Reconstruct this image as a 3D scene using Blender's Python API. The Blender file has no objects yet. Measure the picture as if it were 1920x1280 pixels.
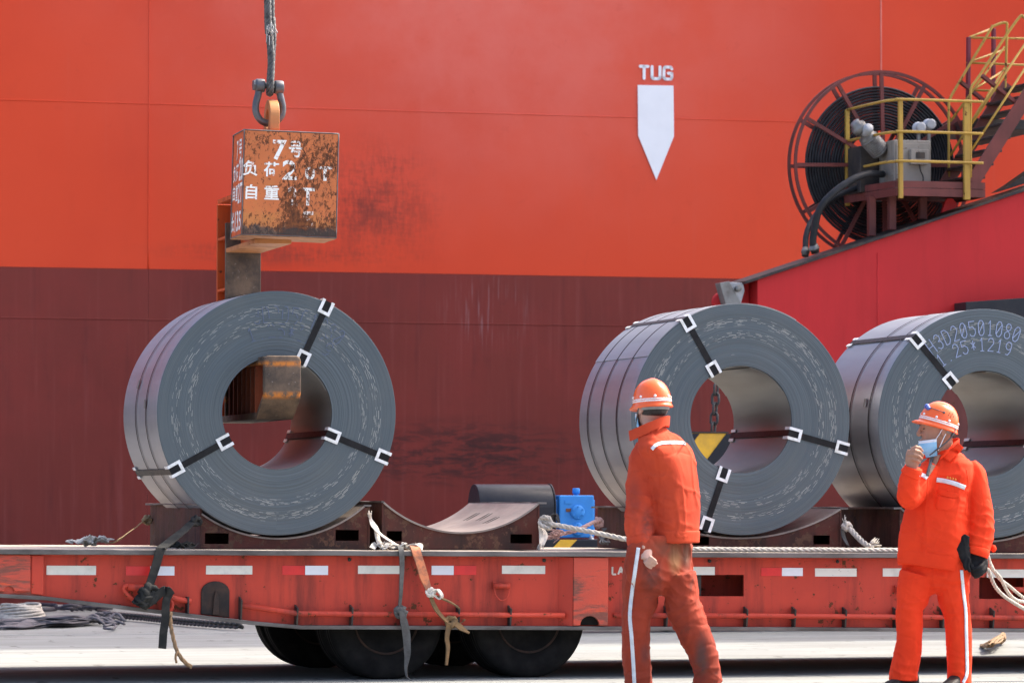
import bpy, bmesh, math, random
from mathutils import Vector, Matrix, noise
V = Vector
R = math.radians
sc = bpy.context.scene
COL = sc.collection
random.seed(7)

# ------------------------------------------------------------------ camera
F = 7446.0                      # focal length in photo pixels (1920 wide)
CAMZ = 1.18
PITCH = math.atan(300 / F)
cam_d = bpy.data.cameras.new('camera')
cam = bpy.data.objects.new('camera', cam_d)
COL.objects.link(cam)
cam.location = (0, 0, CAMZ)
cam.rotation_euler = (R(90) + PITCH, 0, 0)
cam_d.sensor_width = 36
cam_d.lens = F / 1920 * 36
cam_d.clip_start = .5
cam_d.clip_end = 3000
cam_d.dof.use_dof = True
cam_d.dof.focus_distance = 26.6
cam_d.dof.aperture_fstop = 6.3
sc.camera = cam

# ------------------------------------------------------------------ light
E_U = V((math.cos(R(16)), math.sin(R(16)), 0))
E_V = V((-math.sin(R(16)), math.cos(R(16)), 0))
TO_SUN = (E_U * .75 + E_V * .17 + V((0, 0, 1))).normalized()
SUN_EL = math.asin(TO_SUN.z)
SUN_AZ = math.atan2(TO_SUN.x, TO_SUN.y)
world = bpy.data.worlds.new('World')
sc.world = world
world.use_nodes = True
_nt = world.node_tree
_sky = _nt.nodes.new('ShaderNodeTexSky')
_sky.sky_type = 'NISHITA'
_sky.sun_disc = False
_sky.sun_elevation = SUN_EL
_sky.sun_rotation = SUN_AZ
_sky.air_density = .62
_sky.dust_density = 5.0
_sky.ozone_density = .5
_nt.links.new(_sky.outputs[0], _nt.nodes['Background'].inputs[0])
_nt.nodes['Background'].inputs[1].default_value = .15
sun_d = bpy.data.lights.new('sun', 'SUN')
sun_d.energy = 2.0
sun_d.angle = R(.6)
sun_d.color = (1, .90, .76)
sun = bpy.data.objects.new('sun', sun_d)
COL.objects.link(sun)
sun.rotation_euler = TO_SUN.to_track_quat('Z', 'Y').to_euler()
sun.location = (0, 20, 60)
sc.view_settings.view_transform = 'Standard'
sc.view_settings.look = 'None'
sc.view_settings.gamma = 1
sc.view_settings.use_curve_mapping = False
sc.view_settings.exposure = 1.95

# ------------------------------------------------------------------ measuring
_FWD = V((0, math.cos(PITCH), math.sin(PITCH)))
_UP = V((0, -math.sin(PITCH), math.cos(PITCH)))
CAM = V((0, 0, CAMZ))


def ray(px, py):
    return V(((px - 960) / F, 0, 0)) + _UP * ((640 - py) / F) + _FWD


def at(px, py, y):
    d = ray(px, py)
    return CAM + d * (y / d.y)


TM = Matrix.Translation((-1.566, 26.5, 0)) @ Matrix.Rotation(R(16), 4, 'Z') @ Matrix.Rotation(R(.45), 4, 'Y')
TMI = TM.inverted()
QM = Matrix.Translation((-1.566, 26.5, 0)) @ Matrix.Rotation(R(16), 4, 'Z')     # level quay frame
QMI = QM.inverted()


def on_plane(mi, px, py, v):
    o = mi @ CAM
    d = mi.to_3x3() @ ray(px, py)
    return o + d * ((v - o.y) / d.y)


def tp(px, py, v):              # trailer frame
    return on_plane(TMI, px, py, v)


def qp(px, py, v):              # quay frame
    return on_plane(QMI, px, py, v)


def gp(px, py, z=0.0):          # on the ground, world
    d = ray(px, py)
    return CAM + d * ((z - CAMZ) / d.z)


# ------------------------------------------------------------------ mesh builder
class MB:
    def __init__(s):
        s.v, s.f, s.m, s.s = [], [], [], []

    def add(s, vs, fs, mi=0, smooth=False):
        o = len(s.v)
        s.v += [V(p) for p in vs]
        for f in fs:
            s.f.append([i + o for i in f])
            s.m.append(mi)
            s.s.append(smooth)
        return s

    def box(s, a, b, mi=0, mat=None):
        (x0, y0, z0), (x1, y1, z1) = a, b
        vs = [V(p) for p in ((x0, y0, z0), (x1, y0, z0), (x1, y1, z0), (x0, y1, z0), (x0, y0, z1), (x1, y0, z1), (x1, y1, z1), (x0, y1, z1))]
        if mat:
            vs = [mat @ p for p in vs]
        return s.add(vs, [(3, 2, 1, 0), (4, 5, 6, 7), (0, 1, 5, 4), (1, 2, 6, 5), (2, 3, 7, 6), (3, 0, 4, 7)], mi)

    def bar(s, p, q, w, h, up=V((0, 0, 1)), mi=0):
        p, q = V(p), V(q)
        t = (q - p).normalized()
        a = t.cross(up)
        if a.length < 1e-4:
            a = t.cross(V((1, 0, 0)))
        a.normalize()
        b = a.cross(t)
        vs = []
        for c in (p, q):
            for i, j in ((-1, -1), (1, -1), (1, 1), (-1, 1)):
                vs.append(c + a * (i * w / 2) + b * (j * h / 2))
        return s.add(vs, [(3, 2, 1, 0), (4, 5, 6, 7), (0, 1, 5, 4), (1, 2, 6, 5), (2, 3, 7, 6), (3, 0, 4, 7)], mi)

    def prism(s, pts, y0, y1, mi=0):            # outline in x,z pushed along y
        n = len(pts)
        vs = [V((p[0], y0, p[1])) for p in pts] + [V((p[0], y1, p[1])) for p in pts]
        fs = [list(range(n)), list(range(2 * n - 1, n - 1, -1))]
        fs += [(i, i + n, (i + 1) % n + n, (i + 1) % n) for i in range(n)]
        return s.add(vs, fs, mi)

    def loft(s, rings, mi=0, smooth=True, caps=True, closed=False):
        n = len(rings[0])
        vs = [p for r in rings for p in r]
        fs = []
        m = len(rings)
        for i in range(m if closed else m - 1):
            a, b = i * n, ((i + 1) % m) * n
            for j in range(n):
                k = (j + 1) % n
                fs.append((a + j, a + k, b + k, b + j))
        if caps and not closed:
            fs.append(list(range(n - 1, -1, -1)))
            fs.append([(m - 1) * n + j for j in range(n)])
        return s.add(vs, fs, mi, smooth)

    def tube(s, path, r, seg=8, mi=0, closed=False, caps=True, flat=1.0):
        path = [V(p) for p in path]
        n = len(path)
        rs = r if isinstance(r, (list, tuple)) else [r] * n
        fr = frames(path, closed)
        rings = []
        for p, (t, a, b), rr in zip(path, fr, rs):
            rings.append([p + a * (rr * math.cos(2 * math.pi * k / seg)) + b * (rr * flat * math.sin(2 * math.pi * k / seg)) for k in range(seg)])
        return s.loft(rings, mi, True, caps, closed)

    def strands(s, path, r, n=3, pitch=.1, seg=6, mi=0):
        path = resample([V(p) for p in path], pitch / 8)
        fr = frames(path)
        rs = r * (.56 if n == 3 else .36)
        ro = r - rs
        L = [0]
        for i in range(1, len(path)):
            L.append(L[-1] + (path[i] - path[i - 1]).length)
        for k in range(n):
            pp = []
            for p, (t, a, b), l in zip(path, fr, L):
                ang = 2 * math.pi * (k / n + l / pitch)
                pp.append(p + a * (ro * math.cos(ang)) + b * (ro * math.sin(ang)))
            s.tube(pp, rs, seg, mi)
        return s

    def ribbon(s, path, w, th, side, mi=0, smooth=True):
        path = [V(p) for p in path]
        n = len(path)
        ws = w if isinstance(w, (list, tuple)) else [w] * n
        sd = side if isinstance(side, list) else [side] * n
        rings = []
        for i, p in enumerate(path):
            t = (path[min(i + 1, n - 1)] - path[max(i - 1, 0)]).normalized()
            a = V(sd[i])
            a = (a - t * a.dot(t))
            a = a.normalized() if a.length > 1e-6 else V((1, 0, 0))
            b = t.cross(a) * (th / 2)
            a = a * (ws[i] / 2)
            rings.append([p - a - b, p + a - b, p + a + b, p - a + b])
        o = len(s.v)
        s.loft(rings, mi, False)
        return s

    def lathe(s, prof, o=(0, 0, 0), ax='z', seg=24, mi=0, smooth=True, mat=None, mis=None):
        o = V(o)
        rings = []
        for r, h in prof:
            ring = []
            for k in range(seg):
                c, q = r * math.cos(2 * math.pi * k / seg), r * math.sin(2 * math.pi * k / seg)
                p = V((c, q, h)) if ax == 'z' else V((c, h, q)) if ax == 'y' else V((h, c, q))
                p = p + o
                ring.append(mat @ p if mat else p)
            rings.append(ring)
        o0 = len(s.f)
        s.loft(rings, mi, smooth)
        if mis:
            for i in range(len(prof) - 1):
                for k in range(seg):
                    s.m[o0 + i * seg + k] = mis[i]
        return s

    def sphere(s, c, r, seg=12, mi=0, mat=None):
        if not isinstance(r, (tuple, list)):
            r = (r, r, r)
        prof = [(max(math.sin(math.pi * i / (seg // 2)), 1e-3), -math.cos(math.pi * i / (seg // 2))) for i in range(seg // 2 + 1)]
        m = Matrix.Translation(V(c)) @ (mat if mat else Matrix()) @ Matrix.Diagonal((r[0], r[1], r[2], 1))
        return s.lathe(prof, seg=seg, mi=mi, mat=m)

    def plate(s, us, top, z0, holes, y0, y1, mi=0):
        """upright plate: columns between us, bottom z0(u), top(u), rectangular holes (ua,ub,za,zb)"""
        br = sorted(set([round(u, 5) for u in us] + [round(h[i], 5) for h in holes for i in (0, 1)]))
        zb = z0 if callable(z0) else (lambda u: z0)
        for a, b in zip(br[:-1], br[1:]):
            mid = (a + b) / 2
            cuts = sorted([h for h in holes if h[0] < mid < h[1]], key=lambda h: h[2])
            lo = (zb(a), zb(b))
            ivs = []
            for h in cuts:
                ivs.append((lo, (h[2], h[2])))
                lo = (h[3], h[3])
            ivs.append((lo, (top(a), top(b))))
            for (l0, l1), (t0, t1) in ivs:
                vs = [(a, y0, l0), (b, y0, l1), (b, y1, l1), (a, y1, l0), (a, y0, t0), (b, y0, t1), (b, y1, t1), (a, y1, t0)]
                s.add(vs, [(3, 2, 1, 0), (4, 5, 6, 7), (0, 1, 5, 4), (2, 3, 7, 6), (1, 2, 6, 5), (3, 0, 4, 7)], mi)
        return s

    def xf(s, m):
        s.v = [m @ p for p in s.v]
        return s

    def mesh(s, name, mats):
        me = bpy.data.meshes.new(name)
        me.from_pydata([tuple(p) for p in s.v], [], s.f)
        for m in (mats if isinstance(mats, (list, tuple)) else [mats]):
            me.materials.append(m)
        me.polygons.foreach_set('material_index', s.m)
        me.polygons.foreach_set('use_smooth', s.s)
        me.update()
        return me

    def fixn(s):
        bm = bmesh.new()
        vs = [bm.verts.new(p) for p in s.v]
        for f in s.f:
            try:
                bm.faces.new([vs[i] for i in f])
            except ValueError:
                pass
        return bm

    def build(s, name, mats, parent=None, M=None, bevel=0, center=None, weld=False):
        """one mesh object; without a parent its origin moves to its own base"""
        if center is None:
            center = parent is None
        off = V((0, 0, 0))
        if center:
            xs = [p.x for p in s.v]
            ys = [p.y for p in s.v]
            zs = [p.z for p in s.v]
            off = V(((min(xs) + max(xs)) / 2, (min(ys) + max(ys)) / 2, min(zs)))
            s.v = [p - off for p in s.v]
        me = s.mesh(name, mats)
        bm = bmesh.new()
        bm.from_mesh(me)
        if weld:
            bmesh.ops.remove_doubles(bm, verts=bm.verts, dist=1e-5)
        bmesh.ops.recalc_face_normals(bm, faces=bm.faces)
        bm.to_mesh(me)
        bm.free()
        o = bpy.data.objects.new(name, me)
        COL.objects.link(o)
        if parent:
            o.parent = parent
        m = M if M is not None else Matrix()
        o.matrix_local = m @ Matrix.Translation(off)
        if bevel:
            b = o.modifiers.new('bevel', 'BEVEL')
            b.width = bevel
            b.segments = 2
            b.limit_method = 'ANGLE'
            b.angle_limit = R(40)
        return o


def frames(path, closed=False):
    n = len(path)
    out = []
    a = None
    for i in range(n):
        if closed:
            t = path[(i + 1) % n] - path[i - 1]
        else:
            t = path[min(i + 1, n - 1)] - path[max(i - 1, 0)]
        t = t.normalized() if t.length > 1e-9 else V((0, 0, 1))
        if a is None:
            ref = V((0, 0, 1)) if abs(t.z) < .9 else V((1, 0, 0))
            a = t.cross(ref)
        a = a - t * a.dot(t)
        if a.length < 1e-6:
            a = t.orthogonal()
        a.normalize()
        out.append((t, a, t.cross(a)))
    return out


def spline(pts, k=8):
    """Catmull-Rom through points"""
    pts = [V(p) for p in pts]
    P = [pts[0] * 2 - pts[1]] + pts + [pts[-1] * 2 - pts[-2]]
    out = []
    for i in range(1, len(P) - 2):
        p0, p1, p2, p3 = P[i - 1:i + 3]
        for j in range(k):
            t = j / k
            out.append(.5 * ((2 * p1) + (p2 - p0) * t + (2 * p0 - 5 * p1 + 4 * p2 - p3) * t * t + (3 * p1 - p0 - 3 * p2 + p3) * t ** 3))
    out.append(pts[-1])
    return out


def resample(path, step):
    L = [0]
    for i in range(1, len(path)):
        L.append(L[-1] + (path[i] - path[i - 1]).length)
    n = max(2, int(L[-1] / step))
    out = []
    j = 0
    for i in range(n + 1):
        l = L[-1] * i / n
        while j < len(L) - 2 and L[j + 1] < l:
            j += 1
        d = L[j + 1] - L[j]
        out.append(path[j].lerp(path[j + 1], (l - L[j]) / d if d > 0 else 0))
    return out


def lerp_table(t, x):
    if x <= t[0][0]:
        return t[0][1:]
    for a, b in zip(t[:-1], t[1:]):
        if x <= b[0]:
            k = (x - a[0]) / (b[0] - a[0])
            return tuple(p + (q - p) * k for p, q in zip(a[1:], b[1:]))
    return t[-1][1:]


def tag(o, label=None, cat=None, group=None, kind=None):
    for k, x in (('label', label), ('category', cat), ('group', group), ('kind', kind)):
        if x:
            o[k] = x
    return o


def thing(name, label, cat, M, group=None, kind=None):
    o = bpy.data.objects.new(name, None)
    COL.objects.link(o)
    o.empty_display_size = .2
    o.matrix_world = M
    return tag(o, label, cat, group, kind)


def copy_obj(src, parent, M=None):
    c = src.copy()
    COL.objects.link(c)
    c.parent = parent
    if M is not None:
        c.matrix_local = M
    return c


# ------------------------------------------------------------------ materials
class N:
    """small wrapper that writes shader nodes"""

    def __init__(s, name):
        s.mat = bpy.data.materials.new(name)
        s.mat.use_nodes = True
        s.nt = s.mat.node_tree
        s.b = s.nt.nodes['Principled BSDF']
        s.tc = s.nt.nodes.new('ShaderNodeTexCoord')
        s.obj = s.tc.outputs['Object']

    def put(s, sock, val):
        if hasattr(val, 'is_linked'):
            s.nt.links.new(val, sock)
        elif isinstance(val, (tuple, list)) and len(val) == 3 and sock.type == 'RGBA':
            sock.default_value = (*val, 1)
        else:
            sock.default_value = val

    def node(s, t, **kw):
        n = s.nt.nodes.new(t)
        for k, x in kw.items():
            setattr(n, k, x)
        return n

    def math(s, op, a, b=0.0, c=None, clamp=False):
        n = s.node('ShaderNodeMath', operation=op, use_clamp=clamp)
        s.put(n.inputs[0], a)
        s.put(n.inputs[1], b)
        if c is not None:
            s.put(n.inputs[2], c)
        return n.outputs[0]

    def scale(s, vec, xyz, loc=(0, 0, 0), rot=(0, 0, 0)):
        n = s.node('ShaderNodeMapping')
        s.put(n.inputs['Vector'], vec)
        n.inputs['Scale'].default_value = xyz
        n.inputs['Location'].default_value = loc
        n.inputs['Rotation'].default_value = rot
        return n.outputs[0]

    def noise(s, scale=5, detail=4, rough=.55, vec=None, dist=0.0, st=None):
        n = s.node('ShaderNodeTexNoise')
        v = vec if vec is not None else s.obj
        if st:
            v = s.scale(v, st)
        s.put(n.inputs['Vector'], v)
        n.inputs['Scale'].default_value = scale
        n.inputs['Detail'].default_value = detail
        n.inputs['Roughness'].default_value = rough
        n.inputs['Distortion'].default_value = dist
        return n.outputs['Fac']

    def ramp(s, f, a, b):
        n = s.node('ShaderNodeMapRange', interpolation_type='SMOOTHSTEP')
        s.put(n.inputs[0], f)
        n.inputs[1].default_value = a
        n.inputs[2].default_value = b
        return n.outputs[0]

    def mix(s, f, a, b, mode='MIX'):
        n = s.node('ShaderNodeMix', data_type='RGBA', blend_type=mode)
        s.put(n.inputs[0], f)
        s.put(n.inputs[6], a)
        s.put(n.inputs[7], b)
        return n.outputs[2]

    def mixf(s, f, a, b):
        n = s.node('ShaderNodeMix', data_type='FLOAT')
        s.put(n.inputs[0], f)
        s.put(n.inputs[2], a)
        s.put(n.inputs[3], b)
        return n.outputs[0]

    def sep(s, vec=None):
        n = s.node('ShaderNodeSeparateXYZ')
        s.put(n.inputs[0], vec if vec is not None else s.obj)
        return n.outputs

    def comb(s, x, y, z):
        n = s.node('ShaderNodeCombineXYZ')
        for i, q in enumerate((x, y, z)):
            s.put(n.inputs[i], q)
        return n.outputs[0]

    def blob(s, cx, cz, rx, rz, soft=.6):
        """soft-edged ellipse in x,z of object space"""
        o = s.sep()
        dx = s.math('DIVIDE', s.math('SUBTRACT', o[0], cx), rx)
        dz = s.math('DIVIDE', s.math('SUBTRACT', o[2], cz), rz)
        d = s.math('SQRT', s.math('ADD', s.math('MULTIPLY', dx, dx), s.math('MULTIPLY', dz, dz)))
        return s.math('SUBTRACT', 1.0, s.ramp(d, 1 - soft, 1 + soft * .3))

    def bump(s, h, strength=.3, dist=.01, n0=None):
        n = s.node('ShaderNodeBump')
        n.inputs['Strength'].default_value = strength
        n.inputs['Distance'].default_value = dist
        s.put(n.inputs['Height'], h)
        if n0 is not None:
            s.put(n.inputs['Normal'], n0)
        return n.outputs[0]

    def done(s, col, rough=.5, metal=0.0, normal=None, spec=None, **kw):
        s.put(s.b.inputs['Base Color'], col)
        s.put(s.b.inputs['Roughness'], rough)
        s.put(s.b.inputs['Metallic'], metal)
        if spec is not None:
            s.put(s.b.inputs['Specular IOR Level'], spec)
        if normal is not None:
            s.put(s.b.inputs['Normal'], normal)
        for k, x in kw.items():
            s.put(s.b.inputs[k], x)
        return s.mat


def simple(name, a, b=None, sc_=6, rough=.6, metal=0.0, bump=.15, bs=60, lo=.35, hi=.7, st=None, dist=.004, spec=None):
    n = N(name)
    f = n.ramp(n.noise(sc_, 5, .6, st=st), lo, hi)
    col = n.mix(f, a, b if b else tuple(x * .7 for x in a))
    r = n.mixf(n.noise(sc_ * 2.3, 3), max(rough - .12, .05), min(rough + .12, 1))
    return n.done(col, r, metal, n.bump(n.noise(bs, 4, st=st), bump, dist), spec)


def painted(name, a, b, rust=(.06, .022, .010), amount=.5, grime=(.035, .025, .022), gamount=.35, rough=.45, sc_=3.0, streak=True, spec=.25):
    """paint that has faded unevenly, with grime runs and chips of rust"""
    n = N(name)
    col = n.mix(n.ramp(n.noise(sc_, 5, .6), .3, .72), a, b)
    st = (1, 1, .12) if streak else (1, 1, 1)
    g = n.ramp(n.noise(7, 7, .68, st=st), .44, .74)
    col = n.mix(n.math('MULTIPLY', g, gamount), col, grime)
    chip = n.ramp(n.math('ADD', n.noise(16, 8, .72), n.math('MULTIPLY', n.noise(2.2, 3), .35)), .86 - amount * .16, .90 - amount * .16)
    col = n.mix(chip, col, n.mix(n.noise(40, 3), rust, tuple(min(1, x * 2.6) for x in rust)))
    r = n.mixf(chip, n.mixf(g, rough, min(rough + .25, 1)), .9)
    h = n.math('SUBTRACT', n.math('MULTIPLY', n.noise(90, 4), .3), chip)
    return n.done(col, r, 0.0, n.bump(h, .25, .004), spec)
# ------------------------------------------------------------------ shared materials
M = {}
M['dark_steel'] = simple('dark_steel', (.035, .033, .033), (.075, .06, .048), 8, .55, .2, .2, spec=.2)
M['black_paint'] = simple('black_paint', (.018, .020, .026), (.03, .03, .034), 5, .38, 0, .12, spec=.2)
M['black_void'] = simple('inside_dark', (.012, .010, .010), (.02, .014, .012), 5, .9)
M['grey_steel'] = simple('grey_steel', (.22, .22, .21), (.12, .11, .10), 9, .5, .5, .2)
M['rust'] = simple('rust', (.10, .040, .018), (.20, .075, .03), 14, .85, 0, .4, 50)
M['yellow'] = painted('yellow_paint', (.46, .28, .05), (.38, .23, .05), amount=.5, gamount=.3)
M['hazard_yellow'] = simple('hazard_yellow', (.78, .43, .02), (.62, .34, .03), 9, .5)
M['white_paint'] = simple('white_paint', (.80, .80, .78), (.68, .67, .64), 6, .5)
M['mark_white'] = simple('mark_white', (.90, .91, .91), (.86, .87, .87), 3, .5, 0, .05)
M['blue'] = painted('blue_paint', (.045, .27, .68), (.05, .24, .60), amount=.1, gamount=.12, streak=False)
M['rubber_hose'] = simple('rubber_hose', (.014, .015, .018), (.026, .027, .03), 12, .55, spec=.25)
M['brown_red'] = painted('brown_red_paint', (.17, .045, .038), (.12, .035, .03), amount=.35, gamount=.35)
M['crane_red'] = painted('crane_red', (.50, .022, .024), (.44, .020, .022), amount=-.25, gamount=.12, rough=.45, sc_=.8, spec=.2)
M['cabinet'] = painted('cabinet_grey', (.29, .265, .23), (.21, .19, .165), amount=.35, gamount=.4)
M['light_grey'] = simple('light_grey', (.40, .41, .42), (.30, .31, .32), 8, .4, .1)


def hull_paint(name, base, alt, upper):
    n = N(name)
    big = n.noise(.35, 4, .5)
    col = n.mix(n.ramp(big, .35, .7), base, alt)
    fine = n.noise(2.2, 7, .68, st=(1, 1, .35))
    col = n.mix(n.math('MULTIPLY', n.ramp(fine, .55, .8), .22), col, tuple(x * .72 for x in base))
    if upper:
        # pale sky sheen painted into the colour over the middle of the ship's side
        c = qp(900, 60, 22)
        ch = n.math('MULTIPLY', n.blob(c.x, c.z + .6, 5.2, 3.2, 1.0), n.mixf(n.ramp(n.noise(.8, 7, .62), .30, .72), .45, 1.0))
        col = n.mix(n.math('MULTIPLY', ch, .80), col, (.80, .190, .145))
        pt = n.ramp(n.noise(3.5, 9, .72, dist=.5), .60, .66)
        col = n.mix(n.math('MULTIPLY', pt, .12), col, (.52, .05, .025))
        # rubbed black marks left by fenders, beside the counterweight
        c = qp(690, 380, 22)
        c2 = qp(735, 310, 22)
        c3 = qp(560, 475, 22)
        m = n.blob(c.x, c.z, 1.0, .85, .95)
        m2 = n.blob(c2.x, c2.z, .42, .22, .9)
        m3 = n.blob(c3.x, c3.z, 1.9, .18, .9)
        mm = n.math('MAXIMUM', n.math('MAXIMUM', m, m2), n.math('MULTIPLY', m3, .8))
        s = n.ramp(n.math('ADD', n.math('ADD', n.math('MULTIPLY', n.noise(16, 9, .74, st=(1.3, 1, .30)), .6), n.math('MULTIPLY', n.noise(14, 8, .72, st=(.35, 1, 1.4)), .4)), n.math('MULTIPLY', n.noise(1.8, 4), .55)), .66, .95)
        st = n.math('MULTIPLY', n.math('MULTIPLY', mm, s), .74)
        col = n.mix(st, col, (.135, .036, .026))
        # faint vertical runs
        s2 = n.ramp(n.noise(3, 6, .6, st=(2.2, 1, .08)), .58, .8)
        col = n.mix(n.math('MULTIPLY', s2, .14), col, (.75, .20, .14))
    else:
        s2 = n.ramp(n.noise(5, 6, .62, st=(2.4, 1, .10)), .50, .8)
        col = n.mix(n.math('MULTIPLY', s2, .40), col, (.30, .085, .075))
        s4 = n.ramp(n.noise(3, 7, .66, st=(2.0, 1, .16)), .52, .74)
        col = n.mix(n.math('MULTIPLY', s4, .45), col, (.085, .018, .017))
        s5 = n.ramp(n.noise(.9, 6, .65), .42, .66)
        col = n.mix(n.math('MULTIPLY', s5, .35), col, (.26, .036, .028))
        w = qp(915, 580, 22)
        s3 = n.ramp(n.noise(8, 5, .6, st=(4, 1, .16)), .52, .66)
        col = n.mix(n.math('MULTIPLY', n.math('MULTIPLY', n.blob(w.x, w.z, .62, .55, .9), s3), .40), col, (.36, .22, .22))
        w = qp(860, 850, 22)
        sc1 = n.ramp(n.math('ADD', n.noise(6, 10, .76, st=(.40, 1, 1.9), dist=.5), n.math('MULTIPLY', n.noise(1.3, 3), .3)), .58, .76)
        col = n.mix(n.math('MULTIPLY', n.math('MULTIPLY', n.blob(w.x, w.z, 1.9, .46, .7), sc1), .78), col, (.034, .018, .017))
        sc2 = n.ramp(n.noise(6, 9, .75, st=(.35, 1, 3.2), dist=1.0), .66, .70)
        col = n.mix(n.math('MULTIPLY', n.math('MULTIPLY', n.blob(w.x + .3, w.z + .1, 1.6, .22, .8), sc2), .5), col, (.34, .20, .16))
        sc3 = n.ramp(n.noise(2.4, 8, .7, st=(1, 1, 1.3)), .62, .78)
        col = n.mix(n.math('MULTIPLY', sc3, .25), col, (.05, .018, .018))
    h = n.math('ADD', n.noise(1.1, 3, .5), n.math('MULTIPLY', n.noise(14, 5, .6), .10))
    return n.done(col, n.mixf(n.noise(1.5, 4), .36, .52), 0.0, n.bump(h, .22, .05), .2)


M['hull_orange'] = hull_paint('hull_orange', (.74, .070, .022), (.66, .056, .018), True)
M['hull_brown'] = hull_paint('hull_brown', (.20, .034, .024), (.16, .028, .021), False)


def concrete():
    n = N('quay_concrete')
    a = n.ramp(n.noise(.5, 5, .6), .3, .7)
    col = n.mix(a, (.245, .258, .246), (.20, .212, .204))
    s = n.ramp(n.noise(1.6, 8, .7, st=(.35, 1.6, 1)), .50, .75)
    col = n.mix(n.math('MULTIPLY', s, .45), col, (.16, .16, .153))
    k = n.ramp(n.noise(5, 9, .75, st=(.5, 1.4, 1)), .67, .74)
    col = n.mix(n.math('MULTIPLY', k, .6), col, (.10, .095, .09))
    sp = n.ramp(n.noise(1.0, 4, .6, st=(6, 1.3, 1), dist=.4), .625, .68)
    col = n.mix(n.math('MULTIPLY', sp, .8), col, (.07, .068, .066))
    s2 = n.ramp(n.noise(1.0, 7, .72, st=(.4, 3.0, 1)), .44, .62)
    col = n.mix(n.math('MULTIPLY', s2, .55), col, (.15, .15, .142))
    h = n.math('ADD', n.noise(40, 6, .7), n.math('MULTIPLY', n.noise(4, 4), .5))
    return n.done(col, .82, 0, n.bump(h, .4, .008), .3)


M['concrete'] = concrete()
M['asphalt_fill'] = simple('joint_filler', (.07, .066, .062), (.12, .11, .10), 20, .9, 0, .4)
n = N('harbour_water')
M['water'] = n.done((.03, .05, .05), .12, 0, n.bump(n.noise(1.2, 4), .4, .08))

# ------------------------------------------------------------------ ground: one sheet, with cast slabs on it
QUAY = 19.6
g = MB()
g.add([(-1500, -1500, -.012), (1500, -1500, -.012), (1500, QUAY, -.012), (-1500, QUAY, -.012)], [(0, 1, 2, 3)])
g.add([(-1500, QUAY, -.012), (1500, QUAY, -.012), (1500, QUAY, -6), (-1500, QUAY, -6)], [(0, 1, 2, 3)])
ground = g.build('ground', M['asphalt_fill'], None, QM, center=False)
tag(ground, kind='structure')
w = MB()
w.add([(-1500, QUAY, -2.6), (1500, QUAY, -2.6), (1500, 2500, -2.6), (-1500, 2500, -2.6)], [(0, 1, 2, 3)])
tag(w.build('water', M['water'], None, QM, center=False), kind='structure')
vj = [-14, -7, -1.6, 3.6, qp(200, 1189, 0).y if False else 8.9, 14.2, QUAY]
vj[4] = (QMI @ gp(200, 1189)).y
vj[5] = vj[4] + 5.2
uj = [-24, -6.5, 13.5, 28]
rnd = random.Random(3)
for i in range(len(vj) - 1):
    for j in range(len(uj) - 1):
        sl = MB()
        e = .010
        du = rnd.uniform(-.2, .2) if i % 2 else 0
        t = rnd.uniform(-.003, .003)
        a, b = (uj[j] + e , vj[i] + e), (uj[j + 1] - e , vj[i + 1] - e)
        sl.box((a[0], a[1], -.011), (b[0], b[1], t))
        sl.build('concrete_slab', M['concrete'], ground, bevel=.006)
# the quay beyond the cast slabs
outer = MB()
for x0, x1, y0, y1 in ((-200, uj[0] - .02, -60, QUAY), (uj[-1] + .02, 200, -60, QUAY), (uj[0], uj[-1], -60, vj[0] - .02)):
    outer.box((x0, y0, -.011), (x1, y1, -.002))
outer.build('quay_paving', M['concrete'], ground)

# ------------------------------------------------------------------ ship
HV = 22.0
ship = thing('cargo_ship', 'huge orange and brown ship hull rising behind the trailer, lettered TUG above a white arrow', 'ship', QM @ Matrix.Translation((8, HV, -2.6)))
SI = Matrix.Translation((-8, -HV, 2.6))
us = [-16.0, -6.2, qp(279, 300, HV).x, qp(1652, 80, HV).x, 23.0, 33.0]
W1 = qp(0, 187, HV).z
W0 = qp(0, 500, HV).z
WL = qp(900, 607, HV).z
ws = [-4.5, WL, W0, W1, 8.6, 11.2]
rnd = random.Random(5)


def hull_plate(u0, u1, w0, w1, mat, k):
    m = MB()
    nx = 14
    nz = max(2, min(10, int((w1 - w0) / .4)))
    e = .0014
    vs = []
    for j in range(nz + 1):
        for i in range(nx + 1):
            x = u0 + e + (u1 - u0 - 2 * e) * i / nx
            z = w0 + e + (w1 - w0 - 2 * e) * j / nz
            edge = min(1, 3 * min(i, nx - i) / nx * 2) * min(1, 3 * min(j, nz - j) / nz * 2)
            d = noise.noise(V((x * .55, z * .7, k))) * .006 * edge
            vs.append((x, HV + d, z))
    fs = [(j * (nx + 1) + i, j * (nx + 1) + i + 1, (j + 1) * (nx + 1) + i + 1, (j + 1) * (nx + 1) + i) for j in range(nz) for i in range(nx)]
    m.add(vs, fs, 0, True)
    # turned edges so a plate has thickness
    b = len(m.v)
    rim = [i for i in range(nx + 1)] + [j * (nx + 1) + nx for j in range(1, nz + 1)] + [nz * (nx + 1) + i for i in range(nx - 1, -1, -1)] + [j * (nx + 1) for j in range(nz - 1, 0, -1)]
    m.v += [m.v[i] + V((0, .03, 0)) for i in rim]
    for i in range(len(rim)):
        q = (i + 1) % len(rim)
        m.f.append([rim[i], rim[q], b + q, b + i])
        m.m.append(0)
        m.s.append(False)
    o = m.build('hull_plate', mat, ship, M=SI)
    o.data.set_sharp_from_angle(angle=R(30))
    return o


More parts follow.
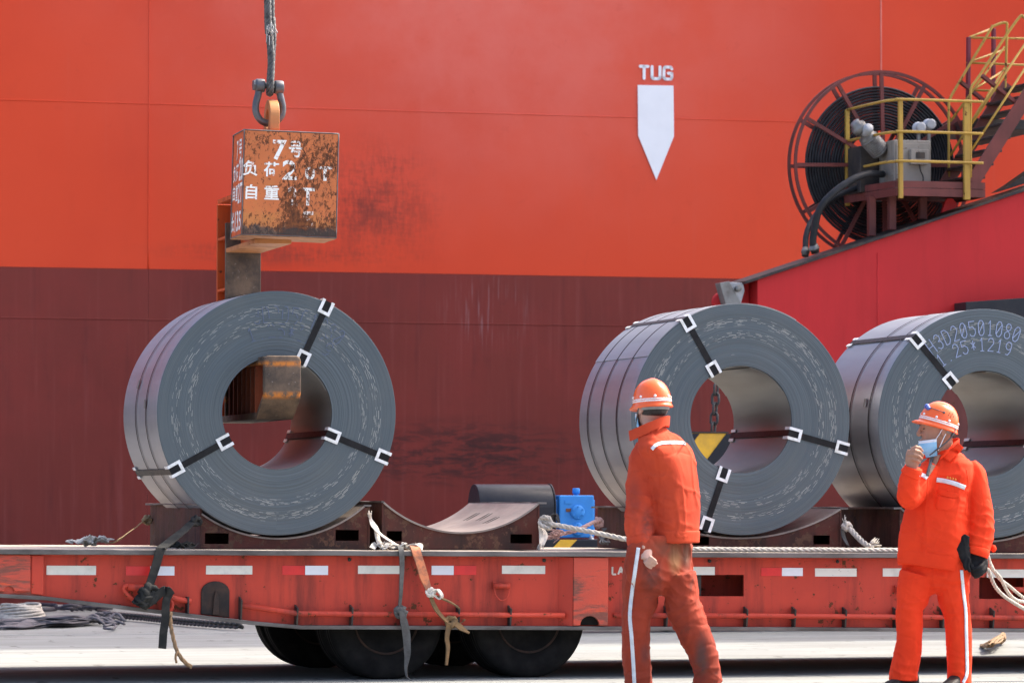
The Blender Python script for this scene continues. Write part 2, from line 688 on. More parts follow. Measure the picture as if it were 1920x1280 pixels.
# plates keep quay coordinates for their paint, so undo the ship's own offset through SI
for j in range(len(ws) - 1):
    for i in range(len(us) - 1):
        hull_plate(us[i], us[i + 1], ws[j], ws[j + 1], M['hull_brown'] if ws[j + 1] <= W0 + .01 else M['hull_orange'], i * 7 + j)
core = MB()
core.box((us[0], HV + .034, -4.5), (us[-1], HV + 26, 11.1))
core.build('hull_inside', M['hull_brown'], ship, M=SI)
M['seam_pink'] = simple('seam_paint', (.74, .22, .16), (.66, .16, .11), 5, .45)
for z, a, b in ((W1, -16, 33), (WL, -16, 33)):
    s = MB()
    s.tube([(a + (b - a) * i / 60, HV - .0 + .002, z + .004 * noise.noise(V((i * .7, z, 0)))) for i in range(61)], .010, 6)
    s.build('weld_seam', M['hull_orange'] if z > W0 else M['hull_brown'], ship, M=SI)
for u, a, b, mt in ((us[3], W1 - .05, 11.1, 'seam_pink'), (us[2], W0, 11.1, 'hull_orange')):
    s = MB()
    s.tube([(u, HV + .001, a + (b - a) * i / 30) for i in range(31)], .011, 6)
    s.build('weld_seam', M[mt], ship, M=SI)


def stroke_mesh(polys, width, th=.004, mb=None, fmap=None, rounded=True):
    """flat lettering strokes; polys are 2D, fmap turns (x, z, depth) into space"""
    mb = mb or MB()
    for pl in polys:
        for a, b in zip(pl[:-1], pl[1:]):
            a, b = V((a[0], a[1], 0)), V((b[0], b[1], 0))
            t = (b - a)
            if t.length < 1e-6:
                t = V((1, 0, 0))
            t.normalize()
            nrm = V((-t.y, t.x, 0)) * (width / 2)
            if rounded:
                ang = [math.pi / 2 + math.pi * k / 5 for k in range(6)]
                c1 = [a + (t * math.cos(x) + nrm.normalized() * math.sin(x)) * (width / 2) for x in ang]
                c2 = [b + (t * math.cos(x + math.pi) + nrm.normalized() * math.sin(x + math.pi)) * (width / 2) for x in ang]
                ol = c1 + c2
            else:
                ol = [a + nrm, a - nrm, b - nrm, b + nrm]
            k = len(ol)
            vs = [fmap(p.x, p.y, 0) for p in ol] + [fmap(p.x, p.y, th) for p in ol]
            fs = [list(range(k)), list(range(2 * k - 1, k - 1, -1))] + [(i, i + k, (i + 1) % k + k, (i + 1) % k) for i in range(k)]
            mb.add(vs, fs)
    return mb


# TUG mark: letters traced as strokes, arrow below
tug = MB()
q0 = qp(1197, 150, HV)
q1 = qp(1260, 124, HV)
lw, lh = (q1.x - q0.x), (q1.z - q0.z)
cw = lw * .285
sw = lh * .20
tm = {'T': [[(0, 1), (1, 1)], [(.5, 1), (.5, 0)]],
      'U': [[(0, 1), (0, .12), (.12, 0), (.88, 0), (1, .12), (1, 1)]],
      'G': [[(1, .86), (.86, 1), (.14, 1), (0, .86), (0, .14), (.14, 0), (.86, 0), (1, .14), (1, .48), (.55, .48)]]}
for i, ch in enumerate('TUG'):
    ox = q0.x + i * lw * .352 + sw / 2
    stroke_mesh([[(ox + p[0] * (cw - sw * .6), q0.z + sw / 2 + p[1] * (lh - sw)) for p in pl] for pl in tm[ch]], sw, .005, tug,
                lambda x, z, d, i=i: V((x, HV - .012 - .0012 * i - d, z)))
tug.build('tug_lettering', M['mark_white'], ship, M=SI)
ar = MB()
ar.prism([(lambda q: (q.x, q.z))(qp(x, y, HV)) for x, y in ((1195, 160), (1262, 161), (1263, 256), (1230, 338), (1196, 255))], HV - .017, HV - .012)
ar.build('tug_arrow', M['mark_white'], ship, M=SI)
# ------------------------------------------------------------------ harbour crane behind the trailer
CV = 9.0            # front face of its sill beam, in the quay frame


def cq(px, py, v=CV):
    return qp(px, py, v)


cr = thing('harbour_crane_base', 'bright red sloping steel sill beam of a harbour crane behind the loaded coils', 'crane', QM @ Matrix.Translation((6, CV + .4, 0)))
CI = Matrix.Translation((-6, -CV - .4, 0))
pl, pr = cq(1420, 518), cq(1920, 352)
sl = (pr.z - pl.z) / (pr.x - pl.x)
uR = pr.x + 3.0
zR = pl.z + sl * (uR - pl.x)
b = MB()
b.prism([(pl.x, 2.32), (uR, 2.32), (uR, zR - .04), (pl.x, pl.z - .03)], CV, CV + .75)
b.build('sill_beam', M['crane_red'], cr, M=CI, bevel=.008)
b = MB()
e = cq(1391, 524, CV + .5)
b.prism([(pl.x - .13, pl.z - .03 - sl * .13), (uR, zR - .037), (uR, zR - .012), (pl.x - .13, pl.z - .004 - sl * .13)], CV - .05, CV + .60)
b.build('top_flange', M['dark_steel'], cr, M=CI)
b = MB()
b.prism([(pl.x - .13, pl.z - .42), (pl.x - .003, pl.z - .42), (pl.x - .003, pl.z - .04), (pl.x - .13, pl.z - .09)], CV + .22, CV + .62)
b.build('beam_nose', M['crane_red'], cr, M=CI, bevel=.006)
b = MB()
q = cq(1645, 470)
b.tube([(q.x, CV - .0005, 2.33), (q.x, CV - .0005, q.z - .02)], .005, 6)
b.build('weld_seam', M['crane_red'], cr, M=CI)
for u_ in (pl.x + 1.3, pl.x + 4.6):
    b = MB()
    b.prism([(u_, .80), (u_ + .7, .80), (u_ + 1.0, 2.317), (u_ - .3, 2.317)], CV + .1, CV + .6)
    b.build('pivot_leg', M['brown_red'], cr, M=CI, bevel=.006)
# dark bracket plate lower right, lugs on the flange, wedge
b = MB()
a0, a1 = cq(1811, 566, CV - .30), cq(1920, 553, CV - .30)
b.prism([(a0.x, a0.z - .42), (a1.x + 1.6, a0.z - .42), (a1.x + 1.6, a1.z + .10), (a0.x, a0.z)], CV - .30, CV - .012)
b.build('side_bracket', M['black_paint'], cr, M=CI, bevel=.006)
b = MB()
pts = [cq(x, y, CV + .1) for x, y in ((1766, 399), (1797, 388), (1792, 378), (1786, 372), (1777, 372), (1772, 380))]
b.prism([(p.x, p.z) for p in pts], CV + .10, CV + .14)
b.build('lifting_lug', M['crane_red'], cr, M=CI, bevel=.004)
b = MB()
pts = [cq(x, y, CV + .3) for x, y in ((1872, 360), (1935, 340), (1935, 318), (1915, 332), (1895, 346))]
b.prism([(p.x, p.z) for p in pts], CV + .3, CV + .5)
b.build('gusset', M['dark_steel'], cr, M=CI, bevel=.004)

# unseen girder and legs added above and to the right, to shade the quay
b = MB()
b.box((17.5, 11.4, 30), (34, 26, 33))
b.build('shade_girder', M['crane_red'], cr, M=CI, bevel=.03)
for u_, v_ in ((24.5, 11.6), (32.5, 11.6), (24.5, 18.6), (32.5, 18.6)):
    b = MB()
    b.box((u_, v_, -.01), (u_ + 1.2, v_ + .7, 29.99))
    b.build('shade_girder_leg', M['crane_red'], cr, M=CI, bevel=.02)

# grey buffer bracket on the beam's nose with its red wheel
bk = thing('buffer_bracket', 'small grey bolted steel bracket on the tip of the red crane beam', 'bracket', QM @ Matrix.Translation(cq(1370, 570, CV + .1)))
BI = Matrix.Translation(-cq(1370, 570, CV + .1))
b = MB()
pts = [cq(x, y, CV + .1) for x, y in ((1344, 531), (1362, 528), (1385, 570), (1356, 573))]
b.prism([(p.x, p.z) for p in pts], CV + .02, CV + .16)
b.build('clamp_plate', M['grey_steel'], bk, M=BI, bevel=.006)
b = MB()
pts = [cq(x, y, CV + .1) for x, y in ((1364, 529), (1390, 531), (1393, 545), (1386, 570), (1381, 560))]
b.prism([(p.x, p.z) for p in pts], CV + .05, CV + .2)
b.build('cheek_plate', M['light_grey'], bk, M=BI, bevel=.006)
b = MB()
p = cq(1383, 541, CV + .03)
b.lathe([(.001, 0), (.028, 0), (.03, .01), (.03, .05), (.001, .06)], (p.x, CV - .01, p.z), 'y', 12)
b.build('bolt', M['grey_steel'], bk, M=BI)
b = MB()
p = cq(1352, 566, CV + .25)
b.lathe([(.02, 0), (.085, 0), (.09, .01), (.09, .07), (.085, .08), (.02, .08)], (p.x, CV + .2, p.z), 'y', 20)
b.build('roller', M['crane_red'], bk, M=BI)

# hose reel
RV = CV + .95
rc = cq(1650, 311, RV)
hub_u, hub_w = rc.x, rc.z
d0 = (QM @ rc).y
k = d0 / F
R_out, R_in, R_core = 178 * k, 150 * k, 66 * k
rl = thing('hose_reel', 'large spoked reel wound with black hose behind the yellow railing', 'reel', QM @ Matrix.Translation((hub_u, RV, hub_w - R_out)))
RI = Matrix.Translation((0, 0, R_out))


def circ(r, y, n=72):
    return [V((r * math.cos(2 * math.pi * i / n), y, r * math.sin(2 * math.pi * i / n))) for i in range(n)]


for y in (-.09, .09):
    b = MB()
    rings = []
    for i in range(72):
        a = 2 * math.pi * i / 72
        c, s = math.cos(a), math.sin(a)
        rings.append([V(((R_out + dr) * c, y + dy, (R_out + dr) * s)) for dr, dy in ((-.028, -.012), (0, -.012), (0, .012), (-.028, .012))])
    b.loft(rings, 0, False, closed=True)
    b.build('rim', M['brown_red'], rl, M=RI)
for i in range(12):
    a = math.pi / 2 + i * math.pi / 6 + .02
    for y in (-.09, .09):
        b = MB()
        b.bar((.10 * math.cos(a), y, .10 * math.sin(a)), ((R_out - .03) * math.cos(a), y, (R_out - .03) * math.sin(a)), .036, .026, up=V((0, 1, 0)))
        b.build('spoke', M['brown_red'], rl, M=RI)
nt_ = 15
for i in range(nt_):
    rr = R_core + (R_in - R_core) * (i + .5) / nt_
    b = MB()
    hr = (R_in - R_core) / nt_ / 2
    n_ = 64
    rings = []
    for q in range(n_):
        a = 2 * math.pi * q / n_
        wob = .001 * noise.noise(V((math.cos(a) * 2, math.sin(a) * 2, i * 3.1)))
        cc = V((math.cos(a), 0, math.sin(a)))
        rings.append([cc * (rr + wob + hr * .98 * math.cos(t)) + V((0, hr * 1.3 * math.sin(t) + .0 + wob, 0)) for t in [2 * math.pi * z / 8 for z in range(8)]])
    b.loft(rings, 0, True, closed=True)
    b.build('hose_turn', M['rubber_hose'], rl, M=RI)
b = MB()
b.lathe([(.10, .14), (R_in * .995, .06), (R_in * .995, .10), (.10, .18)], (0, 0, 0), 'y', 48)
b.build('backing_disc', M['black_paint'], rl, M=RI) if False else None
b = MB()
b.lathe([(.02, -.2), (.13, -.2), (.14, -.18), (.14, .2), (.02, .2)], (0, 0, 0), 'y', 24)
b.build('hub', M['brown_red'], rl, M=RI)
b = MB()
zb = pl.z + sl * (hub_u - pl.x)
b.box((-.10, .22, zb - hub_w + .005), (.10, .42, .12))
b.build('pedestal', M['brown_red'], rl, M=RI, bevel=.006)

# platform, with rails and kick plates
PV = CV - .15            # front edge
PB = PV + 1.05
f0, f1 = cq(1680, 345, PV), cq(1846, 347, PV)
pz = cq(1680, 352, PV).z
uL = cq(1600, 352, PV).x + .02
pf = thing('crane_platform', 'small brown steel platform with yellow railings in front of the hose reel', 'platform', QM @ Matrix.Translation((f1.x, PV, pz)))
PI = Matrix.Translation((-f1.x, -PV, -pz))
c0 = (f0.x, PV)
c1 = (f1.x, PV)
c2 = (f1.x, PB)
c3 = (cq(1584, 372, PB).x, PB)
pol = [c0, c1, c2, c3]
b = MB()
lo, hi = pz - .040, pz - .004
b.add([(x, y, lo) for x, y in pol] + [(x, y, hi) for x, y in pol], [(3, 2, 1, 0), (4, 5, 6, 7)] + [(i, (i + 1) % 4, (i + 1) % 4 + 4, i + 4) for i in range(4)])
b.build('deck', M['brown_red'], pf, M=PI)
kk = .155
for p, q in ((c0, c1), (c0, c3), (c1, c2)):
    for z0, z1 in ((-.075, .0), (.003, .068)):
        b = MB()
        b.bar((p[0], p[1], pz + (z0 + z1) / 2), (q[0], q[1], pz + (z0 + z1) / 2), .014, z1 - z0 - .002)
        b.build('kick_plate', M['brown_red'], pf, M=PI)
post = lambda u, v, h, r, m, z0=-.1: MB().bar((u, v, pz + z0), (u, v, pz + h), r, r).build('post', m, pf, M=PI, bevel=.004)
H_ = cq(1680, 187, PV).z - pz
up1 = cq(1687, 300, PV).x
up2 = cq(1809, 300, PV).x
post(up1, PV - .02, H_, .040, M['yellow'])
post(up2, PV - .02, H_, .040, M['yellow'])
post(c3[0] + .02, PB - .02, H_, .040, M['yellow'])
post(c1[0] - .17, PV - .015, H_ + .02, .03, M['yellow'])
c_r = cq(1644, 187, PV + .1)
for h in (H_, H_ * .635, H_ * .30):
    b = MB()
    b.tube(spline([(c3[0] + .02, PB - .02, pz + h), (c_r.x + .1, PV + .18, pz + h), (c_r.x + .18, PV + .02, pz + h), (up1, PV - .045, pz + h), (up2, PV - .045, pz + h), (c1[0] - .03, PV - .04, pz + h)], 6), .0135, 8)
    b.build('guard_rail', M['yellow'], pf, M=PI)
for u, v in ((cq(1634, 420, CV + .3).x, CV + .3), (cq(1672, 420, CV + .2).x, CV + .2), (cq(1730, 400, CV + .3).x, CV + .3)):
    b = MB()
    zt = pl.z + sl * (u - pl.x)
    b.box((u - .035, v - .035, zt + .003), (u + .035, v + .035, pz - .05))
    b.build('support_leg', M['brown_red'], pf, M=PI, bevel=.005)

# control cabinet
bx0, bx1 = cq(1676, 262, PV + .25), cq(1746, 333, PV + .25)
cb = thing('control_cabinet', 'weathered grey electrical cabinet standing on the railed crane platform', 'cabinet', QM @ Matrix.Translation(((bx0.x + bx1.x) / 2, PV + .5, pz)))
KI = Matrix.Translation((-(bx0.x + bx1.x) / 2, -PV - .5, -pz))
zt = bx0.z
b = MB()
b.box((bx0.x, PV + .25, pz + .0), (bx1.x, PV + .72, zt))
b.build('case', M['cabinet'], cb, M=KI, bevel=.008)
b = MB()
b.box((bx0.x + .02, PV + .235, pz + .03), (bx1.x - .02, PV + .248, zt - .03))
b.build('door', M['cabinet'], cb, M=KI, bevel=.004)
a0, a1 = cq(1706, 280, PV + .2), cq(1739, 309, PV + .2)
b = MB()
b.box((a0.x, PV + .17, a1.z), (a1.x, PV + .234, a0.z))
cbx = b.build('meter_box', M['cabinet'], cb, M=KI, bevel=.006)
b = MB()
b.box((a0.x + .05, PV + .162, a1.z + .055), (a1.x - .04, PV + .169, a0.z - .03))
b.build('dial_window', M['dark_steel'], cbx)
b = MB()
x_ = cq(1729, 312, PV + .2).x
b.tube(spline([(x_ - .03, PV + .20, a1.z), (x_ - .02, PV + .19, a1.z - .06), (x_ + .01, PV + .2, a1.z - .12), (x_ + .012, PV + .22, pz + .02)], 5), .006, 6)
b.build('cable', M['rubber_hose'], cb, M=KI)
b = MB()
b.box((bx0.x - .20, PV + .62, pz), (bx0.x - .004, PV + .95, zt - .03))
b.build('side_case', M['dark_steel'], cb, M=KI, bevel=.008)

M['lamp_shell'] = simple('lamp_shell', (.52, .53, .55), (.40, .41, .43), 12, .35)
# finned motor leaning over the platform, small floodlights
def turned(name, mat, parent, p, q, prof, inv, seg=16):
    d = (q - p)
    L_ = d.length
    mm = Matrix.Translation(p) @ d.to_track_quat('Z', 'Y').to_matrix().to_4x4()
    b = MB()
    b.lathe([(r, h * L_) for r, h in prof], (0, 0, 0), 'z', seg, mat=inv @ mm)
    return b.build(name, mat, parent)


p0, p1 = cq(1652, 286, PV + .50), cq(1602, 230, PV + .42)
mo = thing('finned_motor', 'grey finned electric motor tilted beside the control cabinet', 'motor', QM @ Matrix.Translation(p0))
MI_ = Matrix.Translation(-p0)
prof = [(.01, 0), (.085, 0)]
for i in range(9):
    prof += [(.095, .05 + i * .05), (.095, .075 + i * .05), (.080, .08 + i * .05), (.080, .098 + i * .05)]
prof += [(.085, .55), (.05, .58), (.05, .72), (.075, .74), (.078, .86), (.07, .9), (.05, .92), (.05, 1.0), (.01, 1.0)]
turned('casing', M['grey_steel'], mo, p0, p1, prof, MI_, 20)
turned('terminal_box', M['light_grey'], mo, cq(1622, 250, PV + .42), cq(1630, 238, PV + .32), [(.01, 0), (.045, .0), (.05, .2), (.05, .8), (.04, 1), (.01, 1)], MI_)
for (x, y), c_ in (((1722, 240), 'leftmost'), ((1741, 234), 'right')):
    pc = cq(x, y, PV + .6)
    fl = thing('floodlight', 'round white lamp housing above the cabinet, %s' % ('the lower left one of the two' if x < 1730 else 'the upper right one of the two'), 'lamp', QM @ Matrix.Translation((pc.x, pc.y, zt)), 'lamps above the control cabinet')
    FI = Matrix.Translation((-pc.x, -pc.y, -zt))
    b = MB()
    b.sphere(pc, (.062, .06, .058), 14)
    b.build('housing', M['lamp_shell'], fl, M=FI)
    b = MB()
    b.lathe([(.03, 0), (.05, 0), (.052, .02), (.03, .03)], (pc.x, pc.y - .075, pc.z), 'y', 14)
    b.build('lens_ring', M['light_grey'], fl, M=FI)
    b = MB()
    b.bar((pc.x, pc.y, zt), pc - V((0, 0, .04)), .03, .03)
    b.build('bracket', M['grey_steel'], fl, M=FI)

# two supply hoses curling off the reel to the beam
for pts, r, lab in (([(1655, 327, .2), (1630, 326, .05), (1600, 336, -.05), (1562, 362, -.08), (1537, 392, -.05), (1527, 430, .0), (1524, 455, .03), (1528, 470, .05)], .034, 'thick black hose arching from the cabinet down onto the red crane beam'),
                    ([(1655, 320, .55), (1625, 345, .5), (1560, 372, .4), (1525, 410, .3), (1512, 440, .2), (1510, 476, .12)], .028, 'thinner black hose hanging close to the reel rim down to the beam')):
    path = [cq(x, y, PV + .25 + d) for x, y, d in pts]
    hs = thing('supply_hose', lab, 'hose', QM @ Matrix.Translation(path[-1]), 'supply hoses at the reel')
    HI = Matrix.Translation(-path[-1])
    b = MB()
    b.tube(spline(path, 8), r, 10)
    b.build('hose', M['rubber_hose'], hs, M=HI)
    t = (path[-1] - path[-2]).normalized()
    turned('coupling', M['grey_steel'], hs, path[-1] - t * .06, path[-1] + t * .02, [(.01, 0), (r * 1.25, 0), (r * 1.25, .3), (r * 1.45, .32), (r * 1.45, .6), (r * 1.2, .62), (r * 1.2, 1), (.01, 1)], HI, 14)

# stair with its handrails
SN, SF = CV - .12, CV + .62
st0 = cq(1828, 333, SN)
stair = thing('crane_stair', 'steep brown steel stair with yellow handrails climbing from the platform', 'stair', QM @ Matrix.Translation((st0.x, SN, st0.z)))
TI = Matrix.Translation((-st0.x, -SN, -st0.z))
n0, n1 = cq(1828, 335, SN), cq(1925, 182, SN)
fa, fb = cq(1822, 290, SF), cq(1887, 194, SF)
dn = (n1 - n0).normalized()
n1 = n0 + dn * ((n1 - n0).length * 1.25)
n0 = n0 - dn * .05
off = V((0, SF - SN, 0))
for d in (V((0, 0, 0)), off):
    b = MB()
    b.bar(n0 + d, n1 + d, .02, .13, up=V((0, 1, 0)).cross(dn))
    b.build('stringer', M['brown_red'], stair, M=TI)
for i in range(8):
    c = n0.lerp(n1, (i + .45) / 8.0)
    b = MB()
    b.box((c.x - .09, SN + .012, c.z - .014), (c.x + .10, SF - .012, c.z + .010))
    b.build('step', M['dark_steel'], stair, M=TI, bevel=.003)
rail_h = V((-.02, 0, .42))


def rail(name, pts, r, mat, parent, inv, k=6):
    b = MB()
    b.tube(spline(pts, k) if len(pts) > 2 else pts, r, 8)
    return b.build(name, mat, parent, M=inv)


rail('handrail', [cq(1820, 333, SN), cq(1820, 200, SN), cq(1821, 166, SN), cq(1836, 143, SN), cq(1907, 38, SN), cq(1922, 34, SN), cq(1950, 36, SN)], .0135, M['yellow'], stair, TI)
rail('handrail', [cq(1779, 332, SF), cq(1779, 200, SF), cq(1781, 186, SF), cq(1800, 152, SF), cq(1856, 58, SF), cq(1862, 50, SF), cq(1885, 43, SF), cq(1888, 60, SF), cq(1884, 189, SF)], .0135, M['yellow'], stair, TI)
rail('handrail', [cq(1822, 232, SN), cq(1925, 78, SN)], .0115, M['yellow'], stair, TI)
rail('handrail', [cq(1822, 281, SN), cq(1925, 124, SN)], .0115, M['yellow'], stair, TI)
rail('handrail', [cq(1782, 228, SF), cq(1884, 88, SF)], .012, M['yellow'], stair, TI)
rail('handrail', [cq(1782, 292, SF), cq(1884, 128, SF)], .012, M['yellow'], stair, TI)
b = MB()
la, lb = cq(1823, 221, SF), cq(1960, 218, SF)
b.box((la.x, SF + .03, la.z - .10), (lb.x, SF + 1.2, la.z))
b.build('landing', M['dark_steel'], stair, M=TI, bevel=.004)
LF, LB = SF + .05, SF + .95
for y0, y1 in ((71, 73), (118, 123), (169, 173)):
    rail('landing_rail', [cq(1818, y0, LF), cq(1940, y1, LF)], .011, M['yellow'], stair, TI)
for (x0, y0), (x1, y1) in (((1818, 70), (1860, 54)), ((1813, 118), (1882, 94)), ((1826, 168), (1880, 134))):
    rail('landing_rail', [cq(x0, y0, LF), cq(x1, y1, LB)], .011, M['yellow'], stair, TI)
M['maroon'] = simple('maroon_paint', (.16, .012, .03), (.12, .014, .024), 8, .5)
for x, ya, yb, v in ((1815, 70, 190, LF), (1862, 54, 216, LB)):
    b = MB()
    b.bar(cq(x, yb, v), cq(x + 1, ya, v), .055, .03)
    b.build('landing_post', M['maroon'], stair, M=TI, bevel=.003)
for (x0, y0), (x1, y1), v in (((1841, 142), (1912, 199), SN + .05), ((1801, 154), (1863, 204), SF + .02)):
    b = MB()
    b.bar(cq(x0, y0, v), cq(x1, y1, v), .03, .055, up=V((0, 1, 0)))
    b.build('brace', M['brown_red'], stair, M=TI)
# low drive of the crane: arched motor cover, blue gearbox, striped guard and chain
GV = CV - .6
a0, a1 = qp(880, 985, GV), qp(1040, 907, GV)
mc = thing('motor_cover', 'glossy black arched motor cover behind the empty cradle', 'cover', QM @ Matrix.Translation(((a0.x + a1.x) / 2, GV + .25, .3)))
XI = Matrix.Translation((-(a0.x + a1.x) / 2, -GV - .25, -.3))
b = MB()
rad = .21
zc = a1.z - rad
arch = [(rad * math.cos(math.pi * i / 20), rad * math.sin(math.pi * i / 20)) for i in range(21)]
outl = [(rad, .3 - zc)] + arch + [(-rad, .3 - zc)]
rings = [[V((x, GV + .21 + p, zc + q)) for p, q in outl] for x in (a0.x + .10, a1.x)]
b.loft(rings, 0, False)
for i in range(20):
    b.s[2 + i - 1] = True
b.build('cover_shell', M['black_paint'], mc, M=XI, bevel=.004)
b = MB()
b.loft([[V((x, GV + .21 + p * s, zc + q * s if q > 0 else zc + q)) for p, q in outl] for x, s in ((a1.x + .004, 1.03), (a1.x + .014, 1.03))], 0, False)
b.build('end_flange', M['black_paint'], mc, M=XI)

g0, g1 = qp(1049, 1008, GV), qp(1114, 928, GV)
gb = thing('gearbox', 'bright blue gearbox with round bolted covers between two cradles', 'gearbox', QM @ Matrix.Translation(((g0.x + g1.x) / 2, GV + .18, g0.z)))
GI = Matrix.Translation((-(g0.x + g1.x) / 2, -GV - .18, -g0.z))
gx, gw, gh = (g0.x + g1.x) / 2, (g1.x - g0.x), g1.z - g0.z
b = MB()
b.box((g0.x, GV, g0.z), (g1.x, GV + .36, g1.z))
b.build('housing', M['blue'], gb, M=GI, bevel=.012)
for zz, r in ((g0.z + gh * .60, gw * .20), (g0.z + gh * .20, gw * .18)):
    b = MB()
    b.lathe([(.001, -.022), (r * .9, -.022), (r, -.014), (r, -.001), (.001, -.001)], (gx + .005, GV, zz), 'y', 28)
    cov = b.build('round_cover', M['blue'], gb, M=GI)
    for i in range(6):
        a = 2 * math.pi * (i + .5) / 6
        b = MB()
        b.lathe([(.0005, -.034), (.008, -.034), (.009, -.0235), (.0005, -.0235)], (gx + .005 + r * .74 * math.cos(a), GV, zz + r * .74 * math.sin(a)), 'y', 6, smooth=False)
        b.build('bolt', M['blue'], cov)
b = MB()
b.lathe([(.001, 0), (.024, 0), (.024, .012), (.034, .014), (.034, .058), (.028, .064), (.001, .064)], (gx + .03, GV + .12, g1.z + .001), 'z', 16)
b.build('breather_cap', M['blue'], gb, M=GI)
for s in (0, 1):
    b = MB()
    u = g0.x - .012 if s == 0 else g1.x - .05
    b.box((g0.x - .03 if s == 0 else g1.x + .002, GV + .04, g0.z + .02), (g0.x - .002 if s == 0 else g1.x + .02, GV + .3, g1.z - .04))
    b.build('side_flange', M['blue'], gb, M=GI, bevel=.006)
b = MB()
b.box((g0.x + .05, GV - .008, g0.z + gh * .80), (g0.x + .05 + gw * .2, GV - .0015, g0.z + gh * .88))
b.build('name_plate', M['blue'], gb, M=GI)
b = MB()
b.box((g0.x + .06, GV - .006, g0.z + gh * .61), (g0.x + .06 + gw * .16, GV - .0015, g0.z + gh * .69))
b.build('bare_patch', M['rust'], gb, M=GI, bevel=.002)
b = MB()
b.tube([(g1.x - .03, GV + .02, g0.z + .02), (g1.x - .0, GV - .01, g0.z - .09)], .022, 10)
b.build('drain_pipe', M['light_grey'], gb, M=GI)
# bogie frame that carries gearbox and cover, with its hazard-striped guard
z1 = g0.z - .012
bg = thing('crane_bogie', 'dark bogie frame under the blue gearbox with yellow and black striped guard', 'bogie', QM @ Matrix.Translation((gx, GV + .2, 0)))
YI = Matrix.Translation((-gx, -GV - .2, 0))
b = MB()
b.box((a0.x - .5, GV - .1, .28), (pl.x + .6, GV + .5, z1))
b.build('frame', M['black_paint'], bg, M=YI, bevel=.01)
b = MB()
y0_, y1_ = qp(1040, 1011, GV - .12), qp(1082, 1011, GV - .12)
zl = z1 - .16
for a, c in ((y0_.x, .155), (y0_.x - .38, .155)):
    b.prism([(a - .1, zl), (a - .1 + c, zl), (a + .06 + c, z1 - .002), (a + .06, z1 - .002)], GV - .112, GV - .104)
b.build('stripe_plate', M['hazard_yellow'], bg, M=YI)
for x in (a0.x, gx + .9):
    b = MB()
    b.lathe([(.05, 0), (.25, 0), (.25, .02), (.22, .025), (.22, .1), (.25, .105), (.25, .125), (.05, .125)], (x, GV + .15, .252), 'y', 28)
    b.build('wheel', M['dark_steel'], bg, M=YI)
# striped end guard seen through the bore of the middle coil
h0, h1 = qp(1296, 878, CV - .75), qp(1364, 812, CV - .75)
hg = thing('striped_guard', 'yellow and black striped guard plate seen through the middle coil bore', 'guard', QM @ Matrix.Translation(((h0.x + h1.x) / 2, CV - .7, .3)))
UI = Matrix.Translation((-(h0.x + h1.x) / 2, -CV + .7, -.3))
b = MB()
b.box((h0.x - .25, CV - .75, .3), (h1.x, CV - .70, h1.z))
b.build('plate', M['hazard_yellow'], hg, M=UI, bevel=.004)
w_ = h1.x - h0.x
Hh = h1.z - h0.z
for o_ in (-.30, .085):
    b = MB()
    b.prism([(h0.x + o_, h0.z), (h0.x + o_ + .13, h0.z), (h0.x + o_ + .13 + Hh * .78, h1.z - .004), (h0.x + o_ + Hh * .78, h1.z - .004)], CV - .758, CV - .7515)
    b.build('black_stripe', M['black_paint'], hg, M=UI)
b = MB()
b.bar((h0.x - .25, CV - .725, h1.z + .008), (h1.x + .01, CV - .725, h1.z + .008), .07, .014)
b.build('top_strip', M['dark_steel'], hg, M=UI)


def link_mesh(name, L_, W_, r, mat):
    pts = []
    for i in range(12):
        a = 2 * math.pi * i / 12
        x = math.cos(a) * W_ / 2
        z = math.sin(a) * W_ / 2 + (L_ / 2 - W_ / 2) * (1 if math.sin(a) > 0 else -1)
        pts.append(V((x, 0, z)))
    b = MB()
    b.tube(pts, r, 6, closed=True)
    return b.mesh(name, mat)


def chain(label, path, L_, W_, r, mat, M_=Matrix()):
    path = [M_ @ V(p) for p in path]
    pitch = L_ - 2.6 * r
    pts = resample(path, pitch)
    base = min(pts, key=lambda p: p.z)
    root = thing('chain', label, 'chain', Matrix.Translation(base))
    me = link_mesh('link', L_, W_, r, mat)
    for i in range(len(pts) - 1):
        t = (pts[i + 1] - pts[i])
        c = (pts[i] + pts[i + 1]) / 2 - base
        q = t.to_track_quat('Z', 'Y')
        rot = q.to_matrix().to_4x4() @ Matrix.Rotation(R(45 + 90 * (i % 2)), 4, 'Z')
        o = bpy.data.objects.new('link', me)
        COL.objects.link(o)
        o.parent = root
        o.matrix_local = Matrix.Translation(c) @ rot
    return root


M['chain'] = simple('chain_steel', (.05, .05, .052), (.09, .08, .07), 20, .55, .5)
chain('heavy dark chain hanging behind the middle coil', [cq(1343, 720, CV - .5), cq(1341, 760, CV - .5), cq(1337, 812, CV - .5)], .11, .07, .013, M['chain'], QM)
